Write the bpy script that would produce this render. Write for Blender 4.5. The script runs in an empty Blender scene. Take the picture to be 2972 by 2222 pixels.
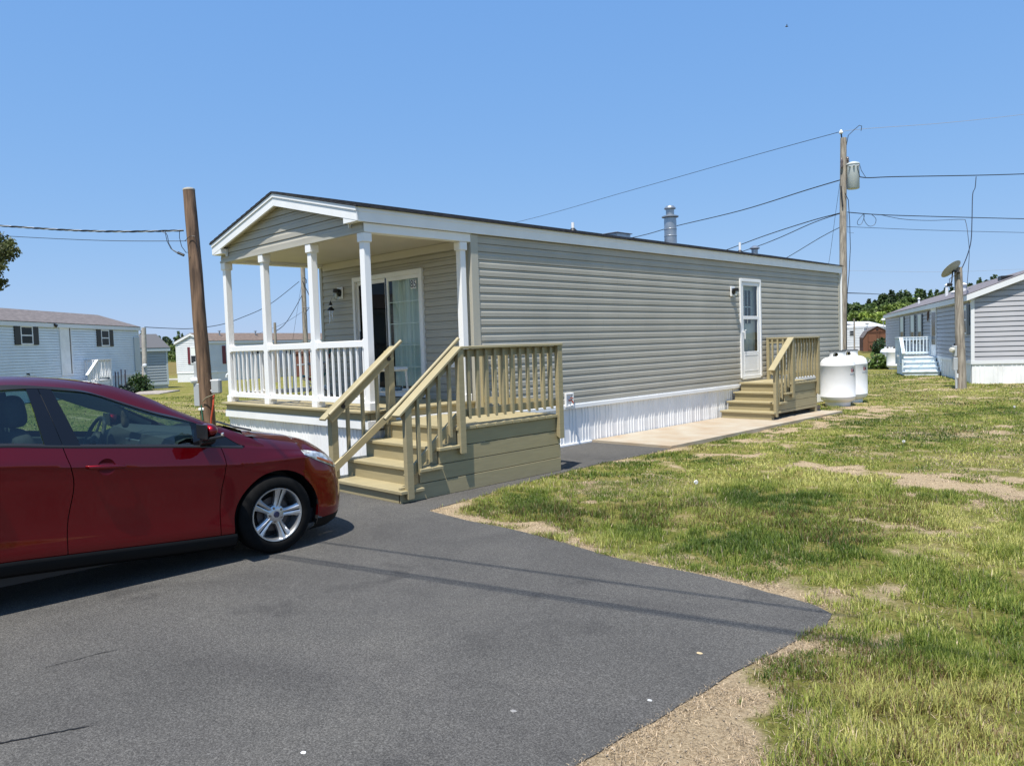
import bpy, bmesh, math, random
import numpy as np
from mathutils import Vector, Matrix, noise as mnoise
random.seed(7)
rng = np.random.default_rng(11)
R = math.radians
scene = bpy.context.scene
COL = scene.collection
V = Vector

# ---------------------------------------------------------------- camera
CAMX = V((0.7093, 0.7042, -0.0319)); 
f_px = 2223.0; W0, H0 = 2972.0, 2222.0; HC = 1.65
_v1 = V((3700 - W0/2, 930 - H0/2, f_px)).normalized()
_x = -V((-750 - W0/2, 1072 - H0/2, f_px)).normalized()
_x = (_x - _v1 * _x.dot(_v1)).normalized()
_z = _x.cross(_v1)
# rows of M: camera right / down / forward expressed in the world
c_right = V((_x[0], _v1[0], _z[0])); c_down = V((_x[1], _v1[1], _z[1])); c_fwd = V((_x[2], _v1[2], _z[2]))
cam_d = bpy.data.cameras.new('camera'); cam = bpy.data.objects.new('camera', cam_d); COL.objects.link(cam)
mw = Matrix.Identity(4)
for i in range(3):
    mw[i][0] = c_right[i]; mw[i][1] = -c_down[i]; mw[i][2] = -c_fwd[i]
mw[0][3], mw[1][3], mw[2][3] = 0, 0, HC
cam.matrix_world = mw
cam_d.sensor_fit = 'HORIZONTAL'; cam_d.sensor_width = 36.0; cam_d.lens = 36.0 * f_px / W0
cam_d.clip_start = 0.05; cam_d.clip_end = 3000
scene.camera = cam

def survey(px, py, d):
    """a surveyed sight line: the world point d metres ahead along it"""
    return V((0, 0, HC)) + (c_fwd * f_px + c_right * (px - W0/2) + c_down * (py - H0/2)) * (d / f_px)

# ---------------------------------------------------------------- light
SUN = V((0.15, -0.38, 1.0)).normalized()
el = math.asin(SUN.z); az = math.atan2(SUN.x, SUN.y)
w = bpy.data.worlds.new('World'); scene.world = w; w.use_nodes = True
nt = w.node_tree; bg = nt.nodes['Background']
sky = nt.nodes.new('ShaderNodeTexSky'); sky.sky_type = 'NISHITA'; sky.sun_disc = False
sky.sun_elevation = el; sky.sun_rotation = az
sky.air_density = 1.0; sky.dust_density = 0.25; sky.ozone_density = 4.5; sky.altitude = 0
hs = nt.nodes.new('ShaderNodeHueSaturation'); hs.inputs['Saturation'].default_value = 1.12; nt.links.new(sky.outputs[0], hs.inputs['Color'])
sep = nt.nodes.new('ShaderNodeSeparateColor'); cmb = nt.nodes.new('ShaderNodeCombineColor'); nt.links.new(hs.outputs[0], sep.inputs[0])
for ci, (A_, g_) in enumerate(((0.495, 0.47), (0.618, 0.34), (0.885, 0.17))):      # grade the sky towards the flatter, hazier blue of the day
    dv = nt.nodes.new('ShaderNodeMath'); dv.operation = 'MULTIPLY'; dv.inputs[1].default_value = 1/6.68; nt.links.new(sep.outputs[ci], dv.inputs[0])
    pw_ = nt.nodes.new('ShaderNodeMath'); pw_.operation = 'POWER'; pw_.inputs[1].default_value = g_; nt.links.new(dv.outputs[0], pw_.inputs[0])
    ml = nt.nodes.new('ShaderNodeMath'); ml.operation = 'MULTIPLY'; ml.inputs[1].default_value = 6.68*A_/1.165; nt.links.new(pw_.outputs[0], ml.inputs[0]); nt.links.new(ml.outputs[0], cmb.inputs[ci])
nt.links.new(cmb.outputs[0], bg.inputs[0]); bg.inputs[1].default_value = 0.115
sl = bpy.data.lights.new('sun', 'SUN'); sl.energy = 4.6; sl.angle = R(0.53); sl.color = (1.0, 0.955, 0.88)
so = bpy.data.objects.new('sun', sl); COL.objects.link(so)
so.rotation_euler = (-SUN).to_track_quat('-Z', 'Y').to_euler(); so.location = (0, 0, 30)
vs = scene.view_settings; vs.view_transform = 'Standard'; vs.look = 'None'; vs.exposure = 0.60; vs.gamma = 1.0
scene.cycles.max_bounces = 8; scene.cycles.transparent_max_bounces = 16
scene.cycles.diffuse_bounces = 3; scene.cycles.glossy_bounces = 4
scene.cycles.caustics_reflective = False; scene.cycles.caustics_refractive = False
scene.cycles.sample_clamp_indirect = 6.0

# ---------------------------------------------------------------- materials
MATS = {}
def mat(name, col, rough=0.6, metal=0.0, var=0.0, vscale=8.0, bump=0.0, bscale=60.0, spec=0.5, coat=0.0, stretch=None, col2=None, detail=4.0, sss=None):
    if name in MATS: return MATS[name]
    m = bpy.data.materials.new(name); m.use_nodes = True
    n = m.node_tree.nodes; L = m.node_tree.links; b = n['Principled BSDF']
    b.inputs['Roughness'].default_value = rough; b.inputs['Metallic'].default_value = metal
    b.inputs['Specular IOR Level'].default_value = spec; b.inputs['Coat Weight'].default_value = coat
    b.inputs['Coat Roughness'].default_value = 0.03
    b.inputs['Base Color'].default_value = (*col, 1)
    if var > 0 or bump > 0:
        tc = n.new('ShaderNodeTexCoord'); mp = n.new('ShaderNodeMapping'); L.new(tc.outputs['Object'], mp.inputs[0])
        if stretch: mp.inputs['Scale'].default_value = stretch
    if var > 0:
        nz = n.new('ShaderNodeTexNoise'); nz.inputs['Scale'].default_value = vscale; nz.inputs['Detail'].default_value = detail
        L.new(mp.outputs[0], nz.inputs[0])
        r = n.new('ShaderNodeValToRGB'); c2 = col2 or tuple(c * (1 - var) for c in col)
        c1 = col if col2 else tuple(min(1, c * (1 + var * 0.6)) for c in col)
        r.color_ramp.elements[0].position = 0.32; r.color_ramp.elements[1].position = 0.68
        r.color_ramp.elements[0].color = (*c2, 1); r.color_ramp.elements[1].color = (*c1, 1)
        L.new(nz.outputs[0], r.inputs[0]); L.new(r.outputs[0], b.inputs['Base Color'])
    if bump > 0:
        nb = n.new('ShaderNodeTexNoise'); nb.inputs['Scale'].default_value = bscale; nb.inputs['Detail'].default_value = 3
        L.new(mp.outputs[0], nb.inputs[0]); bp = n.new('ShaderNodeBump'); bp.inputs['Strength'].default_value = bump
        bp.inputs['Distance'].default_value = 0.01; L.new(nb.outputs[0], bp.inputs['Height']); L.new(bp.outputs[0], b.inputs['Normal'])
    MATS[name] = m; return m

def glassmat(name, tint=(0.8, 0.9, 0.87), refl=1.0, rough=0.0, ior=1.45):
    m = bpy.data.materials.new(name); m.use_nodes = True; n = m.node_tree.nodes; L = m.node_tree.links
    n.remove(n['Principled BSDF']); out = n['Material Output']
    t = n.new('ShaderNodeBsdfTransparent'); t.inputs[0].default_value = (*tint, 1)
    g = n.new('ShaderNodeBsdfGlossy'); g.inputs['Roughness'].default_value = rough; g.inputs[0].default_value = (refl, refl, refl, 1)
    lw = n.new('ShaderNodeLayerWeight'); lw.inputs[0].default_value = 0.5
    pw = n.new('ShaderNodeMath'); pw.operation = 'POWER'; pw.inputs[1].default_value = 5.0; L.new(lw.outputs['Facing'], pw.inputs[0])
    f0 = ((ior-1)/(ior+1))**2*1.6; fr = n.new('ShaderNodeMath'); fr.operation = 'MULTIPLY_ADD'; fr.inputs[1].default_value = 1-f0; fr.inputs[2].default_value = f0; L.new(pw.outputs[0], fr.inputs[0])
    mx = n.new('ShaderNodeMixShader'); L.new(fr.outputs[0], mx.inputs[0]); L.new(t.outputs[0], mx.inputs[1]); L.new(g.outputs[0], mx.inputs[2])
    L.new(mx.outputs[0], out.inputs[0]); MATS[name] = m; return m

M_white = mat('white vinyl', (0.86, 0.86, 0.85), 0.38, var=0.05, vscale=3, bump=0.02, bscale=12)
M_whitep = mat('white vinyl post', (0.88, 0.875, 0.86), 0.3)
M_skirt = mat('white skirting', (0.86, 0.86, 0.85), 0.42, var=0.10, vscale=2.2, bump=0.03, bscale=6)
M_clay = mat('clay vinyl siding', (0.42, 0.397, 0.335), 0.5, var=0.05, vscale=3.0, bump=0.03, bscale=10, stretch=(0.4, 0.4, 3))
M_claytrim = mat('clay trim', (0.44, 0.42, 0.35), 0.45)
M_soffit = mat('porch soffit', (0.58, 0.545, 0.49), 0.55, var=0.03, vscale=3)
M_shingle = mat('dark shingle', (0.035, 0.035, 0.04), 0.9, var=0.5, vscale=14, bump=0.5, bscale=60)
M_tan = mat('tan painted wood', (0.372, 0.314, 0.178), 0.5, var=0.08, vscale=4, bump=0.10, bscale=24, stretch=(1, 1, 1.5))
M_tandk = mat('tan painted plank', (0.345, 0.290, 0.165), 0.5, var=0.07, vscale=4, bump=0.08, bscale=10, stretch=(1.0, 1.0, 9))
M_black = mat('black plastic', (0.012, 0.012, 0.013), 0.45)
M_blackg = mat('gloss black', (0.006, 0.006, 0.008), 0.12)
M_metal = mat('galvanised steel', (0.42, 0.44, 0.46), 0.38, metal=0.8, var=0.15, vscale=9)
M_chrome = mat('polished alloy', (0.62, 0.63, 0.65), 0.25, metal=0.9)
M_tank = mat('white tank paint', (0.80, 0.80, 0.80), 0.33, var=0.05, vscale=3)
M_tankgrey = mat('tank ring grey', (0.35, 0.36, 0.37), 0.5)
M_pole = mat('brown pole wood', (0.235, 0.145, 0.088), 0.85, var=0.55, vscale=5, bump=0.9, bscale=12, stretch=(3.2, 3.2, 0.3), col2=(0.06, 0.036, 0.023), detail=9)
M_poleg = mat('grey pole wood', (0.42, 0.37, 0.30), 0.85, var=0.45, vscale=5, bump=0.8, bscale=12, stretch=(6, 6, 0.4), col2=(0.15, 0.125, 0.10))
M_wire = mat('black cable', (0.012, 0.012, 0.014), 0.5)
M_wireb = mat('aluminium cable', (0.55, 0.56, 0.6), 0.4, metal=0.6)
M_grey = mat('grey box', (0.42, 0.44, 0.45), 0.45)
M_transf = mat('transformer grey', (0.48, 0.52, 0.51), 0.4)
M_orange = mat('orange conduit', (0.42, 0.06, 0.02), 0.5)
M_conc = mat('concrete slab', (0.42, 0.375, 0.295), 0.9, var=0.22, vscale=2.2, bump=0.5, bscale=90, col2=(0.36, 0.275, 0.185), detail=9)
M_conc2 = mat('grey concrete', (0.40, 0.37, 0.33), 0.9, var=0.2, vscale=3)
M_curtain = mat('white curtain', (0.80, 0.84, 0.80), 0.9, var=0.12, vscale=6, stretch=(14, 14, 0.4))
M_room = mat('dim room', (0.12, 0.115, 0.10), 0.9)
M_winglass = mat('dark window glass', (0.028, 0.034, 0.04), 0.25, spec=0.15)
M_brick = mat('paver brick', (0.30, 0.17, 0.11), 0.9)
G_door = glassmat('door glass', (0.80, 0.88, 0.85), 0.9, ior=1.35)
G_screen = glassmat('screen glass', (0.22, 0.24, 0.23), 0.6, ior=1.3)
G_storm = glassmat('storm door glass', (0.75, 0.82, 0.80), 1.0, ior=1.5)
G_car = glassmat('car glass', (0.53, 0.66, 0.61), 1.0, ior=1.5)

for m_ in (M_tan, M_tandk):      # each painted board weathers a little differently
    n = m_.node_tree.nodes; L = m_.node_tree.links; b = n['Principled BSDF']; src = b.inputs['Base Color'].links[0].from_socket
    oi = n.new('ShaderNodeObjectInfo'); mr = n.new('ShaderNodeMapRange'); mr.inputs[3].default_value = 0.94; mr.inputs[4].default_value = 1.05; L.new(oi.outputs['Random'], mr.inputs[0])
    vm = n.new('ShaderNodeVectorMath'); vm.operation = 'SCALE'; L.new(src, vm.inputs[0]); L.new(mr.outputs[0], vm.inputs['Scale']); L.new(vm.outputs[0], b.inputs['Base Color'])
# faint grime and fading over the long vinyl walls
n = M_clay.node_tree.nodes; L = M_clay.node_tree.links; b = n['Principled BSDF']; src = b.inputs['Base Color'].links[0].from_socket
tc_ = n.new('ShaderNodeTexCoord'); mp_ = n.new('ShaderNodeMapping'); mp_.inputs['Scale'].default_value = (1, 1, 0.35); L.new(tc_.outputs['Object'], mp_.inputs[0])
nz_ = n.new('ShaderNodeTexNoise'); nz_.inputs['Scale'].default_value = 1.1; nz_.inputs['Detail'].default_value = 6; L.new(mp_.outputs[0], nz_.inputs[0])
mr = n.new('ShaderNodeMapRange'); mr.inputs[1].default_value = 0.3; mr.inputs[2].default_value = 0.7; mr.inputs[3].default_value = 0.90; mr.inputs[4].default_value = 1.07; L.new(nz_.outputs[0], mr.inputs[0])
vm = n.new('ShaderNodeVectorMath'); vm.operation = 'SCALE'; L.new(src, vm.inputs[0]); L.new(mr.outputs[0], vm.inputs['Scale']); L.new(vm.outputs[0], b.inputs['Base Color'])

# ---------------------------------------------------------------- mesh builder
ORG = {}       # object -> world offset of its root (children are authored in root space plus this offset)
def link(o):
    COL.objects.link(o); return o
class MB:
    def __init__(s): s.v = []; s.f = []; s.mi = []; s.cur = 0
    def add(s, vs, fs):
        k = len(s.v); s.v += [tuple(v) for v in vs]
        for f in fs: s.f.append(tuple(k + i for i in f)); s.mi.append(s.cur)
        return s
    def box(s, x0, x1, y0, y1, z0, z1):
        vs = [(x, y, z) for z in (z0, z1) for y in (y0, y1) for x in (x0, x1)]
        return s.add(vs, [(0,2,3,1),(4,5,7,6),(0,1,5,4),(2,6,7,3),(0,4,6,2),(1,3,7,5)])
    def obox(s, c, ux, uy, uz):
        c, ux, uy, uz = V(c), V(ux), V(uy), V(uz)
        vs = [c + ux*a + uy*b + uz*d for d in (-1,1) for b in (-1,1) for a in (-1,1)]
        return s.add(vs, [(0,2,3,1),(4,5,7,6),(0,1,5,4),(2,6,7,3),(0,4,6,2),(1,3,7,5)])
    def bar(s, p, q, w, h, side=None):
        """bar from p to q, w across 'side', h across the other"""
        p, q = V(p), V(q); d = q - p
        sd = V(side) if side is not None else d.cross(V((0,0,1)))
        if sd.length < 1e-6: sd = V((1,0,0))
        sd = (sd - d*(sd.dot(d)/d.length_squared)).normalized(); up = d.cross(sd).normalized()
        return s.obox((p+q)/2, sd*w/2, d/2, up*h/2)
    def prism(s, pts, ext):
        """polygon pts (3d) extruded by vector ext"""
        n = len(pts); e = V(ext)
        vs = [V(p) for p in pts] + [V(p)+e for p in pts]
        fs = [tuple(range(n))[::-1], tuple(range(n, 2*n))] + [(i, (i+1)%n, n+(i+1)%n, n+i) for i in range(n)]
        return s.add(vs, fs)
    def tube(s, pts, r, n=8, cap=True):
        pts = [V(p) for p in pts]; rs = r if isinstance(r, (list, tuple)) else [r]*len(pts)
        rings = []; prev = None
        for i, p in enumerate(pts):
            d = (pts[min(i+1, len(pts)-1)] - pts[max(i-1, 0)])
            if d.length < 1e-9: d = V((0,0,1))
            d.normalize()
            if prev is None:
                a = d.cross(V((0,0,1)));
                if a.length < 1e-3: a = V((1,0,0))
            else: a = prev - d*prev.dot(d)
            a.normalize(); prev = a; b = d.cross(a)
            rings.append([p + (a*math.cos(2*math.pi*k/n) + b*math.sin(2*math.pi*k/n))*rs[i] for k in range(n)])
        vs = [v for rg in rings for v in rg]; fs = []
        for i in range(len(pts)-1):
            for k in range(n): fs.append((i*n+k, i*n+(k+1)%n, (i+1)*n+(k+1)%n, (i+1)*n+k))
        if cap: fs.append(tuple(range(n))[::-1]); fs.append(tuple((len(pts)-1)*n+k for k in range(n)))
        return s.add(vs, fs)
    def lathe(s, c, axis, prof, n=24, ref=None):
        """prof: list of (radius, height along axis)"""
        c = V(c); ax = V(axis).normalized(); a = V(ref) if ref else (ax.cross(V((0,0,1))) if abs(ax.z) < 0.9 else V((1,0,0)))
        a = (a - ax*a.dot(ax)).normalized(); b = ax.cross(a); vs = []; fs = []
        for r, h in prof:
            for k in range(n):
                t = 2*math.pi*k/n; vs.append(c + ax*h + (a*math.cos(t)+b*math.sin(t))*r)
        for i in range(len(prof)-1):
            for k in range(n): fs.append((i*n+k, i*n+(k+1)%n, (i+1)*n+(k+1)%n, (i+1)*n+k))
        return s.add(vs, fs)
    def grid(s, rows, flip=False):
        nr, nc = len(rows), len(rows[0]); vs = [p for r in rows for p in r]; fs = []
        for i in range(nr-1):
            for j in range(nc-1):
                f = (i*nc+j, i*nc+j+1, (i+1)*nc+j+1, (i+1)*nc+j); fs.append(f[::-1] if flip else f)
        return s.add(vs, fs)
    def build(s, name, m, parent=None, smooth=False, bevel=0, label=None, fix=True, angle=40):
        me = bpy.data.meshes.new(name)
        off = ORG.get(parent, V((0,0,0)))
        me.from_pydata([(v[0]-off[0], v[1]-off[1], v[2]-off[2]) for v in s.v], [], s.f)
        ms = m if isinstance(m, (list, tuple)) else [m]
        for mm in ms: me.materials.append(mm)
        if len(ms) > 1: me.polygons.foreach_set('material_index', s.mi)
        if fix:
            bm = bmesh.new(); bm.from_mesh(me); bmesh.ops.recalc_face_normals(bm, faces=bm.faces); bm.to_mesh(me); bm.free()
        o = link(bpy.data.objects.new(name, me))
        if smooth:
            me.polygons.foreach_set('use_smooth', [True]*len(me.polygons))
            try: me.set_sharp_from_angle(angle=R(angle))
            except Exception: pass
        if bevel > 0:
            b = o.modifiers.new('bevel', 'BEVEL'); b.width = bevel; b.segments = 1; b.limit_method = 'ANGLE'; b.angle_limit = R(50)
        if parent is not None:
            o.parent = parent; ORG[o] = off
        if label: o['label'] = label
        return o
def _split(s):
    par = list(range(len(s.v)))
    def find(a):
        while par[a] != a: par[a] = par[par[a]]; a = par[a]
        return a
    for f in s.f:
        for b in f[1:]: par[find(b)] = find(f[0])
    groups = {}
    for f in s.f: groups.setdefault(find(f[0]), []).append(f)
    out = []
    for fs in groups.values():
        m = MB(); ids = sorted({i for f in fs for i in f}); mp = {i: k for k, i in enumerate(ids)}
        m.add([s.v[i] for i in ids], [tuple(mp[i] for i in f) for f in fs]); out.append(m)
    return out
def build_split(s, name, m, parent=None, **kw):
    return [q.build(name, m, parent, **kw) for q in _split(s)]
def tag(o, label=None, cat=None, group=None, kind=None):
    if label: o['label'] = label
    if cat: o['category'] = cat
    if group: o['group'] = group
    if kind: o['kind'] = kind
    return o
def thing(name, label, cat, loc=(0,0,0), rz=0, group=None, world=True):
    """Empty at the base of a thing; world=True: its parts are authored in world coordinates"""
    o = link(bpy.data.objects.new(name, None)); o.empty_display_size = 0.3
    o.location = loc; o.rotation_euler = (0, 0, rz); tag(o, label, cat, group)
    ORG[o] = V(loc) if world else V((0,0,0)); return o
def copy_tree(o, parent=None):
    c = o.copy(); link(c); c.parent = parent
    for ch in [k for k in bpy.data.objects if k.parent == o]: copy_tree(ch, c)
    return c

def text_mesh(body, size, bold=0.0, extrude=0.0):
    cu = bpy.data.curves.new('txt', 'FONT'); cu.body = body; cu.size = size; cu.extrude = extrude; cu.offset = bold; cu.align_x = 'CENTER'; cu.align_y = 'CENTER'
    o = bpy.data.objects.new('txt', cu); COL.objects.link(o); bpy.context.view_layer.update()
    me = bpy.data.meshes.new_from_object(o.evaluated_get(bpy.context.evaluated_depsgraph_get()))
    bpy.data.objects.remove(o); return [tuple(v.co) for v in me.vertices], [tuple(p.vertices) for p in me.polygons]

# ---------------------------------------------------------------- noise + terrain
def vnoise(x, y, seed=0):
    xi = np.floor(x).astype(np.int64); yi = np.floor(y).astype(np.int64); fx = x-xi; fy = y-yi
    fx = fx*fx*(3-2*fx); fy = fy*fy*(3-2*fy)
    def h(a, b):
        n = (a*374761393 + b*668265263 + seed*974711) & 0x7fffffff
        n = ((n ^ (n >> 13)) * 1274126177) & 0x7fffffff
        return ((n ^ (n >> 16)) & 0xffff)/65535.0
    return (h(xi,yi)*(1-fx)+h(xi+1,yi)*fx)*(1-fy) + (h(xi,yi+1)*(1-fx)+h(xi+1,yi+1)*fx)*fy
def fbm(x, y, sc, seed=0, oct=4):
    t = 0; a = 0.5; s = 0
    for i in range(oct):
        t = t + a*vnoise(x*sc*2**i, y*sc*2**i, seed+i*17); s += a; a *= 0.5
    return t/s
def sstep(a, b, x):
    t = np.clip((x-a)/(b-a), 0, 1); return t*t*(3-2*t)
def ground_z(x, y):
    x = np.asarray(x, float); y = np.asarray(y, float); r = np.hypot(x, y)
    z = -0.35*sstep(28, 70, r)
    right = x*0.709 + y*0.704           # along the camera's right
    fw = -0.705*x + 0.707*y
    z = z + 7.0*sstep(170, 260, fw)*sstep(30, 110, right)
    return z
def gz(x, y): return float(ground_z(x, y))
def on_ground(px, d):
    """surveyed point on the ground, px across, d metres ahead"""
    p = survey(px, 1000, d); return V((p.x, p.y, gz(p.x, p.y)))

def inpoly(x, y, poly):
    ins = np.zeros(x.shape, bool); n = len(poly)
    for i in range(n):
        x0, y0 = poly[i]; x1, y1 = poly[(i+1) % n]
        c = ((y0 > y) != (y1 > y)) & (x < (x1-x0)*(y-y0)/((y1-y0) if y1 != y0 else 1e-9) + x0); ins ^= c
    return ins
def polydist(x, y, poly):
    d = np.full(x.shape, 1e9); n = len(poly)
    for i in range(n):
        x0, y0 = poly[i]; x1, y1 = poly[(i+1) % n]; dx, dy = x1-x0, y1-y0
        t = np.clip(((x-x0)*dx+(y-y0)*dy)/(dx*dx+dy*dy+1e-12), 0, 1)
        d = np.minimum(d, np.hypot(x-(x0+t*dx), y-(y0+t*dy)))
    return d

ASPH = [(-9.2,-14),(-9.2,5.6),(-8.0,5.7),(-8.0,9.79),(-6.45,9.86),(-6.42,9.2),(-6.46,8.14),(-6.36,6.88),(-6.19,5.94),(-6.03,4.80),
        (-5.44,4.745),(-4.79,4.76),(-4.15,4.70),(-3.68,4.61),(-3.32,4.60),(-2.92,4.63),(-2.71,4.62),(-2.42,4.59),(-2.15,4.55),(-1.96,4.52),
        (-1.83,4.44),(-1.78,4.25),(-1.81,3.95),(-1.85,3.47),(-1.87,3.12),(-1.88,2.75),(-1.90,2.44),(-1.91,2.1),(-1.9,1.0),(-1.95,-14)]
SLAB = [(-7.95,9.80),(-6.44,9.82),(-6.40,16.2),(-7.95,16.2)]
HOMEF = [(-11.95,5.40),(-7.9,5.40),(-7.9,20.05),(-11.95,20.05)]
BARE = [(-1.74,2.60,.28,.36,1.0),(-1.58,3.0,.16,.22,.8),(-1.84,2.2,.28,.4,1.0),(-3.70,9.5,.7,.20,.75),(-2.75,9.10,.75,.38,.75),(-1.9,8.85,.9,.45,.75),
        (-4.1,9.3,.5,.2,.8),(-5.4,9.7,.75,.35,.8),(-5.7,8.5,.35,.18,.7),(-4.4,8.9,.4,.18,.75),(-5.2,6.3,.22,.12,.7),(-2.35,6.9,.5,.15,.6),(-1.65,6.5,.4,.2,.55),
        (-4.9,4.95,.8,.16,.7),(-3.7,4.80,.7,.18,.75),(-5.9,5.0,.35,.2,.85),(-5.95,15.6,.45,1.2,.75),(-6.1,12.5,.3,1.6,.6),(-6.6,17.2,.6,.5,.55),(-1.35,4.3,.7,.6,-.5),(-1.1,2.9,.35,.6,-.3),(-2.6,4.95,.7,.3,-.35)]
def cover(x, y):
    """how lush the lawn is at a point, 0 bare .. 1"""
    n1 = fbm(x, y, 0.9, 3, 4); n2 = fbm(x, y, 3.5, 9, 3)
    c = 0.60 + 1.05*(n1-0.5) + 1.45*(n2-0.5)
    c = c + 0.12*sstep(3, 9, np.hypot(x, y)) 
    wx = x + 1.2*(fbm(x, y, 2.6, 21, 5)-0.5); wy = y + 1.3*(fbm(x, y, 3.0, 35, 5)-0.5)
    for bx, by, rx, ry, s in BARE:
        q = ((wx-bx)/rx)**2 + ((wy-by)/ry)**2
        c = c - s*0.85*np.exp(-q*1.1)
    d = polydist(x, y, ASPH)
    en = fbm(x, y, 1.6, 61, 3); c = c - (0.10+1.2*sstep(0.40, 0.62, en))*0.52*np.exp(-(d/(0.04+0.16*n1))**2)*(y < 12)
    return np.clip(c, 0, 1)
# ---------------------------------------------------------------- ground sheet
def axis_coords(lo, hi, step, far, growth=1.25):
    a = list(np.arange(lo, hi+1e-6, step)); s = step
    while a[-1] < far: s *= growth; a.append(a[-1]+s)
    s = step
    while a[0] > -far: s *= growth; a.insert(0, a[0]-s)
    return np.array(a)
gx = axis_coords(-8.5, 3.0, 0.07, 900); gy = axis_coords(1.0, 20.0, 0.09, 900)
X, Y = np.meshgrid(gx, gy); Z = ground_z(X, Y)
fx_, fy_ = X.ravel(), Y.ravel()
near = (np.abs(fx_+3) < 30) & (np.abs(fy_-12) < 35)
cov = np.full(fx_.shape, 0.7); cov[near] = cover(fx_[near], fy_[near])
ina = inpoly(fx_, fy_, ASPH) | inpoly(fx_, fy_, SLAB)
da = polydist(fx_, fy_, ASPH)
bumpz = (fbm(fx_, fy_, 2.2, 5, 4)-0.5)*0.05 + (fbm(fx_, fy_, 9.0, 6, 2)-0.5)*0.02
zz = Z.ravel() + np.where(near, bumpz*sstep(0.08, 0.6, da) + 0.006, 0)
zz = np.where(~ina & (da < 0.12) & near, 0.006, zz)
zz = np.where(ina, np.where(da < 0.16, 0.004, -0.04), zz)
zz = np.where(inpoly(fx_, fy_, HOMEF), -0.04, zz)
me = bpy.data.meshes.new('lawn'); nx, ny = len(gx), len(gy)
vv = np.stack([fx_, fy_, zz], 1)
idx = np.arange(nx*ny).reshape(ny, nx)
q = np.stack([idx[:-1,:-1], idx[:-1,1:], idx[1:,1:], idx[1:,:-1]], -1).reshape(-1, 4)
me.vertices.add(len(vv)); me.vertices.foreach_set('co', vv.ravel())
me.loops.add(q.size); me.loops.foreach_set('vertex_index', q.ravel().astype(np.int32))
me.polygons.add(len(q)); me.polygons.foreach_set('loop_start', np.arange(0, q.size, 4, dtype=np.int32)); me.polygons.foreach_set('loop_total', np.full(len(q), 4, np.int32))
me.polygons.foreach_set('use_smooth', np.ones(len(q), bool)); me.update()
at = me.attributes.new('cover', 'FLOAT', 'POINT'); at.data.foreach_set('value', cov.astype(np.float32))
lawn = link(bpy.data.objects.new('lawn', me)); tag(lawn, kind='structure')
m = bpy.data.materials.new('lawn soil and turf'); m.use_nodes = True; n = m.node_tree.nodes; L = m.node_tree.links; b = n['Principled BSDF']
b.inputs['Roughness'].default_value = 0.95; b.inputs['Specular IOR Level'].default_value = 0.05
def ramp(n, stops):
    r = n.new('ShaderNodeValToRGB'); e = r.color_ramp.elements
    while len(e) < len(stops): e.new(0.5)
    for k, (p, c) in enumerate(stops): e[k].position = p; e[k].color = (*c, 1)
    return r
def noisen(n, L, src, sc, det=4, rough=0.6, dist=0):
    z = n.new('ShaderNodeTexNoise'); z.inputs['Scale'].default_value = sc; z.inputs['Detail'].default_value = det; z.inputs['Roughness'].default_value = rough
    z.inputs['Distortion'].default_value = dist; L.new(src, z.inputs[0]); return z
geo = n.new('ShaderNodeNewGeometry'); pos = geo.outputs['Position']
soil = ramp(n, [(0.30, (0.13,0.09,0.052)), (0.44, (0.31,0.23,0.14)), (0.58, (0.58,0.455,0.295)), (0.74, (0.42,0.32,0.205))]); L.new(noisen(n, L, pos, 70, 8, 0.85, 0.8).outputs[0], soil.inputs[0])
turf = ramp(n, [(0.30, (0.090,0.112,0.024)), (0.43, (0.150,0.165,0.038)), (0.54, (0.215,0.20,0.065)), (0.66, (0.33,0.265,0.14))]); L.new(noisen(n, L, pos, 1.6, 9, 0.8).outputs[0], turf.inputs[0])
field = ramp(n, [(0.35, (0.13,0.125,0.04)), (0.5, (0.17,0.135,0.05)), (0.65, (0.20,0.13,0.055))]); L.new(noisen(n, L, pos, 0.06, 5, 0.7).outputs[0], field.inputs[0])
a = n.new('ShaderNodeAttribute'); a.attribute_name = 'cover'
nm = noisen(n, L, pos, 30, 4); ad = n.new('ShaderNodeMath'); ad.operation = 'MULTIPLY_ADD'; ad.inputs[1].default_value = 0.5; L.new(nm.outputs[0], ad.inputs[0]); L.new(a.outputs['Fac'], ad.inputs[2])
mr = n.new('ShaderNodeMapRange'); mr.inputs[1].default_value = 0.46; mr.inputs[2].default_value = 0.86; L.new(ad.outputs[0], mr.inputs[0])
mx = n.new('ShaderNodeMix'); mx.data_type = 'RGBA'; L.new(mr.outputs[0], mx.inputs[0]); L.new(soil.outputs[0], mx.inputs[6]); tn = ramp(n, [(0.32, (0.42,0.40,0.38)), (0.5, (0.95,0.93,0.90)), (0.66, (1.55,1.45,1.35))]); L.new(noisen(n, L, pos, 48, 6, 0.85).outputs[0], tn.inputs[0])
tm = n.new('ShaderNodeMix'); tm.data_type = 'RGBA'; tm.blend_type = 'MULTIPLY'; tm.inputs[0].default_value = 1.0; L.new(turf.outputs[0], tm.inputs[6]); L.new(tn.outputs[0], tm.inputs[7]); L.new(tm.outputs[2], mx.inputs[7])
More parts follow.
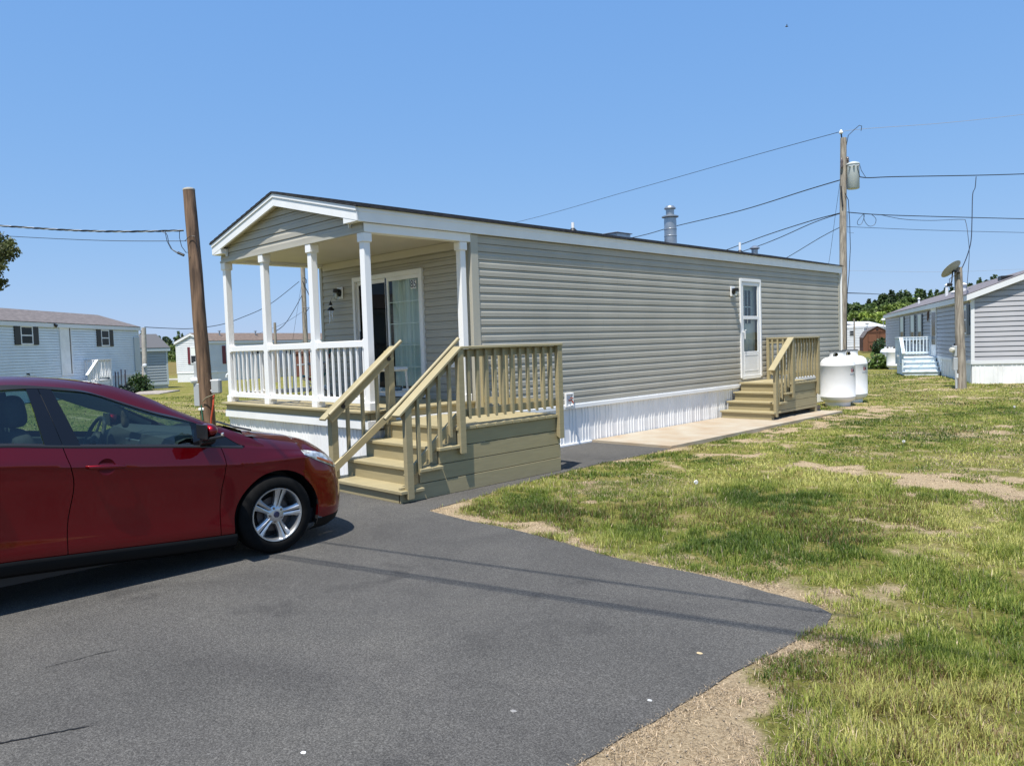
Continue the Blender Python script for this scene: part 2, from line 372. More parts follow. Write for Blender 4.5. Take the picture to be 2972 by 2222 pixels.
# the unmown field far beyond the homes is browner
sx = n.new('ShaderNodeVectorMath'); sx.operation = 'LENGTH'; L.new(pos, sx.inputs[0])
mr2 = n.new('ShaderNodeMapRange'); mr2.inputs[1].default_value = 75; mr2.inputs[2].default_value = 95; L.new(sx.outputs['Value'], mr2.inputs[0])
mx2 = n.new('ShaderNodeMix'); mx2.data_type = 'RGBA'; L.new(mr2.outputs[0], mx2.inputs[0]); L.new(mx.outputs[2], mx2.inputs[6]); L.new(field.outputs[0], mx2.inputs[7])
L.new(mx2.outputs[2], b.inputs['Base Color'])
bp = n.new('ShaderNodeBump'); bp.inputs['Strength'].default_value = 0.9; bp.inputs['Distance'].default_value = 0.03; L.new(noisen(n, L, pos, 45, 6, 0.8).outputs[0], bp.inputs['Height']); L.new(bp.outputs[0], b.inputs['Normal'])
me.materials.append(m)

# ---------------------------------------------------------------- asphalt
ma = bpy.data.materials.new('asphalt'); ma.use_nodes = True; n = ma.node_tree.nodes; L = ma.node_tree.links; b = n['Principled BSDF']
geo = n.new('ShaderNodeNewGeometry'); pos = geo.outputs['Position']
r1 = ramp(n, [(0.34, (0.015,0.0141,0.0127)), (0.5, (0.068,0.0645,0.0590)), (0.64, (0.175,0.168,0.155))]); L.new(noisen(n, L, pos, 110, 6, 0.9).outputs[0], r1.inputs[0])
r2 = ramp(n, [(0.28, (0.74,0.74,0.75)), (0.5, (1.05,1.05,1.05)), (0.72, (1.32,1.31,1.28))]); L.new(noisen(n, L, pos, 0.7, 8, 0.68, 0.6).outputs[0], r2.inputs[0])
mu = n.new('ShaderNodeMix'); mu.data_type = 'RGBA'; mu.blend_type = 'MULTIPLY'; mu.inputs[0].default_value = 1; L.new(r1.outputs[0], mu.inputs[6]); L.new(r2.outputs[0], mu.inputs[7])
r4 = ramp(n, [(0.60, (1,1,1)), (0.70, (0.74,0.74,0.75)), (0.78, (0.62,0.62,0.63))]); L.new(noisen(n, L, pos, 1.9, 5, 0.55, 0.4).outputs[0], r4.inputs[0])
mu9 = n.new('ShaderNodeMix'); mu9.data_type = 'RGBA'; mu9.blend_type = 'MULTIPLY'; mu9.inputs[0].default_value = 1; L.new(mu.outputs[2], mu9.inputs[6]); L.new(r4.outputs[0], mu9.inputs[7]); mu = mu9
vo = n.new('ShaderNodeTexVoronoi'); vo.inputs['Scale'].default_value = 26; L.new(pos, vo.inputs[0])
lt = n.new('ShaderNodeMath'); lt.operation = 'LESS_THAN'; lt.inputs[1].default_value = 0.055; L.new(vo.outputs['Distance'], lt.inputs[0])
sp = n.new('ShaderNodeSeparateColor'); L.new(vo.outputs['Color'], sp.inputs[0])
g2 = n.new('ShaderNodeMath'); g2.operation = 'GREATER_THAN'; g2.inputs[1].default_value = 0.985; L.new(sp.outputs[0], g2.inputs[0])
m3 = n.new('ShaderNodeMath'); m3.operation = 'MULTIPLY'; L.new(lt.outputs[0], m3.inputs[0]); L.new(g2.outputs[0], m3.inputs[1])
mu2 = n.new('ShaderNodeMix'); mu2.data_type = 'RGBA'; L.new(m3.outputs[0], mu2.inputs[0]); L.new(mu.outputs[2], mu2.inputs[6]); mu2.inputs[7].default_value = (0.55,0.54,0.5,1)
L.new(mu2.outputs[2], b.inputs['Base Color']); b.inputs['Roughness'].default_value = 0.82; b.inputs['Specular IOR Level'].default_value = 0.35
bp = n.new('ShaderNodeBump'); bp.inputs['Strength'].default_value = 0.8; bp.inputs['Distance'].default_value = 0.006; L.new(noisen(n, L, pos, 170, 2, 0.7).outputs[0], bp.inputs['Height']); L.new(bp.outputs[0], b.inputs['Normal'])
def rough_poly(poly, step=0.06, amp=0.012):
    out = []
    for i in range(len(poly)):
        a0 = V((*poly[i], 0)); a1 = V((*poly[(i+1) % len(poly)], 0)); d = a1-a0
        if min(a0.y, a1.y) < -1 or min(a0.x, a1.x) < -8.1: out.append((a0.x, a0.y)); continue
        k = max(1, int(d.length/step)); nrm = V((-d.y, d.x, 0)).normalized()
        for j in range(k):
            p = a0 + d*j/k; o_ = (mnoise.noise(V((p.x*5, p.y*5, 0)))*1.0 + mnoise.noise(V((p.x*19, p.y*19, 3)))*0.8)*amp
            out.append((p.x+nrm.x*o_, p.y+nrm.y*o_))
    return out
def sheet(name, poly, z0, z1, m, kind='structure'):
    me = bpy.data.meshes.new(name); bm = bmesh.new()
    top = [bm.verts.new((x, y, z1)) for x, y in poly]; f = bm.faces.new(top)
    if f.normal.z < 0: f.normal_flip()
    bot = [bm.verts.new((x, y, z0)) for x, y in poly]; k = len(poly)
    for i in range(k): bm.faces.new((top[i], top[(i+1) % k], bot[(i+1) % k], bot[i]))
    bmesh.ops.recalc_face_normals(bm, faces=bm.faces); f.normal_update()
    if f.normal.z < 0: bmesh.ops.reverse_faces(bm, faces=bm.faces)
    bmesh.ops.triangulate(bm, faces=[f]); bm.to_mesh(me); bm.free(); me.materials.append(m)
    o = link(bpy.data.objects.new(name, me)); tag(o, kind=kind); return o
sheet('driveway', rough_poly(ASPH), -0.06, 0.012, ma)
sheet('concrete_path', rough_poly(SLAB, 0.1, 0.004), -0.06, 0.05, M_conc)
road = mat('far concrete road', (0.46,0.43,0.37), 0.9, var=0.12, vscale=2)
def gsheet(name, pts, m, h=0.02):
    sheet(name, [(p.x, p.y) for p in pts], min(p.z for p in pts)-0.2, max(p.z for p in pts)+h, m)
gsheet('path', [on_ground(2380, 52.5), on_ground(2640, 52.5), on_ground(2640, 46), on_ground(2380, 46)], road, 0.12)
gsheet('path', [on_ground(405, 37.5), on_ground(515, 37.2), on_ground(455, 34.0), on_ground(375, 34.4)], mat('gravel pad', (0.33,0.29,0.25), 0.95, var=0.35, vscale=9), 0.03)
gsheet('path', [on_ground(470, 63), on_ground(620, 63), on_ground(620, 61), on_ground(470, 61)], road, 0.12)
# cracks in the asphalt (thin dark sealed ribbons)
tar = mat('crack tar', (0.008,0.008,0.008), 0.7)
for ci, pts in enumerate([[(-3.90,.55),(-3.86,.69),(-3.81,.81),(-3.76,.93),(-3.71,1.04)], [(-4.63,1.05),(-4.61,1.20),(-4.61,1.29),(-4.58,1.44)]]):
    mb = MB(); wd = 0.011 if ci == 0 else 0.005; l = []; rr = []
    for k in range(40):
        t = k/39*(len(pts)-1); i = min(int(t), len(pts)-2); a0 = V((*pts[i],0)); a1 = V((*pts[i+1],0)); p = a0.lerp(a1, t-i)
        ww = wd*(0.35+0.9*abs(mnoise.noise(V((k*0.35, ci*9, 0)))))*min(1, (39-k)/10+0.08); jx = mnoise.noise(V((k*0.5, 7+ci, 1)))*0.006
        l.append((p.x-ww+jx, p.y, 0.016)); rr.append((p.x+ww+jx, p.y, 0.016))
    mb.grid([l, rr]); o = mb.build('crack', tar); tag(o, kind='structure')

# ---------------------------------------------------------------- grass blades (one uncountable mass)
def blades(n_try, rmin, rmax, length, width, azlo, azhi, coarse=False, seed=1, straw=0.13):
    g = np.random.default_rng(seed)
    r = np.sqrt(g.uniform(rmin**2, rmax**2, n_try)); a = g.uniform(azlo, azhi, n_try)   # azimuth from +Y towards -X
    x = -np.sin(a)*r; y = np.cos(a)*r
    cl = fbm(x, y, 7.0, 77, 2)                   # tufts
    k = (g.uniform(0, 1, n_try) < np.clip((cl-0.30)*2.6, 0.05, 1)); x, y = x[k], y[k]
    blocked = inpoly(x, y, ASPH) & (polydist(x, y, ASPH) > 0.015) | inpoly(x, y, [(-7.95,9.7),(-6.36,9.78),(-6.32,16.25),(-7.95,16.2)]) | inpoly(x, y, [(-12.0,5.35),(-7.88,5.35),(-7.88,20.1),(-12.0,20.1)])
    x, y = x[~blocked], y[~blocked]
    c = cover(x, y); u = g.uniform(0, 1, len(x)); dry = c < 0.34
    keep = (u < sstep(0.08, 0.58, c)) | (u > 0.58)
    x, y, c = x[keep], y[keep], c[keep]; N = len(x)
    th = g.uniform(0, 2*np.pi, N); lean = g.uniform(0.2, 1.25, N)
    tall = fbm(x, y, 1.7, 55, 3)
    ln = length*(0.30+0.5*c)*(0.32+0.8*tall)*g.uniform(0.45, 1.35, N); wd = width*g.uniform(0.6, 1.35, N)
    dry_ = sstep(0.44, 0.64, fbm(x, y, 0.75, 201, 5)) + 0.7*np.exp(-(polydist(x, y, ASPH)/0.35)**2)*(y < 9); isdry = (g.uniform(0, 1, N) < straw + 0.70*(c < 0.30) + 0.22*(c < 0.45) + 0.42*np.clip(dry_, 0, 1))
    flat = isdry & (g.uniform(0, 1, N) < 0.85)
    lean = np.where(flat, g.uniform(1.35, 1.55, N), lean); wd = np.where(flat, wd*0.7, wd); ln = np.where(flat, ln*0.55+0.018, ln)
    pd = polydist(x, y, ASPH); z = ground_z(x, y) + ((fbm(x, y, 2.2, 5, 4)-0.5)*0.05 + (fbm(x, y, 9.0, 6, 2)-0.5)*0.02)*sstep(0.08, 0.6, pd)*(np.abs(x+3) < 30)*(np.abs(y-12) < 35) + 0.005
    dx, dy = np.cos(th), np.sin(th); sx_, sy_ = -dy, dx
    h1 = ln*0.55; bx = x; by = y
    m1x = x + dx*np.sin(lean*0.5)*h1; m1y = y + dy*np.sin(lean*0.5)*h1; m1z = z + np.cos(lean*0.5)*h1
    tx = m1x + dx*np.sin(lean)*ln*0.5; ty = m1y + dy*np.sin(lean)*ln*0.5; tz = m1z + np.cos(lean)*ln*0.5
    tz = np.where(flat, z + g.uniform(0.001, 0.012, N), tz); m1z = np.where(flat, z+g.uniform(0.003, 0.010, N), m1z)
    hw = wd/2
    P = np.stack([np.stack([bx-sx_*hw, by-sy_*hw, z], 1), np.stack([bx+sx_*hw, by+sy_*hw, z], 1),
                  np.stack([m1x+sx_*hw*.8, m1y+sy_*hw*.8, m1z], 1), np.stack([m1x-sx_*hw*.8, m1y-sy_*hw*.8, m1z], 1), np.stack([tx, ty, tz], 1)], 1)
    # colour per blade
    g1 = np.array([0.165,0.225,0.036]); g2c = np.array([0.305,0.345,0.068]); g3 = np.array([0.52,0.50,0.16]); gd = np.array([0.075,0.125,0.022])
    hue = fbm(x, y, 1.1, 91, 3); t = np.clip((hue-0.5)*2.2+0.5+g.normal(0, 0.22, N), 0, 1)[:, None]
    colr = np.where(t < 0.33, gd+(g1-gd)*t/0.33, np.where(t < 0.75, g1+(g2c-g1)*(t-0.33)/0.42, g2c+(g3-g2c)*(t-0.75)/0.25))
    st = np.array([0.64,0.51,0.35])*g.uniform(0.3, 1.25, (N, 1)); st[:, 0] *= 1.0
    red = (fbm(x, y, 0.8, 131, 3) > 0.62)[:, None] & (g.uniform(0, 1, (N, 1)) < 0.28)
    colr = np.where(red, np.array([0.20,0.13,0.06])*g.uniform(0.6, 1.2, (N, 1)), colr)
    colr = np.where(isdry[:, None], st, colr)
    colr = colr*g.uniform(0.8, 1.2, (N, 1))
    return P, np.clip(colr, 0, 1)
A0, A1 = R(2), R(86)
parts = [blades(360000, 2.0, 4.6, 0.105, 0.0040, R(-16), R(55), seed=1), blades(560000, 4.6, 9.0, 0.098, 0.0052, R(-12), R(58), seed=2),
         blades(500000, 9.0, 19.0, 0.08, 0.010, R(-6), R(48), seed=3, straw=0.12), blades(150000, 19.0, 38.0, 0.07, 0.022, R(5), R(32), seed=4, straw=0.10),
         blades(95000, 12.5, 34.0, 0.075, 0.022, R(58), R(96), seed=5, straw=0.06)]
P = np.concatenate([p[0] for p in parts]); C_ = np.concatenate([p[1] for p in parts]); N = len(P)
print('blades', N)
me = bpy.data.meshes.new('grass'); me.vertices.add(N*5); me.vertices.foreach_set('co', P.reshape(-1).astype(np.float32))
base = (np.arange(N)*5)[:, None]
loops = np.concatenate([base+np.array([[0,1,2,3]]), base+np.array([[3,2,4]])], 1).ravel()
me.loops.add(len(loops)); me.loops.foreach_set('vertex_index', loops.astype(np.int32))
me.polygons.add(N*2); ls = np.stack([np.arange(N)*7, np.arange(N)*7+4], 1).ravel(); lt_ = np.tile([4,3], N)
me.polygons.foreach_set('loop_start', ls.astype(np.int32)); me.polygons.foreach_set('loop_total', lt_.astype(np.int32)); me.update()
ca = me.attributes.new('col', 'FLOAT_COLOR', 'POINT')
cc = np.repeat(np.concatenate([C_, np.ones((N,1))], 1), 5, axis=0).astype(np.float32)
ca.data.foreach_set('color', cc.ravel())
mg = bpy.data.materials.new('grass blade'); mg.use_nodes = True; n = mg.node_tree.nodes; L = mg.node_tree.links; b = n['Principled BSDF']
at_ = n.new('ShaderNodeAttribute'); at_.attribute_name = 'col'; L.new(at_.outputs['Color'], b.inputs['Base Color']); b.inputs['Roughness'].default_value = 0.5; b.inputs['Specular IOR Level'].default_value = 0.3
tr = n.new('ShaderNodeBsdfTranslucent'); L.new(at_.outputs['Color'], tr.inputs[0]); ms = n.new('ShaderNodeMixShader'); ms.inputs[0].default_value = 0.42
L.new(b.outputs[0], ms.inputs[1]); L.new(tr.outputs[0], ms.inputs[2]); L.new(ms.outputs[0], n['Material Output'].inputs[0])
me.materials.append(mg); grass = link(bpy.data.objects.new('grass', me)); tag(grass, 'patchy green and straw coloured lawn grass beside the driveway', 'grass', kind='stuff')

# loose grit along the broken asphalt edge
g = np.random.default_rng(77); gp = []
for i in range(3, len(ASPH)-2):
    (ax_, ay_), (bx_, by_) = ASPH[i], ASPH[i+1]
    if ax_ < -6.6 and ay_ > 9: continue
    ln_ = math.hypot(bx_-ax_, by_-ay_); 
    if ln_ > 3: continue
    for k in range(int(ln_*110)):
        t_ = g.uniform(); o_ = g.normal(0.02, 0.055); px_ = ax_+(bx_-ax_)*t_+(by_-ay_)/ln_*o_; py_ = ay_+(by_-ay_)*t_-(bx_-ax_)/ln_*o_; gp.append((px_, py_))
for k in range(350): gp.append((-1.72+g.normal()*0.22, 2.6+g.normal()*0.38))
gp = np.array(gp); gp = gp[~inpoly(gp[:, 0], gp[:, 1], ASPH) | (polydist(gp[:, 0], gp[:, 1], ASPH) < 0.02)]
mbg = MB()
for px_, py_ in gp:
    r_ = 0.002+0.005*g.uniform()**3; c_ = V((px_, py_, 0.013 if inpoly(np.array([px_]), np.array([py_]), ASPH)[0] else 0.011))
    vs_ = [c_+V((g.normal()*.25*r_+dx*r_, g.normal()*.25*r_+dy*r_, dz*r_*0.6+r_*0.3)) for dx, dy, dz in ((1,0,0),(0,1,0),(-1,0,0),(0,-1,0),(0,0,1),(0,0,-1))]
    mbg.add(vs_, [(0,1,4),(1,2,4),(2,3,4),(3,0,4),(1,0,5),(2,1,5),(3,2,5),(0,3,5)])
o = mbg.build('grit', mat('loose grit', (0.30,0.24,0.17), 0.9, var=0.6, vscale=40), fix=False); tag(o, 'loose sandy grit and crumbs along the asphalt edge', 'grit', kind='stuff')
# a few dandelion heads and bits of litter
def dandelion(x, y, label, h=0.16):
    t = thing('dandelion', label, 'flower', (x, y, gz(x, y)), world=False, group='dandelion heads in the lawn')
    MB().tube([(0,0,0),(0.01,0,h*0.5),(0.015,0.005,h)], 0.0025, 5).build('stem', mat('dandelion stem', (0.2,0.28,0.08)), t, fix=False)
    mb = MB()
    for k in range(60):
        d = V((random.gauss(0,1), random.gauss(0,1), random.gauss(0,1))).normalized(); c = V((0.015,0.005,h+0.01)); p = c+d*0.022; s1 = d.orthogonal().normalized()*0.006; s2 = d.cross(s1)
        mb.add([c+d*0.004, p+s1, p+s2, p-s1], [(0,1,2),(0,2,3)])
    mb.build('seed_head', mat('dandelion fluff', (0.75,0.75,0.72)), t, fix=False)
dandelion(-3.57, 11.06, 'nearer white dandelion clock on the lawn right of the back steps')
dandelion(-3.51, 17.02, 'white dandelion clock farther out, in front of the grey home')
dandelion(-4.25, 6.9, 'white dandelion clock in the grass beside the front steps')
def pebble(x, y, z, r, col, label, name='pebble', flat=0.35):
    mb = MB(); bm = bmesh.new(); bmesh.ops.create_icosphere(bm, subdivisions=2, radius=1)
    for v in bm.verts:
        k = 1+0.28*mnoise.noise(v.co*1.7+V((x*9, y*9, 0))); v.co = V((v.co.x*r*k*1.3, v.co.y*r*k, v.co.z*r*k*flat))
    mb.add([v.co+V((x, y, z+r*flat*0.6)) for v in bm.verts], [[v.index for v in f.verts] for f in bm.faces]); bm.free()
    o = mb.build(name, mat(name+' '+str(col), col, 0.8), smooth=True); tag(o, label, name.replace('_', ' '))
pebble(-2.11, 3.44, 0.012, 0.013, (0.5,0.38,0.22), 'tan dry leaf scrap on the asphalt below the cable shadows', 'leaf_scrap', 0.2)
pebble(-2.00, 2.83, 0.012, 0.010, (0.42,0.42,0.41), 'small grey stone on the asphalt near the driveway edge')
pebble(-2.80, 1.53, 0.012, 0.010, (0.8,0.8,0.8), 'white paper scrap on the asphalt at the bottom of the photo', 'paper_scrap', 0.1)
pebble(-2.40, 2.35, 0.012, 0.012, (0.24,0.23,0.22), 'grey dried mud fleck in the middle of the driveway', 'mud_fleck', 0.12)
# ---------------------------------------------------------------- siding + helpers for homes
ROW = 0.1143
def siding(mb, p0, u, nrm, L_, z0, z1, lim=None, holes=(), dutch=True, depth=0.014, row=ROW):
    """lapped vinyl rows; lim(z) -> (u0,u1); holes: (u0,u1,z0,z1)"""
    p0, u, nrm = V(p0), V(u).normalized(), V(nrm).normalized()
    if dutch: prof = [(0.0, 0.0095), (0.063, 0.0095), (0.077, 0.0008), (0.1075, 0.0), (0.1076, -0.022), (ROW, -0.022)]
    else: prof = [(0.0, depth*1.3), (ROW*0.86, depth*0.15), (ROW*0.861, -0.035), (ROW, -0.035)]
    z = z0
    while z < z1-1e-4:
        zt = min(z+row, z1); a, b_ = 0, L_
        spans = [(a, b_)]
        for h in holes:
            if h[2] < (z+zt)/2 < h[3]:
                ns = []
                for s0, s1 in spans:
                    if h[1] <= s0 or h[0] >= s1: ns.append((s0, s1)); continue
                    if h[0] > s0: ns.append((s0, h[0]))
                    if h[1] < s1: ns.append((h[1], s1))
                spans = ns
        for s0, s1 in spans:
            pr = [(min(h*row/ROW, zt-z), d) for h, d in prof]
            rows = []
            for k, (h, d) in enumerate([(0, -0.022 if dutch else -0.035)] + pr):
                zz = z+h; l0, l1 = (s0, s1) if lim is None else (max(s0, lim(zz)[0]), min(s1, lim(zz)[1]))
                if l1 < l0: l0 = l1 = (l0+l1)/2
                rows.append([p0+u*l0+nrm*d+V((0,0,zz-p0.z)), p0+u*l1+nrm*d+V((0,0,zz-p0.z))])
            for k in range(len(rows)-1): mb.add([rows[k][0], rows[k][1], rows[k+1][1], rows[k+1][0]], [(0,1,2,3)])
        z = zt
def corrug(mb, p0, u, nrm, L_, z0, z1, pitch=0.078, dep=0.011, pan=0.0):
    p0, u, nrm = V(p0), V(u).normalized(), V(nrm).normalized(); x = 0; pts = []; k = 0
    while x < L_:
        grp = k % 4
        if grp == 3: seq = [(0,0),(pitch*0.75,0.0)]
        else: seq = [(0,0),(pitch*0.62,0),(pitch*0.72,dep),(pitch*0.88,dep),(pitch*0.98,0)]
        for a, d in seq: pts.append((min(x+a, L_), d))
        x += pitch; k += 1
    pts.append((L_, 0))
    for i in range(len(pts)-1):
        (a, d0), (c, d1) = pts[i], pts[i+1]
        if c-a < 1e-5: continue
        A = p0+u*a+nrm*d0; B = p0+u*c+nrm*d1
        mb.add([V((A.x,A.y,z0)), V((B.x,B.y,z0)), V((B.x,B.y,z1)), V((A.x,A.y,z1))], [(0,1,2,3)])

# ================================================================ the main home
XR, XL = -7.94, -11.88; YF, YB = 5.47, 19.95; YW = 7.25; ZS = 0.69; ZE = 3.2; ZDK = 0.885
XM = (XR+XL)/2; EOR, EOL = XR+0.05, XL-0.05; YR0, YR1 = 5.345, 20.03
ZEAVE, ZAP = 3.375, 3.85
H = thing('mobile_home', 'clay grey mobile home with white trim, open front porch and house number 85', 'mobile home', (XM, 12.7, 0))
mb = MB(); U = V((0,1,0)); Nx = V((1,0,0))
siding(mb, (XR, YW+0.11, 0), U, Nx, YB-YW-0.11, ZS, 3.205, holes=[(14.80-YW-0.11, 15.64-YW-0.11, 0.8, 2.86)])
siding(mb, (XL, YB, 0), -U, -Nx, YB-YW, ZS, 3.205)
siding(mb, (XL, YW, 0), Nx, -U, XR-XL-0.03, ZDK, 3.12, holes=[(-10.82-XL, -9.03-XL, 0.9, 2.80)])
siding(mb, (XR, YB, 0), -Nx, U, XR-XL, ZS, 3.205)
mb.cur = 1; zz_ = ZS; k_ = 0
while zz_ < 3.09:      # overlapping panel ends, staggered every second course
    for yj in (9.75, 10.57, 13.4, 14.1, 17.2):
        yy_ = yj + (0.0 if (k_//2) % 2 == 0 else 0.41)
        if 14.7 < yy_ < 15.75: continue
        d_ = 0.0099; mb.add([(XR+d_,yy_-0.004,zz_+0.002),(XR+d_+0.0012,yy_+0.004,zz_+0.002),(XR+d_+0.0012,yy_+0.004,zz_+0.064),(XR+d_,yy_-0.004,zz_+0.064)], [(0,1,2,3)])
    zz_ += ROW; k_ += 1
mb.build('wall', [M_clay, mat('siding joint', (0.36,0.345,0.29), 0.6)], H, fix=False)
# gable end over the porch and at the back
def rk(x, z_off=0): return ZEAVE + (ZAP-ZEAVE)*(1-abs(x-XM)/((EOR-EOL)/2)) + z_off
gsl = (ZAP-ZEAVE)/((EOR-EOL)/2)
def glim(z):
    t = max(0, min((XR-XL)/2, (ZAP-0.12-z)/gsl)); 
    return (max(0, (XR-XL)/2-t), min(XR-XL, (XR-XL)/2+t))
mb = MB(); siding(mb, (XL, YF, 0), Nx, -U, XR-XL, 3.115, 3.75, lim=glim, depth=0.012); mb.build('gable', M_clay, H, fix=False)
mb = MB(); siding(mb, (XR, YB, 0), -Nx, U, XR-XL, 3.2, 3.75, lim=glim); mb.build('gable', M_clay, H, fix=False)
mb = MB(); mb.box(XL-0.012, XR+0.012, YF-0.022, YF+0.02, 3.088, 3.118); build_split(mb, 'gable_trim', M_claytrim, H)
mb = MB()
for x0 in (XR-0.06,): mb.box(x0, XR+0.018, YW-0.028, YW+0.11, ZS, 3.2); mb.box(x0-0.05, x0, YW-0.02, YW+0.0, ZDK, 3.09)
mb.box(XR-0.09, XR+0.018, YB-0.06, YB+0.02, ZS, 3.2); mb.box(XL-0.018, XL+0.06, YW-0.02, YW+0.1, ZS, 3.2); mb.box(XL-0.018, XL+0.08, YB-0.06, YB+0.02, ZS, 3.2)
build_split(mb, 'corner_trim', M_claytrim, H, bevel=0.004)
# porch beams, ceiling
mb = MB(); mb.box(XR-0.12, XR+0.015, YF+0.0, YW+0.0, 3.09, 3.205); mb.box(XL-0.015, XL+0.12, YF, YW, 3.09, 3.205); build_split(mb, 'porch_beam', M_white, H, bevel=0.004)
mb = MB(); mb.box(XL+0.12, XR-0.12, YF+0.02, YF+0.13, 3.085, 3.20); mb.box(XL+0.12, XR-0.12, YW-0.035, YW-0.015, 3.03, 3.14)
build_split(mb, 'porch_beam', M_soffit, H)
mb = MB(); yy = YF+0.13
while yy < YW-0.001:
    mb.box(XL+0.1, XR-0.1, yy, min(yy+0.098, YW), 3.145, 3.17); yy += 0.1
mb.box(XL, XR, YF, YW+0.05, 3.175, 3.19); mb.build('porch_ceiling', M_soffit, H)
# roof: shingle slabs, fascias, rakes, returns
mb = MB(); hw = (EOR-EOL)/2
for sgn in (1, -1):
    xo = XM+sgn*(hw+0.035); rows = []
    for th in (0.0, 0.022):
        rows.append([(XM, ZAP+0.012+th), (xo, ZEAVE+0.012+th-gsl*0.035)])
    (a, b_), (c, d) = rows
    for (y0, y1) in [(YR0-0.025, YR1+0.02)]:
        vs = [(a[0],y0,a[1]),(b_[0],y0,b_[1]),(d[0],y0,d[1]),(c[0],y0,c[1]),(a[0],y1,a[1]),(b_[0],y1,b_[1]),(d[0],y1,d[1]),(c[0],y1,c[1])]
        mb.add(vs, [(0,1,2,3),(4,7,6,5),(0,4,5,1),(3,2,6,7),(1,5,6,2),(0,3,7,4)])
    for k in range(13):   # courses give the sloping edge its little steps
        t0 = k/13; x0 = XM+sgn*hw*t0; x1 = XM+sgn*(hw*(t0+1/13)); za = ZAP+0.034-gsl*hw*t0; zb = ZAP+0.034-gsl*hw*(t0+1/13)
        mb.add([(x0,YR0-0.028,za),(x1,YR0-0.028,zb),(x1,YR0-0.028,zb+0.009),(x0,YR0-0.028,za+0.001),(x0,YR1,za),(x1,YR1,zb),(x1,YR1,zb+0.009),(x0,YR1,za+0.001)], [(0,1,2,3),(4,7,6,5),(3,2,6,7),(1,5,6,2)])
roof = mb.build('roof', M_shingle, H, fix=False)
mb = MB()
for x0, x1 in ((XR+0.0, EOR), (EOL, XL)): mb.box(x0, x1, YR0+0.02, YR1, 3.21, ZEAVE); 
mb.box(EOR, EOR+0.006, YR0+0.02, YR1, ZEAVE-0.045, ZEAVE+0.006); mb.box(EOL-0.006, EOL, YR0+0.02, YR1, ZEAVE-0.045, ZEAVE+0.006)
build_split(mb, 'eave_fascia', M_white, H)
mb = MB()
for sgn in (1, -1):
    xe = XM+sgn*hw
    for (zt, zb, yo) in ((0.0, -0.048, 0.012), (-0.051, -0.165, 0.0)):
        for (y0, y1) in ((YR0-yo, YR0+0.03), (YR1-0.03, YR1+yo)):
            vs = [(XM,y0,ZAP+zb+0.005),(xe,y0,ZEAVE+zb+0.005),(xe,y0,ZEAVE+zt+0.005),(XM,y0,ZAP+zt+0.005)]; mb.prism(vs, (0, y1-y0, 0))
    # boxed return
    xi = XM+sgn*(hw-0.30)
    for (y0, y1) in ((YR0+0.003, YF-0.012), (YB+0.012, YR1-0.003)):
        mb.prism([(xe-sgn*0.004,y0,3.212),(xi,y0,3.212),(xi,y0,rk(xi)-0.155),(xe-sgn*0.004,y0,ZEAVE-0.155)], (0, y1-y0, 0))
    mb.box(min(xi,xi-sgn*0.014), max(xi,xi-sgn*0.014), YF-0.045, YF-0.011, 3.17, rk(xi)-0.16)
build_split(mb, 'rake_trim', M_white, H)
mb = MB()
for sgn in (1, -1):
    for y0, y1 in ((YR0+0.03, YF), (YB, YR1-0.03)):
        mb.add([(XM,y0,ZAP-0.12),(XM+sgn*hw,y0,ZEAVE-0.12),(XM+sgn*hw,y1,ZEAVE-0.12),(XM,y1,ZAP-0.12)], [(0,1,2,3)])
build_split(mb, 'rake_soffit', M_soffit, H, fix=False)
# things on the roof
def roof_pt(x, y): return V((x, y, ZAP+0.02-gsl*abs(x-XM)))
p = roof_pt(-9.0, 13.87); mb = MB()
mb.lathe(p+V((0,0,-0.15)), (0,0,1), [(0,0),(0.128,0),(0.128,0.62),(0.125,0.66),(0.125,0.685),(0.175,0.70),(0.175,0.722),(0.085,0.75),(0.085,0.86),(0.12,0.875),(0.12,0.89),(0.08,0.935),(0.0,0.945)], 28)
for zz in (0.30, 0.44): mb.lathe(p+V((0,0,-0.15)), (0,0,1), [(0.128,zz),(0.134,zz+0.006),(0.134,zz+0.016),(0.128,zz+0.022)], 28)
mb.build('chimney', M_metal, roof, smooth=True, angle=30, label='tall galvanised flue with a flared rain cap')
def ventpipe(x, y, h, m, boot=True, cap=False):
    p = roof_pt(x, y); mb = MB(); mb.lathe(p+V((0,0,-0.05)), (0,0,1), [(0.028,0),(0.028,h+0.05),(0.02,h+0.05),(0.0,h+0.02)], 12)
    o = mb.build('vent_pipe', m, roof, smooth=True)
    if boot: MB().lathe(p+V((0,0,-0.03)), (0,0,1), [(0.10,0),(0.07,0.05),(0.032,0.09),(0.03,0.09)], 14).build('vent_boot', M_black, roof, smooth=True)
ventpipe(-9.0, 10.71, 0.16, M_whitep); ventpipe(-9.0, 16.81, 0.24, M_whitep)
p = roof_pt(-9.0, 17.54); MB().lathe(p+V((0,0,-0.1)), (0,0,1), [(0.075,0),(0.075,0.22),(0.12,0.24),(0.12,0.26),(0.05,0.31),(0,0.315)], 18).build('flue_cap', M_metal, roof, smooth=True)
p = roof_pt(-9.0, 11.99); mb = MB(); mb.box(p.x-0.18, p.x+0.18, p.y-0.22, p.y+0.22, p.z-0.03, p.z+0.045); mb.box(p.x-0.21, p.x+0.21, p.y-0.25, p.y+0.25, p.z+0.045, p.z+0.06); mb.build('roof_vent', M_metal, roof, bevel=0.006)
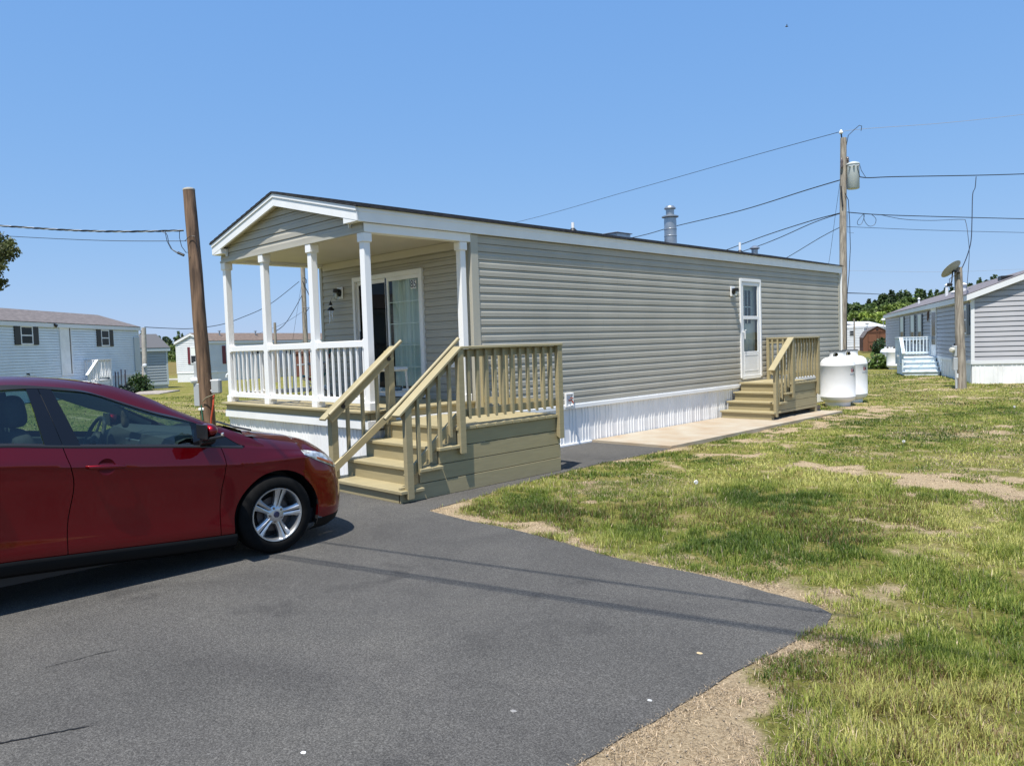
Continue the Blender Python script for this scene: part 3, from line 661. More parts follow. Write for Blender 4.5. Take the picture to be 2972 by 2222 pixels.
# posts
def post(x, y, w=0.098):
    mb = MB(); mb.box(x-w/2, x+w/2, y-w/2, y+w/2, ZDK, 3.09); o = mb.build('porch_post', M_whitep, H, bevel=0.006)
    k = w/2+0.018; MB().box(x-k, x+k, y-k, y+k, ZDK+0.001, ZDK+0.105).build('post_base', M_whitep, o, bevel=0.006)
    MB().box(x-k, x+k, y-k, y+k, 2.975, 3.088).build('post_capital', M_whitep, o, bevel=0.006)
PX = [-11.82, -10.58, -9.24, -8.0]
for x in PX: post(x, YF+0.05)
post(XR-0.06, 7.10)
def prail(x0, y0, x1, y1, nb, ends=True):
    mb = MB(); d = V((x1-x0, y1-y0, 0)); u = d.normalized(); s = V((-u.y, u.x, 0))
    rail = MB(); c = V(((x0+x1)/2, (y0+y1)/2, 0))
    rail.obox(c+V((0,0,1.725)), u*d.length/2, s*0.032, V((0,0,0.042))); low = MB(); low.obox(c+V((0,0,1.0)), u*d.length/2, s*0.026, V((0,0,0.036)))
    for e, sg in ((V((x0,y0,0)), 1), (V((x1,y1,0)), -1)):
        for rl_, zz, hh in ((rail, 1.725, 0.058), (low, 1.0, 0.05)): rl_.obox(e+u*sg*0.012+V((0,0,zz)), u*0.012, s*0.045, V((0,0,hh)))
    r_ = rail.build('porch_railing', M_whitep, H, bevel=0.005); low.build('bottom_rail', M_whitep, r_, bevel=0.005)
    for k in range(nb):
        t = (k+0.5)/nb; p = V((x0,y0,0)).lerp(V((x1,y1,0)), t)
        b = MB(); b.obox(p+V((0,0,1.36)), u*0.0125, s*0.0125, V((0,0,0.335))); b.build('baluster', M_whitep, r_)
for i in range(3): prail(PX[i]+0.049, YF+0.05, PX[i+1]-0.049, YF+0.05, 8)
prail(PX[0], YF+0.1, PX[0], YW-0.02, 12)
# deck
mb = MB(); yy = 5.375
while yy < YW-0.01:
    mb.box(XL-0.06, XR+0.015, yy, min(yy+0.137, YW), 0.857, ZDK+random.uniform(-.001,.001)); yy += 0.142
mb.build('porch_deck', M_tan, H, bevel=0.003)
mb = MB(); mb.box(XL+0.01, XR-0.02, 5.43, 5.47, 0.765, 0.857); mb.box(XR-0.05, XR-0.01, 5.47, YW+0.1, 0.765, 0.857); mb.box(XL+0.01, XL+0.05, 5.47, YW, 0.765, 0.857); mb.build('deck_rim', M_tandk, H)
# skirting
mb = MB(); corrug(mb, (XL+0.03, 5.47, 0), Nx, -U, XR-XL-0.06, 0.0, 0.665); corrug(mb, (XR-0.03, 5.47, 0), U, Nx, YB-5.47, 0.0, 0.63); corrug(mb, (XL+0.03, YB, 0), -U, -Nx, YB-5.47, 0, 0.63); corrug(mb, (XR-0.03, YB, 0), -Nx, U, XR-XL, 0, 0.63)
sk = mb.build('skirting', M_skirt, H, fix=False)
mb = MB(); mb.box(XL-0.01, XR+0.006, 5.415, 5.468, 0.655, 0.764); mb.box(XR-0.02, XR+0.02, YW+0.0, YB+0.02, 0.605, 0.672); mb.box(XR-0.02, XR+0.008, YW, YB+0.02, 0.672, 0.692)
mb.box(XR-0.03, XR+0.006, 5.468, YW, 0.655, 0.764); mb.box(XL-0.02, XL+0.02, 5.47, YB, 0.605, 0.692); mb.box(XR-0.028, XR-0.004, 5.48, 9.8, 0.012, 0.045); mb.build('skirting_band', M_white, sk, bevel=0.004)
# sliding door (x -10.82..-9.03, z .89..2.83)
DX0, DX1, DZ0, DZ1 = -10.86, -9.02, 0.90, 2.84
mb = MB(); yo = YW-0.045
mb.box(DX0, DX0+0.065, yo, YW+0.02, DZ0, DZ1); mb.box(DX1-0.065, DX1, yo, YW+0.02, DZ0, DZ1); mb.box(DX0+0.065, DX1-0.065, yo, YW+0.02, DZ1-0.075, DZ1); mb.box(DX0+0.065, DX1-0.065, yo, YW+0.02, DZ0, DZ0+0.03)
xm = (DX0+DX1)/2-0.02
sd = mb.build('sliding_door', M_white, H, bevel=0.004)
mb = MB()   # right (fixed) panel frame and left panel frame
for (a, c, y) in ((xm+0.03, DX1-0.065, YW-0.012), (DX0+0.065, xm-0.015, YW+0.02)):
    mb.box(a, a+0.045, y-0.012, y+0.012, DZ0+0.03, DZ1-0.075); mb.box(c-0.045, c, y-0.012, y+0.012, DZ0+0.03, DZ1-0.075)
    mb.box(a+0.045, c-0.045, y-0.012, y+0.012, DZ1-0.135, DZ1-0.075); mb.box(a+0.045, c-0.045, y-0.012, y+0.012, DZ0+0.03, DZ0+0.13)
mb.build('door_frame', M_white, sd, bevel=0.003)
MB().add([(xm+0.075, YW-0.012, DZ0+0.13),(DX1-0.11, YW-0.012, DZ0+0.13),(DX1-0.11, YW-0.012, DZ1-0.135),(xm+0.075, YW-0.012, DZ1-0.135)], [(0,1,2,3)]).build('glass_pane', G_door, sd, fix=False)
MB().add([(DX0+0.11, YW+0.02, DZ0+0.13),(xm-0.06, YW+0.02, DZ0+0.13),(xm-0.06, YW+0.02, DZ1-0.135),(DX0+0.11, YW+0.02, DZ1-0.135)], [(0,1,2,3)]).build('screen_pane', G_screen, sd, fix=False)
mb = MB(); gx0, gx1 = xm+0.075, DX1-0.11
for k in (1, 2): x = gx0+(gx1-gx0)*k/3; mb.box(x-0.006, x+0.006, YW-0.006, YW+0.0, DZ0+0.13, DZ1-0.135)
for k in range(1, 5): z = DZ0+0.13+(DZ1-DZ0-0.265)*k/5; mb.box(gx0, gx1, YW-0.007, YW-0.001, z-0.006, z+0.006)
mb.build('door_grille', M_white, sd)
mb = MB(); mb.box(xm-0.012, xm+0.028, YW-0.02, YW+0.03, DZ0+0.03, DZ1-0.075); mb.box(DX0+0.115, DX0+0.155, YW-0.005, YW+0.015, 1.72, 1.95); mb.build('door_seal', M_blackg, sd)
# room behind the sliding door: curtains and dark interior
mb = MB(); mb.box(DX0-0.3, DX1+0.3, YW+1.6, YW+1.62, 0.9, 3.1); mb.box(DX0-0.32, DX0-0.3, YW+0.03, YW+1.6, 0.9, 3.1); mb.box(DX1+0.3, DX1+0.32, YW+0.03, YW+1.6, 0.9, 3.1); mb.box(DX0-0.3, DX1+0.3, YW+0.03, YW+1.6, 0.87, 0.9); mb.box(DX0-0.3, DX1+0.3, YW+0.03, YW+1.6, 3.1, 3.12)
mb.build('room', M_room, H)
mb = MB(); rows = []
for z in (DZ0+0.16, 1.8, DZ1-0.1):
    rows.append([(gx0-0.06+(gx1-gx0+0.1)*k/80, YW+0.10+0.028*math.sin(k*0.72+0.4*math.sin(k*.2))+0.012*math.sin(k*1.9), z) for k in range(81)])
mb.grid(rows); mb.build('curtain', M_curtain, sd, smooth=True, fix=False)
# house number 85 on two small white tiles at the top of the fixed pane
for k, ch in enumerate('85'):
    cx = DX1-0.11-0.155+k*0.075; cz = DZ1-0.225
    pl = MB(); pl.box(cx-0.033, cx+0.033, YW-0.0185, YW-0.0155, cz-0.068, cz+0.068); pt = pl.build('number_tile', M_white, sd)
    vs, fs = text_mesh(ch, 0.155, 0.0015); tb = MB(); tb.add([(cx+v[0]*0.9, YW-0.0205, cz+v[1]) for v in vs], fs); tb.build('digit', M_blackg, pt, fix=False)
# rear storm door on the long wall
sy0, sy1, sz0, sz1 = 14.76, 15.67, 0.80, 2.88
mb = MB(); mb.box(XR-0.05, XR+0.035, sy0, sy0+0.055, sz0, sz1); mb.box(XR-0.05, XR+0.035, sy1-0.055, sy1, sz0, sz1); mb.box(XR-0.05, XR+0.035, sy0+0.055, sy1-0.055, sz1-0.06, sz1); mb.box(XR-0.05, XR+0.03, sy0+0.055, sy1-0.055, sz0-0.03, sz0+0.05)
dd = mb.build('storm_door', M_white, H, bevel=0.004)
mb = MB(); a, c = sy0+0.06, sy1-0.06; X0, X1_ = XR-0.005, XR+0.02
mb.box(X0, X1_, a, a+0.085, sz0+0.05, sz1-0.065); mb.box(X0, X1_, c-0.085, c, sz0+0.05, sz1-0.065); mb.box(X0, X1_, a+0.085, c-0.085, sz1-0.14, sz1-0.065); mb.box(X0, X1_, a+0.085, c-0.085, 2.03, 2.10); mb.box(X0, X1_, a+0.085, c-0.085, sz0+0.05, 1.35)
mb.build('door_leaf', M_white, dd, bevel=0.004)
mb = MB(); mb.box(X1_, X1_+0.004, a+0.10, c-0.10, sz0+0.14, sz0+0.15); mb.box(X1_, X1_+0.004, a+0.10, c-0.10, 1.27, 1.28); mb.box(X1_, X1_+0.004, a+0.10, a+0.11, sz0+0.15, 1.27); mb.box(X1_, X1_+0.004, c-0.11, c-0.10, sz0+0.15, 1.27); mb.build('kick_panel', M_skirt, dd)
for z0_, z1_ in ((2.10, sz1-0.14), (1.35, 2.03)): MB().add([(XR+0.006,a+0.085,z0_),(XR+0.006,c-0.085,z0_),(XR+0.006,c-0.085,z1_),(XR+0.006,a+0.085,z1_)], [(0,1,2,3)]).build('glass_pane', G_storm, dd, fix=False)
mb = MB(); mb.box(XR-0.12, XR-0.09, a, c, sz0+0.05, sz1-0.06); il = mb.build('inner_door', mat('inner door', (0.55,0.57,0.56), 0.5), dd)
mb = MB(); mb.box(XR-0.09, XR-0.086, a+0.17, c-0.20, 1.95, 2.65); mb.build('inner_pane', M_winglass, il)
mb = MB()
for k in range(2):
    y = a+0.17+(c-a-0.37)*(k+1)/3; mb.box(XR-0.086, XR-0.08, y-0.008, y+0.008, 1.95, 2.65)
mb.box(XR-0.086, XR-0.08, a+0.17, c-0.2, 2.29, 2.31); mb.build('inner_grille', M_white, il)
mb = MB(); mb.tube([(X1_+0.05, a+0.035, 1.78), (X1_+0.05, a+0.035, 1.62)], 0.010, 8); mb.tube([(X1_, a+0.035, 1.77), (X1_+0.05, a+0.035, 1.77)], 0.009, 8); mb.tube([(X1_+0.05, a+0.035, 1.80), (X1_+0.045, a+0.10, 1.80)], 0.009, 8); mb.build('door_handle', M_whitep, dd)
# jelly-jar wall lamps
G_jar = glassmat('jar glass', (0.85,0.87,0.86), 1.0)
def walllamp(c, nrm, side):
    c, nrm, side = V(c), V(nrm), V(side)
    pl = MB(); pl.obox(c+nrm*0.012, side*0.085, nrm*0.012, V((0,0,0.10))); o = pl.build('wall_lamp', M_white, H, bevel=0.006)
    k = MB(); k.lathe(c+nrm*0.024, nrm, [(0,0),(0.062,0),(0.062,0.02),(0.04,0.035)], 20); k.lathe(c+nrm*0.09+V((0,0,0.035)), (0,0,1), [(0,0.03),(0.05,0.03),(0.055,-0.015),(0.05,-0.03),(0,-0.03)], 18); k.obox(c+nrm*0.06+V((0,0,0.045)), side*0.045, nrm*0.05, V((0,0,0.014)))
    k.build('lamp_cap', M_black, o, smooth=True)
    MB().lathe(c+nrm*0.09+V((0,0,0.005)), (0,0,-1), [(0.042,0),(0.05,0.05),(0.045,0.10),(0.02,0.125),(0,0.13)], 18).build('lamp_glass', G_jar, o, smooth=True)
    MB().lathe(c+nrm*0.09+V((0,0,0.0)), (0,0,-1), [(0.014,0),(0.016,0.03),(0.027,0.06),(0.018,0.09),(0,0.095)], 12).build('bulb', mat('lamp bulb', (0.75,0.75,0.72), 0.3), o, smooth=True)
walllamp((-11.25, YW-0.012, 2.62), (0,-1,0), (1,0,0)); walllamp((XR+0.014, 14.45, 2.60), (1,0,0), (0,1,0))
# outlets and tap
mb = MB(); mb.obox((-8.38, YW-0.03, 1.55), (0.04,0,0), (0,0.02,0), (0,0,0.055)); mb.obox((-8.38, YW-0.03, 1.40), (0.035,0,0), (0,0.014,0), (0,0,0.05)); mb.build('outlet_box', M_white, H, bevel=0.006)
mb = MB(); 
for b_ in ((9.12,9.145,.64,.86),(9.285,9.31,.64,.86),(9.145,9.285,.835,.86),(9.145,9.285,.64,.665)): mb.box(XR-0.0, XR+0.04, b_[0], b_[1], b_[2], b_[3])
mb.box(XR+0.0, XR+0.018, 9.145, 9.285, .665, .835); fb = mb.build('tap_box', M_white, H, bevel=0.003)
mb = MB(); mb.tube([(XR+0.018,9.215,.745),(XR+0.08,9.215,.745),(XR+0.11,9.215,.70)], 0.013, 8); mb.lathe((XR+0.075,9.215,.775), (0.3,0,1), [(0,0),(0.028,0),(0.028,0.012),(0,0.014)], 10); mb.build('tap', mat('tap brass red', (0.35,0.10,0.06), 0.35, metal=0.5), fb)
# end of the home: white conduit and meter pipe down the corner
MB().tube([(XR+0.03, YB+0.06, 0.05), (XR+0.03, YB+0.06, 3.2)], 0.025, 8).build('conduit', M_white, H)

# ================================================================ wooden steps (used four times)
def steps(name, F, rz, label, Wd, ris, ptop, yend, mtop, mside, n_flat, n_slope, left_rail=False, grab=False, gap=0.0, cat='steps', lift=0.0, mirror=False, post_h=0.90, closed=True):
    """local frame: wall at x=0, outwards +x, flight descends towards -y; ris = [(y_front, z_top)...], ptop = platform (y_front, z)"""
    t = thing(name, label, cat, F, rz, world=False); S = -1 if mirror else 1
    def X_(mb):
        if mirror: mb.v = [(-v[0], v[1], v[2]) for v in mb.v]
        return mb
    allr = list(ris)+[ptop]; zprev = lift
    for k, (y, z) in enumerate(allr):
        yn = allr[k+1][0]+0.02 if k < len(allr)-1 else yend
        if k < len(allr)-1:
            mb = MB(); mid = (y-0.03+yn)/2
            mb.box(-0.005, Wd+0.055, y-0.03, mid-0.003, z-0.036, z); mb.box(-0.005, Wd+0.05, mid+0.003, yn, z-0.036, z-0.0015); X_(mb).build('tread', mtop, t, bevel=0.004)
        mb = MB(); mb.box(0.02, Wd-0.01, y, y+0.02, zprev, z-0.037); X_(mb).build('riser', mside, t, bevel=0.002); zprev = z-0.002
    mb = MB(); yy = ptop[0]-0.03; nb = max(1, round((yend-yy)/0.142)); st = (yend-yy)/nb
    for k in range(nb): mb.box(0.0, Wd+0.03+random.uniform(-.003,.003), yy+k*st+0.003, yy+(k+1)*st-0.003, ptop[1]-0.036, ptop[1]+random.uniform(-.0015,.0015))
    X_(mb).build('platform', mtop, t, bevel=0.003)
    # planked outer side and end
    mb = MB(); nz_ = len(allr)
    for k in range(nz_):
        z0 = lift+(ptop[1]-0.036-lift)*k/nz_+0.002; z1 = lift+(ptop[1]-0.036-lift)*(k+1)/nz_-0.005
        if k == 0 and gap > 0: z0 = gap
        mb.box(Wd-0.03, Wd+random.uniform(-.002,.002), allr[k][0]+0.0, yend, z0, z1)
    X_(mb).build('side_board', mside, t, bevel=0.003)
    mb = MB(); mb.box(0.03, Wd-0.032, yend-0.03, yend-0.003, max(lift, gap), ptop[1]-0.037); X_(mb).build('end_board', mside, t)
    if gap > 0:
        mb = MB(); mb.box(Wd-0.12, Wd-0.004, yend-0.10, yend-0.004, lift, gap); mb.box(Wd-0.12, Wd-0.004, allr[0][0]+0.01, allr[0][0]+0.10, lift, gap); build_split(X_(mb), 'foot', mside, t)
    xo = Wd; pz = ptop[1]; yb, yc = ptop[0]+0.03, yend-0.03; ya = ris[0][0]+0.10
    zt = pz+post_h; zlow = ris[0][1]+post_h+0.0; sl = (zt-zlow)/(yb-ya); zA = lambda y: zt - (yb-y)*sl if y < yb else zt
    def pst(x0, x1, y, z0, z1, w=0.088):
        mb = MB(); mb.prism([(x0,y-w/2,z0+0.035),(x1,y-w/2,z0),(x1,y-w/2,z1),(x0,y-w/2,z1)], (0, w, 0)); X_(mb).build('rail_post', mtop if False else mside, t, bevel=0.004)
    pst(xo+0.002, xo+0.062, ya, max(lift+0.02, ris[0][1]-0.10), zA(ya)-0.02); pst(xo+0.002, xo+0.064, yb, pz-0.30, zt-0.02); pst(xo+0.002, xo+0.064, yc, pz-0.31, zt-0.02)
    # sub rails
    mb = MB(); mb.box(xo-0.036, xo, yb-0.03, yc+0.03, zt-0.115, zt-0.025); mb.box(xo-0.036, xo, yb, yc, pz+0.105, pz+0.19)
    mb.bar((xo-0.018, ya-0.05, zA(ya-0.05)-0.075), (xo-0.018, yb, zt-0.075), 0.036, 0.09, (1,0,0))
    mb.bar((xo-0.018, ya, zA(ya)-post_h+0.12), (xo-0.018, yb+0.0, pz+0.12), 0.036, 0.09, (1,0,0)); build_split(X_(mb), 'rail', mside, t, bevel=0.003)
    cp = MB(); cp.box(xo-0.055, xo+0.075, yb-0.005, yend+0.02, zt-0.022, zt+0.008)
    cp.bar((xo+0.01, ya-0.13, zA(ya-0.13)-0.008), (xo+0.01, yb, zt-0.008), 0.125, 0.03, (1,0,0)); build_split(X_(cp), 'rail_cap', mtop, t, bevel=0.005)
    for k in range(n_flat):
        y = yb+(yc-yb)*(k+1)/(n_flat+1); mb = MB(); w = 0.035
        mb.prism([(xo+0.001,y-w/2,pz+0.115),(xo+0.036,y-w/2,pz+0.08),(xo+0.036,y-w/2,zt-0.045),(xo+0.03,y-w/2,zt-0.032),(xo+0.001,y-w/2,zt-0.032)], (0,w,0)); X_(mb).build('baluster', mside, t)
    for k in range(n_slope):
        y = ya+(yb-ya)*(k+1)/(n_slope+1); mb = MB(); w = 0.035; zz = zA(y); zb = zz-post_h+0.02
        mb.prism([(xo+0.001,y-w/2,zb+0.035),(xo+0.036,y-w/2,zb),(xo+0.036,y-w/2,zz-0.06),(xo+0.03,y-w/2,zz-0.05),(xo+0.001,y-w/2,zz-0.05)], (0,w,0)); X_(mb).build('baluster', mside, t)
    # far end rail
    mb = MB(); mb.box(0.03, xo-0.04, yc-0.018, yc+0.018, zt-0.115, zt-0.025); mb.box(0.03, xo-0.04, yc-0.018, yc+0.018, pz+0.105, pz+0.19); build_split(X_(mb), 'rail', mtop, t)
    mb = MB(); mb.box(0.0, xo-0.057, yc-0.045, yc+0.06, zt-0.022, zt+0.008); X_(mb).build('rail_cap', mtop, t, bevel=0.004)
    mb = MB(); mb.box(0.0, 0.06, yc-0.04, yc+0.045, pz, zt-0.024); X_(mb).build('rail_post', mtop, t, bevel=0.004)
    ne = max(3, int(Wd/0.135))
    for k in range(ne):
        x = 0.06+(xo-0.12)*(k+0.7)/ne; mb = MB(); mb.box(x-0.0175, x+0.0175, yc-0.053, yc-0.019, pz+0.09, zt-0.03); X_(mb).build('baluster', mtop, t)
    if left_rail:
        xl = 0.13; ya2, yb2 = ya-0.10, yb+0.0
        for y, z0, z1 in ((ya2+0.02, 0.02, zA(ya2)-0.03), (yb2, 0.45, zt-0.02)):
            mb = MB(); mb.box(xl-0.045, xl+0.045, y-0.044, y+0.044, z0, z1); X_(mb).build('rail_post', mside, t, bevel=0.004)
        mb = MB(); mb.bar((xl+0.062, ya2-0.03, zA(ya2)-post_h+0.20), (xl+0.062, yb2+0.04, pz+0.17), 0.034, 0.09, (1,0,0)); mb.bar((xl+0.062, ya2-0.06, zA(ya2-0.06)-0.075), (xl+0.062, yb2, zt-0.075), 0.034, 0.09, (1,0,0)); build_split(X_(mb), 'rail', mtop, t, bevel=0.004)
        mb = MB(); mb.bar((xl+0.03, ya2-0.14, zA(ya2-0.14)-0.008), (xl+0.03, yb2+0.05, zA(yb2)+0.03), 0.12, 0.03, (1,0,0)); X_(mb).build('rail_cap', mtop, t, bevel=0.005)
        for k in range(3):
            y = ya2+(yb2-ya2)*(k+1)/4; mb = MB(); zz = zA(y); mb.box(xl+0.0, xl+0.036, y-0.0175, y+0.0175, zz-post_h+0.14, zz-0.05); X_(mb).build('baluster', mside, t)
    if grab:
        for gxx in ((0.13+0.125), (xo-0.085)):
            ya3 = ya-0.20; mb = MB(); mb.tube([(gxx, ya3, zA(ya3)+0.02), (gxx, yb+0.10, zt+0.05+0.10*sl*0.6)], 0.021, 12); hr = X_(mb).build('handrail', mtop, t, smooth=True)
            mb = MB()
            for yq in (ya+0.02, yb-0.06): mb.tube([(gxx, yq, zA(yq)-0.00), (gxx+(-0.05 if gxx < xo/2 else 0.05), yq, zA(yq)-0.06)], 0.011, 8); mb.lathe((gxx+(-0.045 if gxx < xo/2 else 0.045), yq, zA(yq)-0.07), (1,0,0), [(0,-.006),(0.028,-.006),(0.028,.006),(0,.006)], 12)
            build_split(X_(mb), 'handrail_bracket', M_black, hr)
    return t
st1 = steps('porch_steps', (XR+0.0, 4.82, 0.0), 0, 'wide tan painted wooden steps with platform and round handrails at the front porch', 1.42,
      [(0.0,0.15),(0.27,0.35),(0.545,0.548)], (0.83,0.745), 2.57, M_tan, M_tandk, 11, 4, left_rail=True, grab=True, post_h=0.90, lift=0.012)
st2 = steps('back_steps', (XR+0.03, 13.88, 0.05), 0, 'narrow tan painted wooden steps under the white storm door of the clay home', 1.09,
      [(0.0,0.15),(0.27,0.32),(0.54,0.49)], (0.80,0.67), 2.06, M_tan, M_tandk, 8, 4, gap=0.10, post_h=0.90)
o = MB().box(-7.28, -6.88, 16.02, 16.22, 0.05, 0.10).box(-7.26, -6.86, 16.0, 16.2, 0.102, 0.155).build('paver', mat('worn paver', (0.30,0.22,0.16), 0.9, var=0.2, vscale=20), bevel=0.004)
tag(o, 'stacked reddish pavers beside the foot of the back steps', 'paver')
# ================================================================ the red car
def herm(pts, x):
    """monotone-ish cubic through (x, y...) points"""
    n = len(pts)
    if x <= pts[0][0]: return list(pts[0][1:])
    if x >= pts[-1][0]: return list(pts[-1][1:])
    i = 0
    while pts[i+1][0] < x: i += 1
    x0, x1 = pts[i][0], pts[i+1][0]; t = (x-x0)/(x1-x0); out = []
    for k in range(1, len(pts[0])):
        y0, y1 = pts[i][k], pts[i+1][k]; d = (y1-y0)/(x1-x0)
        d0 = d if i == 0 else (y1-pts[i-1][k])/(x1-pts[i-1][0]); d1 = d if i == n-2 else (pts[i+2][k]-y0)/(pts[i+2][0]-x0)
        h = x1-x0
        out.append((2*t**3-3*t**2+1)*y0+(t**3-2*t**2+t)*h*d0+(-2*t**3+3*t**2)*y1+(t**3-t**2)*h*d1)
    return out
CW = 1.82
paint = bpy.data.materials.new('candy red paint'); paint.use_nodes = True; n = paint.node_tree.nodes; L = paint.node_tree.links; b = n['Principled BSDF']
b.inputs['Base Color'].default_value = (0.185, 0.0005, 0.0036, 1); b.inputs['Metallic'].default_value = 0.92; b.inputs['Roughness'].default_value = 0.42
b.inputs['Coat Weight'].default_value = 1.0; b.inputs['Specular IOR Level'].default_value = 0.2; b.inputs['Coat Roughness'].default_value = 0.02; b.inputs['Coat IOR'].default_value = 1.5
tc = n.new('ShaderNodeTexCoord'); nz = noisen(n, L, tc.outputs['Object'], 900, 2); bp = n.new('ShaderNodeBump'); bp.inputs['Strength'].default_value = 0.06; bp.inputs['Distance'].default_value = 0.001
L.new(nz.outputs[0], bp.inputs['Height']); L.new(bp.outputs[0], b.inputs['Normal'])
M_trim = mat('car window trim', (0.016,0.016,0.017), 0.32)
M_tyre = mat('tyre rubber', (0.006,0.006,0.006), 0.85, spec=0.15, var=0.3, vscale=20, bump=0.15, bscale=40)
M_alloy = mat('alloy wheel', (0.56,0.57,0.58), 0.3, metal=0.85, var=0.06, vscale=9)
M_int = mat('charcoal cabin plastic', (0.045,0.048,0.05), 0.65); M_seat = mat('seat fabric', (0.05,0.052,0.056), 0.9, var=0.15, vscale=40); M_head = mat('grey headliner', (0.50,0.52,0.49), 0.85)
hd = R(0); CAR = thing('parked_car', 'dark red five-door car parked on the driveway with its front at the porch steps', 'car', (-5.737+0.0, 2.977, 0.012), R(90)-hd, world=False)
F_belt = [(-3.45,1.10),(-2.6,1.13),(-1.85,1.092),(-1.48,1.045),(-0.545,0.937),(-0.20,0.89),(0.0,0.86),(0.3,0.815)]
F_crease = [(-3.45,1.0),(-2.6,0.99),(-1.86,0.953),(-1.45,0.90),(-0.36,0.768),(0.3,0.745)]
F_sill = [(-3.45,0.34),(-2.3,0.355),(-1.89,0.345),(-1.48,0.315),(-0.325,0.228),(0.3,0.21)]
OUT = [(0.3,0.0),(0.44,0.012),(0.56,0.045),(0.67,0.11),(0.76,0.22),(0.83,0.37),(0.875,0.56),(0.893,0.73),(0.898,0.91)]
acc = [0.0]
for i in range(1, len(OUT)): acc.append(acc[-1]+math.dist(OUT[i], OUT[i-1]))
OUTS = [(0.3+acc[i], *OUT[i]) for i in range(len(OUT))]; S_END = OUTS[-1][0]
def belt(u): return herm(F_belt, u)[0]
def crease(u): return herm(F_crease, u)[0]
def sill(u): return herm(F_sill, u)[0]
TOPF = [(0.3,0.815),(0.46,0.797),(0.60,0.770),(0.75,0.750),(0.95,0.740),(S_END,0.732)]
def recede(z): return herm([(0.10,0.10),(0.17,0.05),(0.25,0.012),(0.38,0.0),(0.5,0.012),(0.6,0.04),(0.68,0.09),(0.75,0.165),(0.82,0.26)], z)[0]
def side_pt(s, z):
    """point of the right flank/nose skin at station s (=u behind the front axle, arc length round the nose) and height z"""
    u = min(s, 0.3); zb, zc, zs = belt(u), crease(u), sill(u)
    fade = 1 - float(sstep(-0.05, 0.45, s)); 
    v = herm([(0.0,0.035),(zs-0.001,0.030),(zs+0.03,0.026),(zs+0.07,0.026),(zs+0.12,0.029),(zs+0.20,0.031),((zs+zc)/2+0.05,0.026),(zc-0.06,0.012),(zc-0.008,0.006*fade+0.003),(zc+0.004,0.0),(zc+0.03,0.006),(zb,0.05+0.02*(1-fade)),(zb+0.1,0.085)], z)[0]
    if s <= 0.3: 
        U_ = s; 
        if s < -3.0: v += 0.5*((-3.0-s)/0.45)**2*0.35
        return V((U_, v, z))
    ou, ov = herm(OUTS, s); w_ = float(sstep(0.3, 1.0, s)); e = 0.01
    a, b_ = herm(OUTS, max(0.3, s-e)), herm(OUTS, min(S_END, s+e)); d = V((b_[0]-a[0], b_[1]-a[1], 0)).normalized(); nr = V((-d.y, d.x, 0))   # inward normal
    p = V((ou, ov, z)) + nr*(v*(1-w_)); p.x -= recede(z)*(0.25+0.75*w_); 
    p.y += recede(z)*0.35*(1-w_)*float(sstep(0.3,0.5,s))
    return p
def seam(u, z):
    k = float(sstep(-1.95, -1.65, u)*(1-sstep(-0.30, -0.08, u))); return u + k*(0.058*math.exp(-((z-0.80)/0.20)**2) - 0.01)
AC, AR, AZ = 0.058, 0.372, 0.312   # arch centre u, radius, centre height
RC = -2.62
def lower_edge(s):
    zs = sill(min(s, 0.3))
    for c in (AC, RC):
        if abs(s-c) < AR: zs = max(zs, AZ+math.sqrt(max(0, AR**2-(s-c)**2))*0.985)
    if s > AC+AR: zs = herm([(AC+AR,0.235),(0.55,0.20),(0.9,0.175),(S_END,0.17)], s)[0]
    return zs
def top_edge(s): return belt(s) if s <= 0.3 else herm(TOPF, s)[0]
def cols(a, b_, step=0.05):
    out = set([a, b_]); k = int((b_-a)/step)+1
    for i in range(k+1): out.add(a+(b_-a)*i/k)
    for c in (AC, RC):
        for i in range(0, 41):
            x = c-AR*math.cos(math.pi*i/40); 
            if a < x < b_: out.add(x)
        for x in (c-AR-1e-4, c+AR+1e-4):
            if a < x < b_: out.add(x)
    return sorted(out)
ROWS = [0,.03,.06,.10,.15,.2,.27,.35,.43,.5,.57,.64,.70,.76,.80,.84,.88,.92,.96,1.0]
def mir(mb, side): 
    if side: mb.v = [(v[0], CW-v[1], v[2]) for v in mb.v]
    return mb
def panel(name, a, b_, side, parent, seamed=True, lip=True, label=None):
    mb = MB(); g = []; cs = cols(a, b_)
    for s in cs:
        zl, zt = lower_edge(s), top_edge(s); zc = crease(min(s, 0.3)); col = []
        zl2 = zl
        zs_ = sorted([zl2+(zt-zl2)*r for r in ROWS]+([zc-0.008, zc+0.004] if zl2+0.03 < zc < zt-0.03 else [zl2+(zt-zl2)*.985, zl2+(zt-zl2)*.99]))
        for z in zs_:
            p = side_pt(s, z)
            if seamed and s < 0.3: p.x = seam(s, z)
            col.append(p)
        g.append(col)
    mb.grid(g)
    # turned-in edges
    for edge in (0, -1):
        e = [p.copy() for p in g[edge]]; mb.grid([e, [p+V((0, 0.03, 0)) for p in e]])
    if lip:
        lo = [c[0] for c in g]; mb.grid([lo, [p+V((0, 0.035, 0.0)) for p in lo]])
    return mir(mb, side).build(name, paint, parent, smooth=True, fix=False, angle=50, label=label)
Rout = [(-3.40,.16,1.05),(-3.3,.24,1.15),(-3.1,.32,1.31),(-2.7,.385,1.43),(-2.2,.42,1.512),(-1.74,.43,1.532),(-1.46,.40,1.512),(-1.175,.36,1.468),(-1.04,.34,1.435),(-.835,.3,1.347),(-.62,.24,1.22),(-.4,.175,1.10),(-.25,.13,1.025),(-.12,.10,.96),(-.03,.09,.91)]
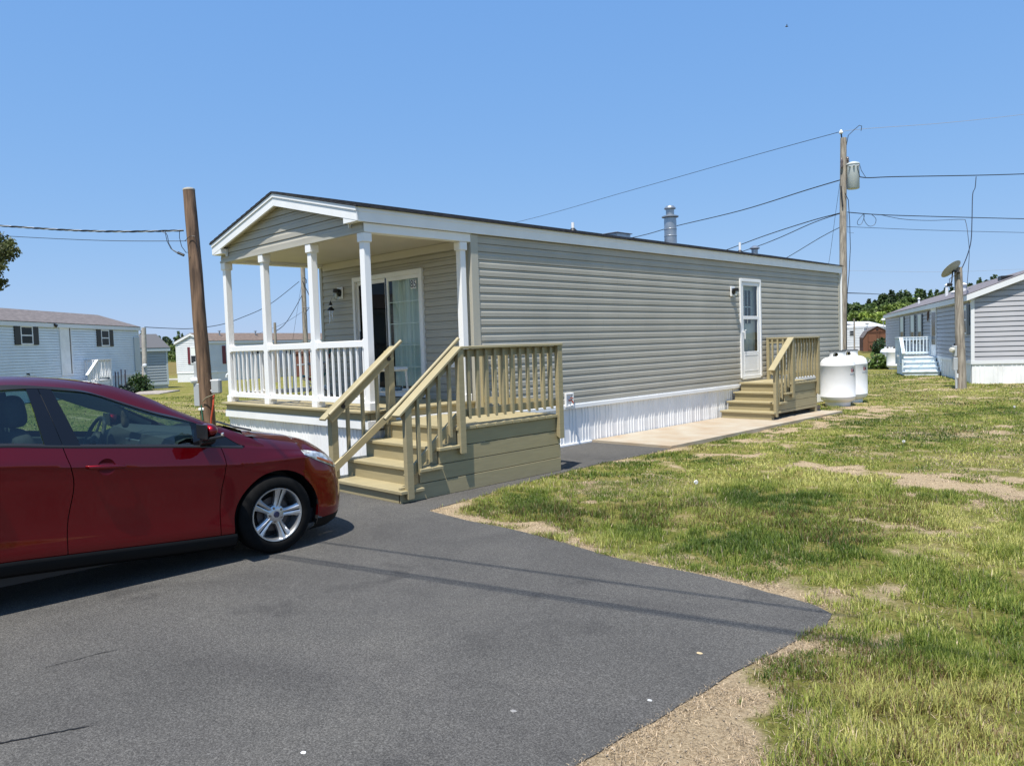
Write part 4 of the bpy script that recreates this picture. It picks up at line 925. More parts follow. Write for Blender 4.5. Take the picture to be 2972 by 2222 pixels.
Rlow = [(-3.40,.12,1.03),(-3.3,.17,1.07),(-3.1,.22,1.20),(-2.7,.26,1.36),(-2.2,.27,1.455),(-1.78,.26,1.48),(-1.51,.25,1.455),(-1.30,.24,1.417),(-1.09,.22,1.337),(-.88,.18,1.247),(-.655,.14,1.165),(-.4,.095,1.035),(-.22,.07,.915),(-.10,.066,.885),(-.03,.064,.865)]
Wtop = [(-3.25,.15,1.08),(-3.0,.20,1.20),(-2.6,.24,1.33),(-2.2,.25,1.415),(-1.79,.24,1.447),(-1.58,.24,1.446),(-1.44,.23,1.427),(-1.255,.21,1.393),(-1.055,.17,1.307),(-.845,.13,1.217),(-.58,.10,1.127),(-.40,.085,1.035),(-.24,.065,.92),(-.19,.06,.897)]
def rp(tab, u): v, z = herm(tab, u); return V((u, v, z))
body = None
for side in (0, 1):
    fr = panel('fender', -0.422, S_END, side, CAR); 
    panel('rear_quarter', -3.45, -2.30, side, CAR)
    d1 = panel('front_door', -1.482, -0.428, side, CAR, lip=False); d2 = panel('rear_door', -2.29, -1.488, side, CAR, lip=False)
    for dr, uu in ((d1, -1.23), (d2, -2.06)):
        zz = (0.885 if dr is d1 else 0.955); mb = MB(); v0 = 0.0
        mb.tube([(uu-0.125,v0+0.004,zz+0.012),(uu-0.115,v0-0.026,zz+0.011),(uu-0.05,v0-0.036,zz+0.006),(uu+0.05,v0-0.036,zz-0.004),(uu+0.105,v0-0.026,zz-0.010),(uu+0.115,v0+0.004,zz-0.012)], [0.012,0.015,0.017,0.017,0.015,0.012], 10)
        mir(mb, side).build('door_handle', paint, dr, smooth=True)
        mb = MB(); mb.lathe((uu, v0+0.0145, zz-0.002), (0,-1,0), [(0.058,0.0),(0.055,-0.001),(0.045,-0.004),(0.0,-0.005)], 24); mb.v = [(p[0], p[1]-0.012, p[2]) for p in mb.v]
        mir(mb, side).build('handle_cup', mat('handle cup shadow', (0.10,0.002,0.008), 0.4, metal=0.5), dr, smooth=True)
    # roof rail / A pillar strip
    us = [(-3.40+i*(3.37)/90) for i in range(91)]; g = []
    for u in us:
        a, c = rp(Rout, u), rp(Rlow, u); lo_ = 0.016*math.exp(-((u+0.85)/0.45)**2); a = a-V((0,0,lo_)); mid = (a+c)/2+V((0,-0.010,0.006)); g.append([a, (a+mid)/2+V((0,-0.002,0.001)), mid, (mid+c)/2+V((0,-0.003,0.0)), c])
    mir(MB().grid(g), side).build('roof_rail', paint, CAR, smooth=True, fix=False)
    g = [[rp(Rlow, u), rp(Wtop, u)+V((0,-0.004,0))] for u in us if u > -3.2 and u < -0.20]
    mir(MB().grid(g), side).build('window_trim', M_trim, CAR, smooth=True, fix=False)
    mir(MB().add([(-1.57,0.10,0.98),(-1.40,0.10,0.98),(-1.51,0.26,1.45),(-1.62,0.26,1.46)], [(0,1,2,3)]), side).build('pillar_trim', M_int, CAR, fix=False)
    # belt moulding
    g = [[side_pt(u, belt(u)-0.004)+V((0,-0.003,0)), side_pt(u, belt(u)+0.006)+V((0,-0.006,0)), side_pt(u, belt(u)+0.02)+V((0,0.004,0))] for u in us if -3.3 < u < -0.20]
    mir(MB().grid(g), side).build('belt_moulding', M_trim, CAR, smooth=True, fix=False)
    # pillars and glass between belt and window top
    def sidefill(u0, u1, name, m, lean=(0, 0), off=0.0, nrow=6, par=CAR):
        g = []
        k = max(2, int((u1-u0)/0.04)+1)
        for i in range(k+1):
            col = []
            for j in range(nrow+1):
                t = j/nrow; u = (u0+(lean[0])*t)+((u1+lean[1]*t)-(u0+lean[0]*t))*i/k
                bt = side_pt(u, belt(u)+0.008); tp = rp(Wtop, u); p = bt.lerp(tp, t); p.y -= 0.012*math.sin(math.pi*t); p.x = u; p.y += off; col.append(p)
            g.append(col)
        return mir(MB().grid(g), side).build(name, m, par, smooth=True, fix=False)
    sidefill(-1.375, -0.60, 'window_glass', G_car, lean=(-0.115, 0.03), off=0.010, par=d1)
    sidefill(-2.28, -1.575, 'window_glass', G_car, lean=(0.05, -0.05), off=0.010, par=d2)
    sidefill(-1.478, -1.37, 'door_pillar', M_blackg, lean=(-0.085, -0.115), off=-0.001, par=d1)
    sidefill(-1.585, -1.481, 'door_pillar', M_blackg, lean=(-0.05, -0.085), off=-0.001, par=d2)
    g = [[side_pt(u, belt(u)+0.008), rp(Wtop, u)+V((0,0.0,0))] for u in [(-0.60+0.02*i) for i in range(21)]]
    for c_ in g:
        if c_[0].x < -0.57: c_[1].x -= 0.0
    mir(MB().grid(g), side).build('quarter_pane', M_blackg, CAR, smooth=True, fix=False)
    g = [[side_pt(u, belt(u)+0.008), rp(Wtop, u)] for u in [(-3.1+0.05*i) for i in range(18)]]
    mir(MB().grid(g), side).build('quarter_pane', M_blackg, CAR, smooth=True, fix=False)
    # black sill
    g = [[V((u,0.02,sill(u)+0.002)), V((u,0.012,sill(u)-0.02)), V((u,0.035,sill(u)-0.085)), V((u,0.10,sill(u)-0.115))] for u in [(-2.26+i*0.05) for i in range(40)]]
    mir(MB().grid(g), side).build('sill_trim', mat('sill black', (0.004,0.004,0.004), 0.6, spec=0.2), CAR, smooth=True, fix=False)
    # dark inner liner so door gaps read as gaps, and wheel housings
    mb = MB(); g = [[V((u, 0.045, max(sill(u)-0.02, lower_edge(u)+0.02))), V((u, 0.06, belt(u)-0.03))] for u in cols(-3.3, 0.28)]; mb.grid(g)
    for c in (AC, RC):
        g = []
        for i in range(21):
            a = math.pi*(-0.12+1.24*i/20); g.append([V((c-(AR-0.004)*math.cos(a), 0.03, AZ+(AR-0.004)*math.sin(a))), V((c-(AR-0.004)*math.cos(a), 0.34, AZ+(AR-0.004)*math.sin(a)))])
        mb.grid(g); mb.add([(c-0.37,0.34,0.17),(c+0.37,0.34,0.17),(c+0.37,0.34,0.72),(c-0.37,0.34,0.72)], [(0,1,2,3)])
    mir(mb, side).build('wheel_housing', M_black, CAR, fix=False)
    # inner pillars (headliner colour)
    g = [[rp(Rout, u)+V((0,0.03,-0.035)), rp(Rlow, u)+V((0,0.05,-0.02)), rp(Wtop, u)+V((0,0.06,-0.02))] for u in us if -2.3 < u < -0.3]
    mir(MB().grid(g), side).build('pillar_trim', M_head, CAR, smooth=True, fix=False)
    g = [[V((u, 0.07, belt(u)-0.03)), V((u, 0.11, belt(u)-0.04)), V((u, 0.12, 0.4))] for u in [(-2.2+0.1*i) for i in range(20)]]
    mir(MB().grid(g), side).build('door_lining', M_int, CAR, smooth=True, fix=False)
# hood
def hood_rib(s, k=14, w0=0.0, w1=1.0):
    pb = side_pt(s, top_edge(s)); t = (s+0.2)/(S_END+0.2); uc = 0.02+(0.715-0.02)*t**0.8; zc = herm([(0.0,1.005),(.2,.955),(.43,.888),(.61,.825),(.69,.775),(.73,.735)], uc)[0]
    pw = 8*(1-t)**2+2.0; out = []
    for i in range(k+1):
        w_ = w0+(w1-w0)*i/k; z = pb.z+(zc-pb.z)*(1-(1-w_)**pw); ww = w_
        bul = 0.010*math.exp(-((w_-0.28)/0.10)**2)*(1-t)
        out.append(V((pb.x+(uc-pb.x)*(1-(1-ww)**1.6), pb.y+(CW/2-pb.y)*ww, z+bul)))
    return out
ss = [-0.2+(S_END+0.2)*i/70 for i in range(71)]
mb = MB(); g = []
for s in ss: r_ = hood_rib(s, 16, 0.125, 1.0); g.append(r_+[V((p.x, CW-p.y, p.z)) for p in r_[-2::-1]])
mb.grid(g); mb.build('hood', paint, CAR, smooth=True, fix=False)
for side in (0, 1):
    g = [hood_rib(s, 5, 0.0, 0.118) for s in ss]; mir(MB().grid(g), side).build('fender_top', paint, CAR, smooth=True, fix=False)
# roof and windscreen
g = []
for i in range(41):
    u = -3.2+(3.2-1.12)*i/40; a = rp(Rout, u); g.append([V((u+0.07*math.sin(math.pi*j/16)*float(sstep(-1.6,-1.12,u)), a.y+(CW-2*a.y)*j/16, a.z+0.004*math.sin(math.pi*j/16))) for j in range(17)])
MB().grid(g).build('roof', paint, CAR, smooth=True, fix=False)
g2 = [[p+V((0,0,-0.03)) for p in r_[1:-1]] for r_ in g if r_[0].x > -2.6]; MB().grid(g2).build('headliner', M_head, CAR, smooth=True, fix=False)
g = []
for i in range(25):
    t = i/24; u = -1.12+(0.90)*t; a = rp(Rout, u); bow = 0.03+0.12*t; g.append([V((u+bow*math.sin(math.pi*j/16), a.y+0.03+(CW-2*a.y-0.06)*j/16, a.z-0.022-0.016*math.exp(-((u+0.85)/0.45)**2)+0.006*math.sin(math.pi*j/16))) for j in range(17)])
MB().grid(g).build('windscreen', G_car, CAR, smooth=True, fix=False)
lastr = g[-1]; hr0 = hood_rib(-0.2, 16, 0.0, 1.0); hr0 = hr0+[V((p.x, CW-p.y, p.z)) for p in hr0[-2::-1]]
mb = MB(); mb.grid([[V(p) + V((0,0,-0.006)) for p in lastr], [V((lastr[j].x+0.12, lastr[j].y, lastr[j].z-0.055)) for j in range(17)]]); mb.build('cowl', M_black, CAR, smooth=True, fix=False)
mb = MB(); mb.tube([(-0.02,0.30,1.0),(-0.06,0.5,1.02),(-0.02,0.95,1.04)], 0.008, 6); mb.build('wiper', M_black, CAR)
# tail, simple: rear window and rear panel
g = []
for i in range(7):
    z = 1.09-0.79*i/6; y0_ = side_pt(-3.45, z).y; g.append([V((-3.45-0.09*math.sin(math.pi*j/10)-0.03*math.sin(math.pi*i/6), y0_+(CW-2*y0_)*j/10, z)) for j in range(11)])
MB().grid(g).build('tailgate', paint, CAR, smooth=True, fix=False)
g = [[V((u_-0.07*math.sin(math.pi*j/8)*t, rp(Rout, u_).y+(CW-2*rp(Rout, u_).y)*j/8, rp(Rout, u_).z+0.004*(1-t))) for j in range(9)] for u_, t in ((-3.19, 0), (-3.27, .4), (-3.34, .7), (-3.42, 1))]
MB().grid(g).build('rear_window', M_blackg, CAR, smooth=True, fix=False)
# under body
mb = MB(); mb.box(-3.4, 0.42, 0.12, CW-0.12, 0.17, 0.30); mb.build('underbody', M_black, CAR)
mb = MB(); gl = []
for k in range(33):
    s = 0.40+(S_END-0.40)*k/32; gl.append([side_pt(s, 0.215)+V((0.002,-0.002,0)), side_pt(s, 0.16), side_pt(s, 0.125)+V((-0.03,0.02,0))])
for side in (0, 1): m_ = MB().grid(gl); mir(m_, side).build('bumper_lip', mat('sill black', (0.004,0.004,0.004), 0.6, spec=0.2), CAR, smooth=True, fix=False)
mb = MB()
for (s0, s1, z0, z1) in ((0.98, S_END, 0.33, 0.50), (1.12, S_END, 0.66, 0.70)):
    for side in (0, 1):
        m_ = MB().grid([[side_pt(s0+(s1-s0)*k/12, z)+V((0.006,0,0)) for z in (z0, (z0+z1)/2, z1)] for k in range(13)]); mir(m_, side).build('grille', M_blackg, CAR, smooth=True, fix=False)
# headlights
M_lens = mat('headlight lens', (0.55,0.58,0.60), 0.06, metal=0.25, spec=0.9, coat=1.0, var=0.65, vscale=22); M_amber = mat('amber reflector', (0.45,0.09,0.03), 0.15, coat=1.0)
HLs = [(0.30,0.812,0.806),(0.38,0.808,0.765),(0.48,0.797,0.715),(0.60,0.770,0.662),(0.70,0.738,0.622),(0.80,0.695,0.60),(0.87,0.66,0.605),(0.91,0.64,0.63)]
for side in (0, 1):
    g = []; ga = []
    for k in range(29):
        s = 0.30+(0.61)*k/28; zt, zl = herm(HLs, s); col = []
        for j in range(9):
            z = zl+(zt-zl)*j/8; p = side_pt(s, z); nr = (side_pt(s+0.01, z)-side_pt(s-0.01, z)); nr = V((nr.y, -nr.x, 0)).normalized(); col.append(p+nr*(0.004+0.008*math.sin(math.pi*j/8)*math.sin(math.pi*k/28)))
        g.append(col)
        if 9 <= k <= 19: ga.append([p+V((0.004,-0.004,0.001)) for p in col[1:4]])
    o = mir(MB().grid(g), side).build('headlight', M_lens, CAR, smooth=True, fix=False); mir(MB().grid(ga), side).build('side_reflector', M_amber, o, smooth=True, fix=False)
    # mirror
    mb = MB(); mb.lathe((0,0,0), (1,0,0), [(0.0,-0.07),(0.045,-0.068),(0.066,-0.05),(0.075,-0.01),(0.068,0.035),(0.045,0.07),(0.02,0.085),(0,0.088)], 20)
    mv = []
    for x, y, z in mb.v: mv.append((x*0.62-0.565+0.10*(y/0.1)*-0.12, y*1.22-0.135, z*0.74+1.075))
    mb.v = mv; cap = mir(mb, side).build('side_mirror', paint, CAR, smooth=True)
    mb = MB(); mb.prism([(-0.60,-0.22,1.012),(-0.50,-0.225,1.018),(-0.46,-0.17,1.02),(-0.47,0.0,0.985),(-0.56,0.0,0.985),(-0.60,-0.06,1.0)], (0,0,0.02)); mb.bar((-0.53,-0.06,1.0),(-0.50,0.07,0.965),0.10,0.045,(1,0,0)); mir(mb, side).build('mirror_base', M_black, cap, bevel=0.005)
    mb = MB(); mb.box(-0.616, -0.606, -0.225, -0.045, 1.02, 1.125); mir(mb, side).build('mirror_rim', M_black, cap, bevel=0.003)
    mb = MB(); mb.obox((-0.475,-0.175,1.04), (0.018,0.03,0), (-0.006,0.004,0), (0,0,0.010)); mir(mb, side).build('turn_lamp', mat('clear turn lamp', (0.5,0.45,0.38), 0.15, coat=1), cap)
# wheels
def wheel(cu, cv, side):
    """axis along v; outer face towards -v on the right side"""
    root = link(bpy.data.objects.new('wheel', None)); root.parent = CAR; root.location = (cu, cv, 0.318); root['label'] = 'five double-spoke alloy wheel'
    if side: root.rotation_euler = (0, 0, math.pi)
    ORG[root] = V((0,0,0))
    mb = MB(); prof = [(0.218,0.0),(0.228,-0.012),(0.245,-0.016),(0.275,-0.014),(0.300,-0.004),(0.314,0.014),(0.318,0.03),(0.3185,0.10),(0.318,0.17),(0.312,0.19),(0.29,0.205),(0.24,0.21),(0.215,0.20)]
    mb.lathe((0,0,0), (0,1,0), prof, 56); mb.build('tyre', M_tyre, root, smooth=True, angle=60)
    mb = MB(); mb.lathe((0,0,0), (0,1,0), [(0.220,-0.004),(0.216,-0.010),(0.208,-0.009),(0.203,0.002),(0.198,0.012),(0.193,0.06),(0.190,0.15),(0.19,0.19)], 56)
    ang0 = R(75)
    for k in range(5):
        th = ang0+k*2*math.pi/5; dr = V((math.cos(th), 0, math.sin(th))); tn = V((-math.sin(th), 0, math.cos(th)))
        for sg in (1, -1):
            def P_(r, t, y): return dr*r+tn*t*sg+V((0,y,0))
            # each half spoke: flat face, bevelled flank
            secs = [(0.040, 0.001, 0.034, 0.018), (0.10, 0.003, 0.032, 0.016), (0.16, 0.005, 0.042, 0.008), (0.205, 0.007, 0.058, -0.001)]
            rows = []
            for r, t0, t1, y in secs: rows.append([P_(r, t0, y+0.022), P_(r, t0, y+0.004), P_(r, t0+0.006, y), P_(r, t0+(t1-t0)*0.5, y-0.001), P_(r, t1, y+0.014), P_(r, t1, y+0.045)])
            mb.grid(rows)
    mb.lathe((0,0,0), (0,1,0), [(0.0,0.012),(0.03,0.012),(0.055,0.014),(0.075,0.024),(0.085,0.05)], 40)
    mb.build('rim', M_alloy, root, smooth=True, fix=False, angle=28)
    MB().lathe((0,0,0), (0,1,0), [(0,0.006),(0.022,0.006),(0.026,0.010),(0.026,0.014)], 24).build('hub_cap', mat('blue black hub badge', (0.01,0.014,0.05), 0.2, coat=1), root, smooth=True)
    mb = MB()
    for k in range(5):
        th = ang0+(k+0.5)*2*math.pi/5; mb.lathe((0.056*math.cos(th), 0.0, 0.056*math.sin(th)), (0,1,0), [(0,0.006),(0.008,0.007),(0.010,0.012),(0.010,0.022),(0.015,0.0225)], 10)
    mb.build('lug_nut', mat('lug nut', (0.25,0.22,0.20), 0.3, metal=0.9), root, smooth=True)
    MB().lathe((0,0,0), (0,1,0), [(0.05,0.075),(0.14,0.075),(0.14,0.095),(0.05,0.095)], 32).build('brake_disc', mat('brake disc', (0.10,0.085,0.08), 0.5, metal=0.6), root)
    MB().lathe((0,0,0), (0,1,0), [(0.0,0.13),(0.195,0.13)], 32).build('brake_shield', M_black, root, fix=False)
wheel(0.035, 0.018, 0); wheel(RC, 0.018, 0); wheel(0.035, CW-0.018, 1); wheel(RC, CW-0.018, 1)
# cabin
mb = MB(); g = []
for i in range(13):
    t = i/12; row = []
    for j in range(21):
        v = 0.10+(CW-0.20)*j/20; binn = 0.045*math.exp(-((v-1.37)/0.22)**2)
        prof = [(-0.70,0.60,0),(-0.74,0.90,1),(-0.70,1.005,1),(-0.63,1.03,1),(-0.42,1.02,.3),(-0.06,0.985,0)]
        k = t*(len(prof)-1); a = int(min(k, len(prof)-2)); f = k-a; p0, p1 = prof[a], prof[a+1]
        row.append(V((p0[0]+(p1[0]-p0[0])*f-binn*0.8*(p0[2]+(p1[2]-p0[2])*f), v, p0[1]+(p1[1]-p0[1])*f+binn*(p0[2]+(p1[2]-p0[2])*f)-0.03*abs(v-0.91)**2)))
    g.append(row)
mb.grid(g); dsh = mb.build('dashboard', M_int, CAR, smooth=True, fix=False)
mb = MB(); mb.box(-0.77, -0.75, 0.72, 1.02, 0.80, 0.97); mb.box(-0.76, -0.745, 0.30, 0.50, 0.90, 0.95); mb.build('centre_console', mat('console silver', (0.25,0.26,0.27), 0.35, metal=0.6), dsh, bevel=0.004)
mb = MB(); c = V((-0.90, 1.37, 0.965)); ax = V((-1, 0, 0.42)).normalized(); a = V((0,1,0)); b_ = ax.cross(a); ring = [c+(a*math.cos(2*math.pi*k/40)+b_*math.sin(2*math.pi*k/40))*0.178 for k in range(41)]
mb.tube(ring, 0.016, 10, cap=False); mb.lathe(c, ax, [(0,0.015),(0.05,0.01),(0.065,-0.02),(0.05,-0.05)], 16)
for th in (0.15, math.pi-0.15, math.pi*1.5): mb.bar(c+(a*math.cos(th)+b_*math.sin(th))*0.04, c+(a*math.cos(th)+b_*math.sin(th))*0.175, 0.03, 0.012, ax.cross(a*math.cos(th)+b_*math.sin(th)))
mb.build('steering_wheel', M_int, CAR, smooth=True, angle=50)
def pillow(cx, cy, cz, sx, sy, sz, tilt=0.0, e=0.45):
    mb = MB(); nu, nv = 18, 24; g = []
    sp_ = lambda t, m_: math.copysign(abs(t)**m_, t)
    for i in range(nu+1):
        ph = -math.pi/2+math.pi*i/nu; row = []
        for j in range(nv+1):
            th = 2*math.pi*j/nv; x = sp_(math.cos(ph), e)*sp_(math.cos(th), e)*sx; y = sp_(math.cos(ph), e)*sp_(math.sin(th), e)*sy; z = sp_(math.sin(ph), e)*sz
            row.append(V((cx+x*math.cos(tilt)-z*math.sin(tilt), cy+y, cz+z*math.cos(tilt)+x*math.sin(tilt))))
        g.append(row)
    mb.grid(g); return mb
for cv in (0.47, 1.35):
    s_ = pillow(-1.60, cv, 0.84, 0.08, 0.24, 0.33, R(14)).build('seat', M_seat, CAR, smooth=True, fix=False)
    pillow(-1.30, cv, 0.45, 0.26, 0.25, 0.09, 0).build('seat_cushion', M_seat, s_, smooth=True, fix=False)
    pillow(-1.675, cv, 1.285, 0.075, 0.135, 0.112, R(8), 0.6).build('headrest', M_seat, s_, smooth=True, fix=False)
    MB().tube([(-1.70,cv-0.05,1.05),(-1.71,cv-0.05,1.2)], 0.006, 6).tube([(-1.70,cv+0.05,1.05),(-1.71,cv+0.05,1.2)], 0.006, 6).build('headrest_post', M_chrome, s_)
s_ = pillow(-2.55, 0.91, 0.78, 0.09, 0.62, 0.30, R(18)).build('rear_seat', M_seat, CAR, smooth=True, fix=False)
pillow(-2.25, 0.91, 0.50, 0.28, 0.62, 0.10).build('seat_cushion', M_seat, s_, smooth=True, fix=False)
mb = pillow(-0.83, 0.91, 1.305, 0.018, 0.12, 0.032, 0.0, 0.6); mb.tube([(-0.82,0.91,1.31),(-0.76,0.91,1.36)], 0.008, 6); mb.build('rear_view_mirror', M_black, CAR, smooth=True)
# pouch hanging from the mirror
t = thing('hanging_pouch', 'brown fabric pouch hanging from the rear-view mirror inside the red car', 'ornament', (0,0,0), world=False)
t.matrix_world = Matrix.Translation((-5.737, 2.977, 0.012)) @ Matrix.Rotation(R(90)-hd, 4, 'Z')
pillow(-0.80, 0.90, 1.14, 0.028, 0.035, 0.075, 0.0, 0.7).build('pouch', mat('brown pouch cloth', (0.13,0.10,0.08), 0.9, var=0.4, vscale=50), t, smooth=True, fix=False)
MB().tube([(-0.82,0.91,1.30),(-0.80,0.90,1.2)], 0.004, 6).build('cord', M_black, t)
walk = None
# ================================================================ neighbouring homes
def wall_frame(p0, p1):
    """origin p0, local +x towards p1; the wall faces local -y"""
    d = (V((p1.x, p1.y, 0))-V((p0.x, p0.y, 0))); return d.length, math.atan2(d.y, d.x)
def hit(o, px, py, plane='y', val=0.0):
    inv = (Matrix.Translation(o.location) @ Matrix.Rotation(o.rotation_euler[2], 4, 'Z')).inverted()
    a = inv @ V((0,0,HC)); b_ = inv @ survey(px, py, 1.0); d = b_-a; i = 1 if plane == 'y' else 0
    t = (val-a[i])/d[i]; p = a+d*t; return p
def opening(o, L_, c0, c1, kind, m_frame, shut=None, plane='y', val=0.0, shut_sides=(1,1), shw=0.3, curtain=None, bars=True):
    """window or door laid out on the y=0 wall (or on an end wall x=val)"""
    A, B = c0, c1; k = 0 if plane == 'y' else 1
    u0, u1 = sorted((A[k], B[k])); z0, z1 = sorted((A[2], B[2])); sg = -1 if plane == 'y' or val == 0 else 1
    def bx(mb, a, c, za, zb, d0, d1):
        if plane == 'y': mb.box(a, c, -d1, -d0, za, zb)
        else:
            x0, x1 = (val-d1, val-d0) if val == 0 else (val+d0, val+d1); mb.box(x0, x1, a, c, za, zb)
        return mb
    w = 0.06; mb = MB(); bx(mb, u0, u0+w, z0, z1, 0.0, 0.045); bx(mb, u1-w, u1, z0, z1, 0.0, 0.045); bx(mb, u0+w, u1-w, z1-w, z1, 0.0, 0.045); bx(mb, u0+w, u1-w, z0, z0+w, 0.0, 0.045)
    if kind == 'window' and bars: bx(mb, u0+w, u1-w, (z0+z1)/2-0.025, (z0+z1)/2+0.025, 0.0, 0.04)
    fr = mb.build('window' if kind == 'window' else 'door', m_frame, o)
    if kind == 'window': 
        bx(MB(), u0+w*0.8, u1-w*0.8, z0+w*0.8, z1-w*0.8, 0.026, 0.034).build('glass_pane', M_winglass, fr)
        if curtain: bx(MB(), u0+w, u1-w, z1-w-(z1-z0)*curtain, z1-w, 0.0345, 0.038).build('curtain', M_curtain, fr)
    elif kind == 'door': bx(MB(), u0+w, u1-w, z0+w, z1-w, 0.0, 0.036).build('door_leaf', MATS.get('old door') or mat('old door', (0.80,0.80,0.78), 0.5, var=0.10, vscale=2.5), fr); bx(MB(), u0+w-0.02, u1-w+0.02, z0+0.02, z1-w+0.02, 0.0, 0.028).build('door_gap', M_black, fr); bx(MB(), u1-w-0.09, u1-w-0.02, z0+w, z1-w, 0.0361, 0.040).build('jamb_shadow_gap', mat('jamb shadow brown', (0.10,0.08,0.07), 0.7), fr)  # dark brown strip paints the shade along the door's jamb edge
    elif kind == 'storm':
        bx(MB(), u0+w, u1-w, z0+w, z1-w, 0.0, 0.032).build('door_leaf', m_frame, fr); bx(MB(), u0+w+0.08, u1-w-0.08, z0+0.45, z1-w-0.1, 0.032, 0.038).build('glass_pane', M_winglass, fr)
    if shut:
        if shut_sides[0]: bx(MB(), u0-shw-0.01, u0-0.01, z0, z1, 0.0, 0.045).build('shutter', shut, o)
        if shut_sides[1]: bx(MB(), u1+0.01, u1+shw+0.01, z0, z1, 0.0, 0.045).build('shutter', shut, o)
    return fr
def home(name, label, p0, rz, L_, Wd, ze, zr, zs, m_wall, m_roof, m_trim, m_skirt, over=0.12, dutch=False, skirt_c=True, cat='mobile home', nrow=0.15, zg=0.0):
    t = thing(name, label, cat, p0, rz, world=False)
    mb = MB(); siding(mb, (0,0,0), (1,0,0), (0,-1,0), L_, zs, ze, dutch=dutch, row=nrow); siding(mb, (L_,0,0), (0,1,0), (1,0,0), Wd, zs, ze, dutch=dutch, row=nrow)
    siding(mb, (L_,Wd,0), (-1,0,0), (0,1,0), L_, zs, ze, dutch=dutch, row=nrow); siding(mb, (0,Wd,0), (0,-1,0), (-1,0,0), Wd, zs, ze, dutch=dutch, row=nrow)
    s = (zr-ze)/(Wd/2)
    lim = lambda z: (min(Wd/2, (z-ze)/s), max(Wd/2, Wd-(z-ze)/s))
    siding(mb, (L_,0,0), (0,1,0), (1,0,0), Wd, ze, zr-0.02, lim=lim, dutch=dutch, row=nrow); siding(mb, (0,Wd,0), (0,-1,0), (-1,0,0), Wd, ze, zr-0.02, lim=lim, dutch=dutch, row=nrow)
    mb.build('wall', m_wall, t, fix=False)
    mb = MB()
    for x in (0, L_):
        for y in (0, Wd): mb.box(x-0.025 if x == 0 else x-0.07, x+0.07 if x == 0 else x+0.025, y-0.025 if y == 0 else y-0.07, y+0.07 if y == 0 else y+0.025, zs, ze)
    build_split(mb, 'corner_trim', m_trim, t)
    mb = MB(); e = over; zb = ze-s*e
    for a, b_ in (((-e), Wd/2), (Wd+e, Wd/2)):
        za, zc = zb, zr
        mb.add([(-e,a,za+.10),(L_+e,a,za+.10),(L_+e,b_,zc+.10),(-e,b_,zc+.10),(-e,a,za+.13),(L_+e,a,za+.13),(L_+e,b_,zc+.13),(-e,b_,zc+.13)], [(0,1,2,3),(4,7,6,5),(0,4,5,1),(3,2,6,7),(0,3,7,4),(1,5,6,2)])
    roof = mb.build('roof', m_roof, t, fix=True)
    mb = MB(); mb.box(-e+.02, L_+e-.02, -e+.01, -e+.03, zb-0.07, zb+0.115); mb.box(-e+.02, L_+e-.02, Wd+e-.03, Wd+e-.01, zb-0.07, zb+0.115); mb.box(-e+.04, L_+e-.04, -e+.03, 0, zb-0.06, zb-0.045)
    for x0, x1 in ((-e-.0, -e+.02), (L_+e-.02, L_+e)):
        for a, b_ in ((-e+.0, Wd/2), (Wd+e-.0, Wd/2)): mb.prism([(x0,a,zb-.07),(x0,b_,zr-.07),(x0,b_,zr+.10),(x0,a,zb+.10)], (x1-x0,0,0))
    build_split(mb, 'fascia', m_trim, t)
    mb = MB()
    if skirt_c:
        corrug(mb, (0,0,0), (1,0,0), (0,-1,0), L_, -0.4, zs, pitch=0.12, dep=0.012); corrug(mb, (L_,0,0), (0,1,0), (1,0,0), Wd, -0.4, zs, pitch=0.12, dep=0.012); corrug(mb, (L_,Wd,0), (-1,0,0), (0,1,0), L_, -0.4, zs, pitch=0.12); corrug(mb, (0,Wd,0), (0,-1,0), (-1,0,0), Wd, -0.4, zs, pitch=0.12)
    else: mb.box(0.01, L_-0.01, 0.01, Wd-0.01, -0.4, zs)
    sk = mb.build('skirting', m_skirt, t, fix=False)
    mb = MB(); mb.box(-0.03, L_+0.03, -0.03, -0.001, zs-0.09, zs+0.015); mb.box(L_+0.001, L_+0.03, -0.001, Wd+.03, zs-0.09, zs+0.015); mb.box(-0.03, -0.001, -0.001, Wd+.03, zs-0.09, zs+0.015); mb.build('skirting_band', m_trim, sk)
    return t, roof, s
M_whsid = mat('white siding', (0.70,0.72,0.73), 0.5, var=0.05, vscale=1.5); M_wht = mat('white trim paint', (0.74,0.75,0.76), 0.45)
M_oldwh = mat('old white siding', (0.74,0.79,0.82), 0.5, var=0.07, vscale=1.2); M_grsid = mat('grey siding', (0.44,0.435,0.455), 0.55, var=0.06, vscale=1.5)
M_blgr = mat('blue grey siding', (0.36,0.40,0.42), 0.55); M_grroof = mat('grey shingle', (0.15,0.13,0.125), 0.95, var=0.35, vscale=3.5, stretch=(1,4,4)); M_brroof = mat('brown shingle', (0.17,0.125,0.10), 0.95, var=0.35, vscale=4, stretch=(1,4,4))
M_grroof2 = mat('lilac grey shingle', (0.17,0.155,0.165), 0.95, var=0.3, vscale=4, stretch=(1,4,4))
M_navy = mat('navy shutter', (0.045,0.065,0.085), 0.5); M_bshut = mat('black shutter', (0.018,0.018,0.02), 0.5); M_maroon = mat('maroon shutter', (0.13,0.018,0.028), 0.5)
LP = lambda a, b_: (a/3.687, 850+b_/3.687)
MP = lambda a, b_: (450+a/4.727, 880+b_/4.727)
RP = lambda a, b_: (2372+a/3.3083, 750+b_/3.3083)

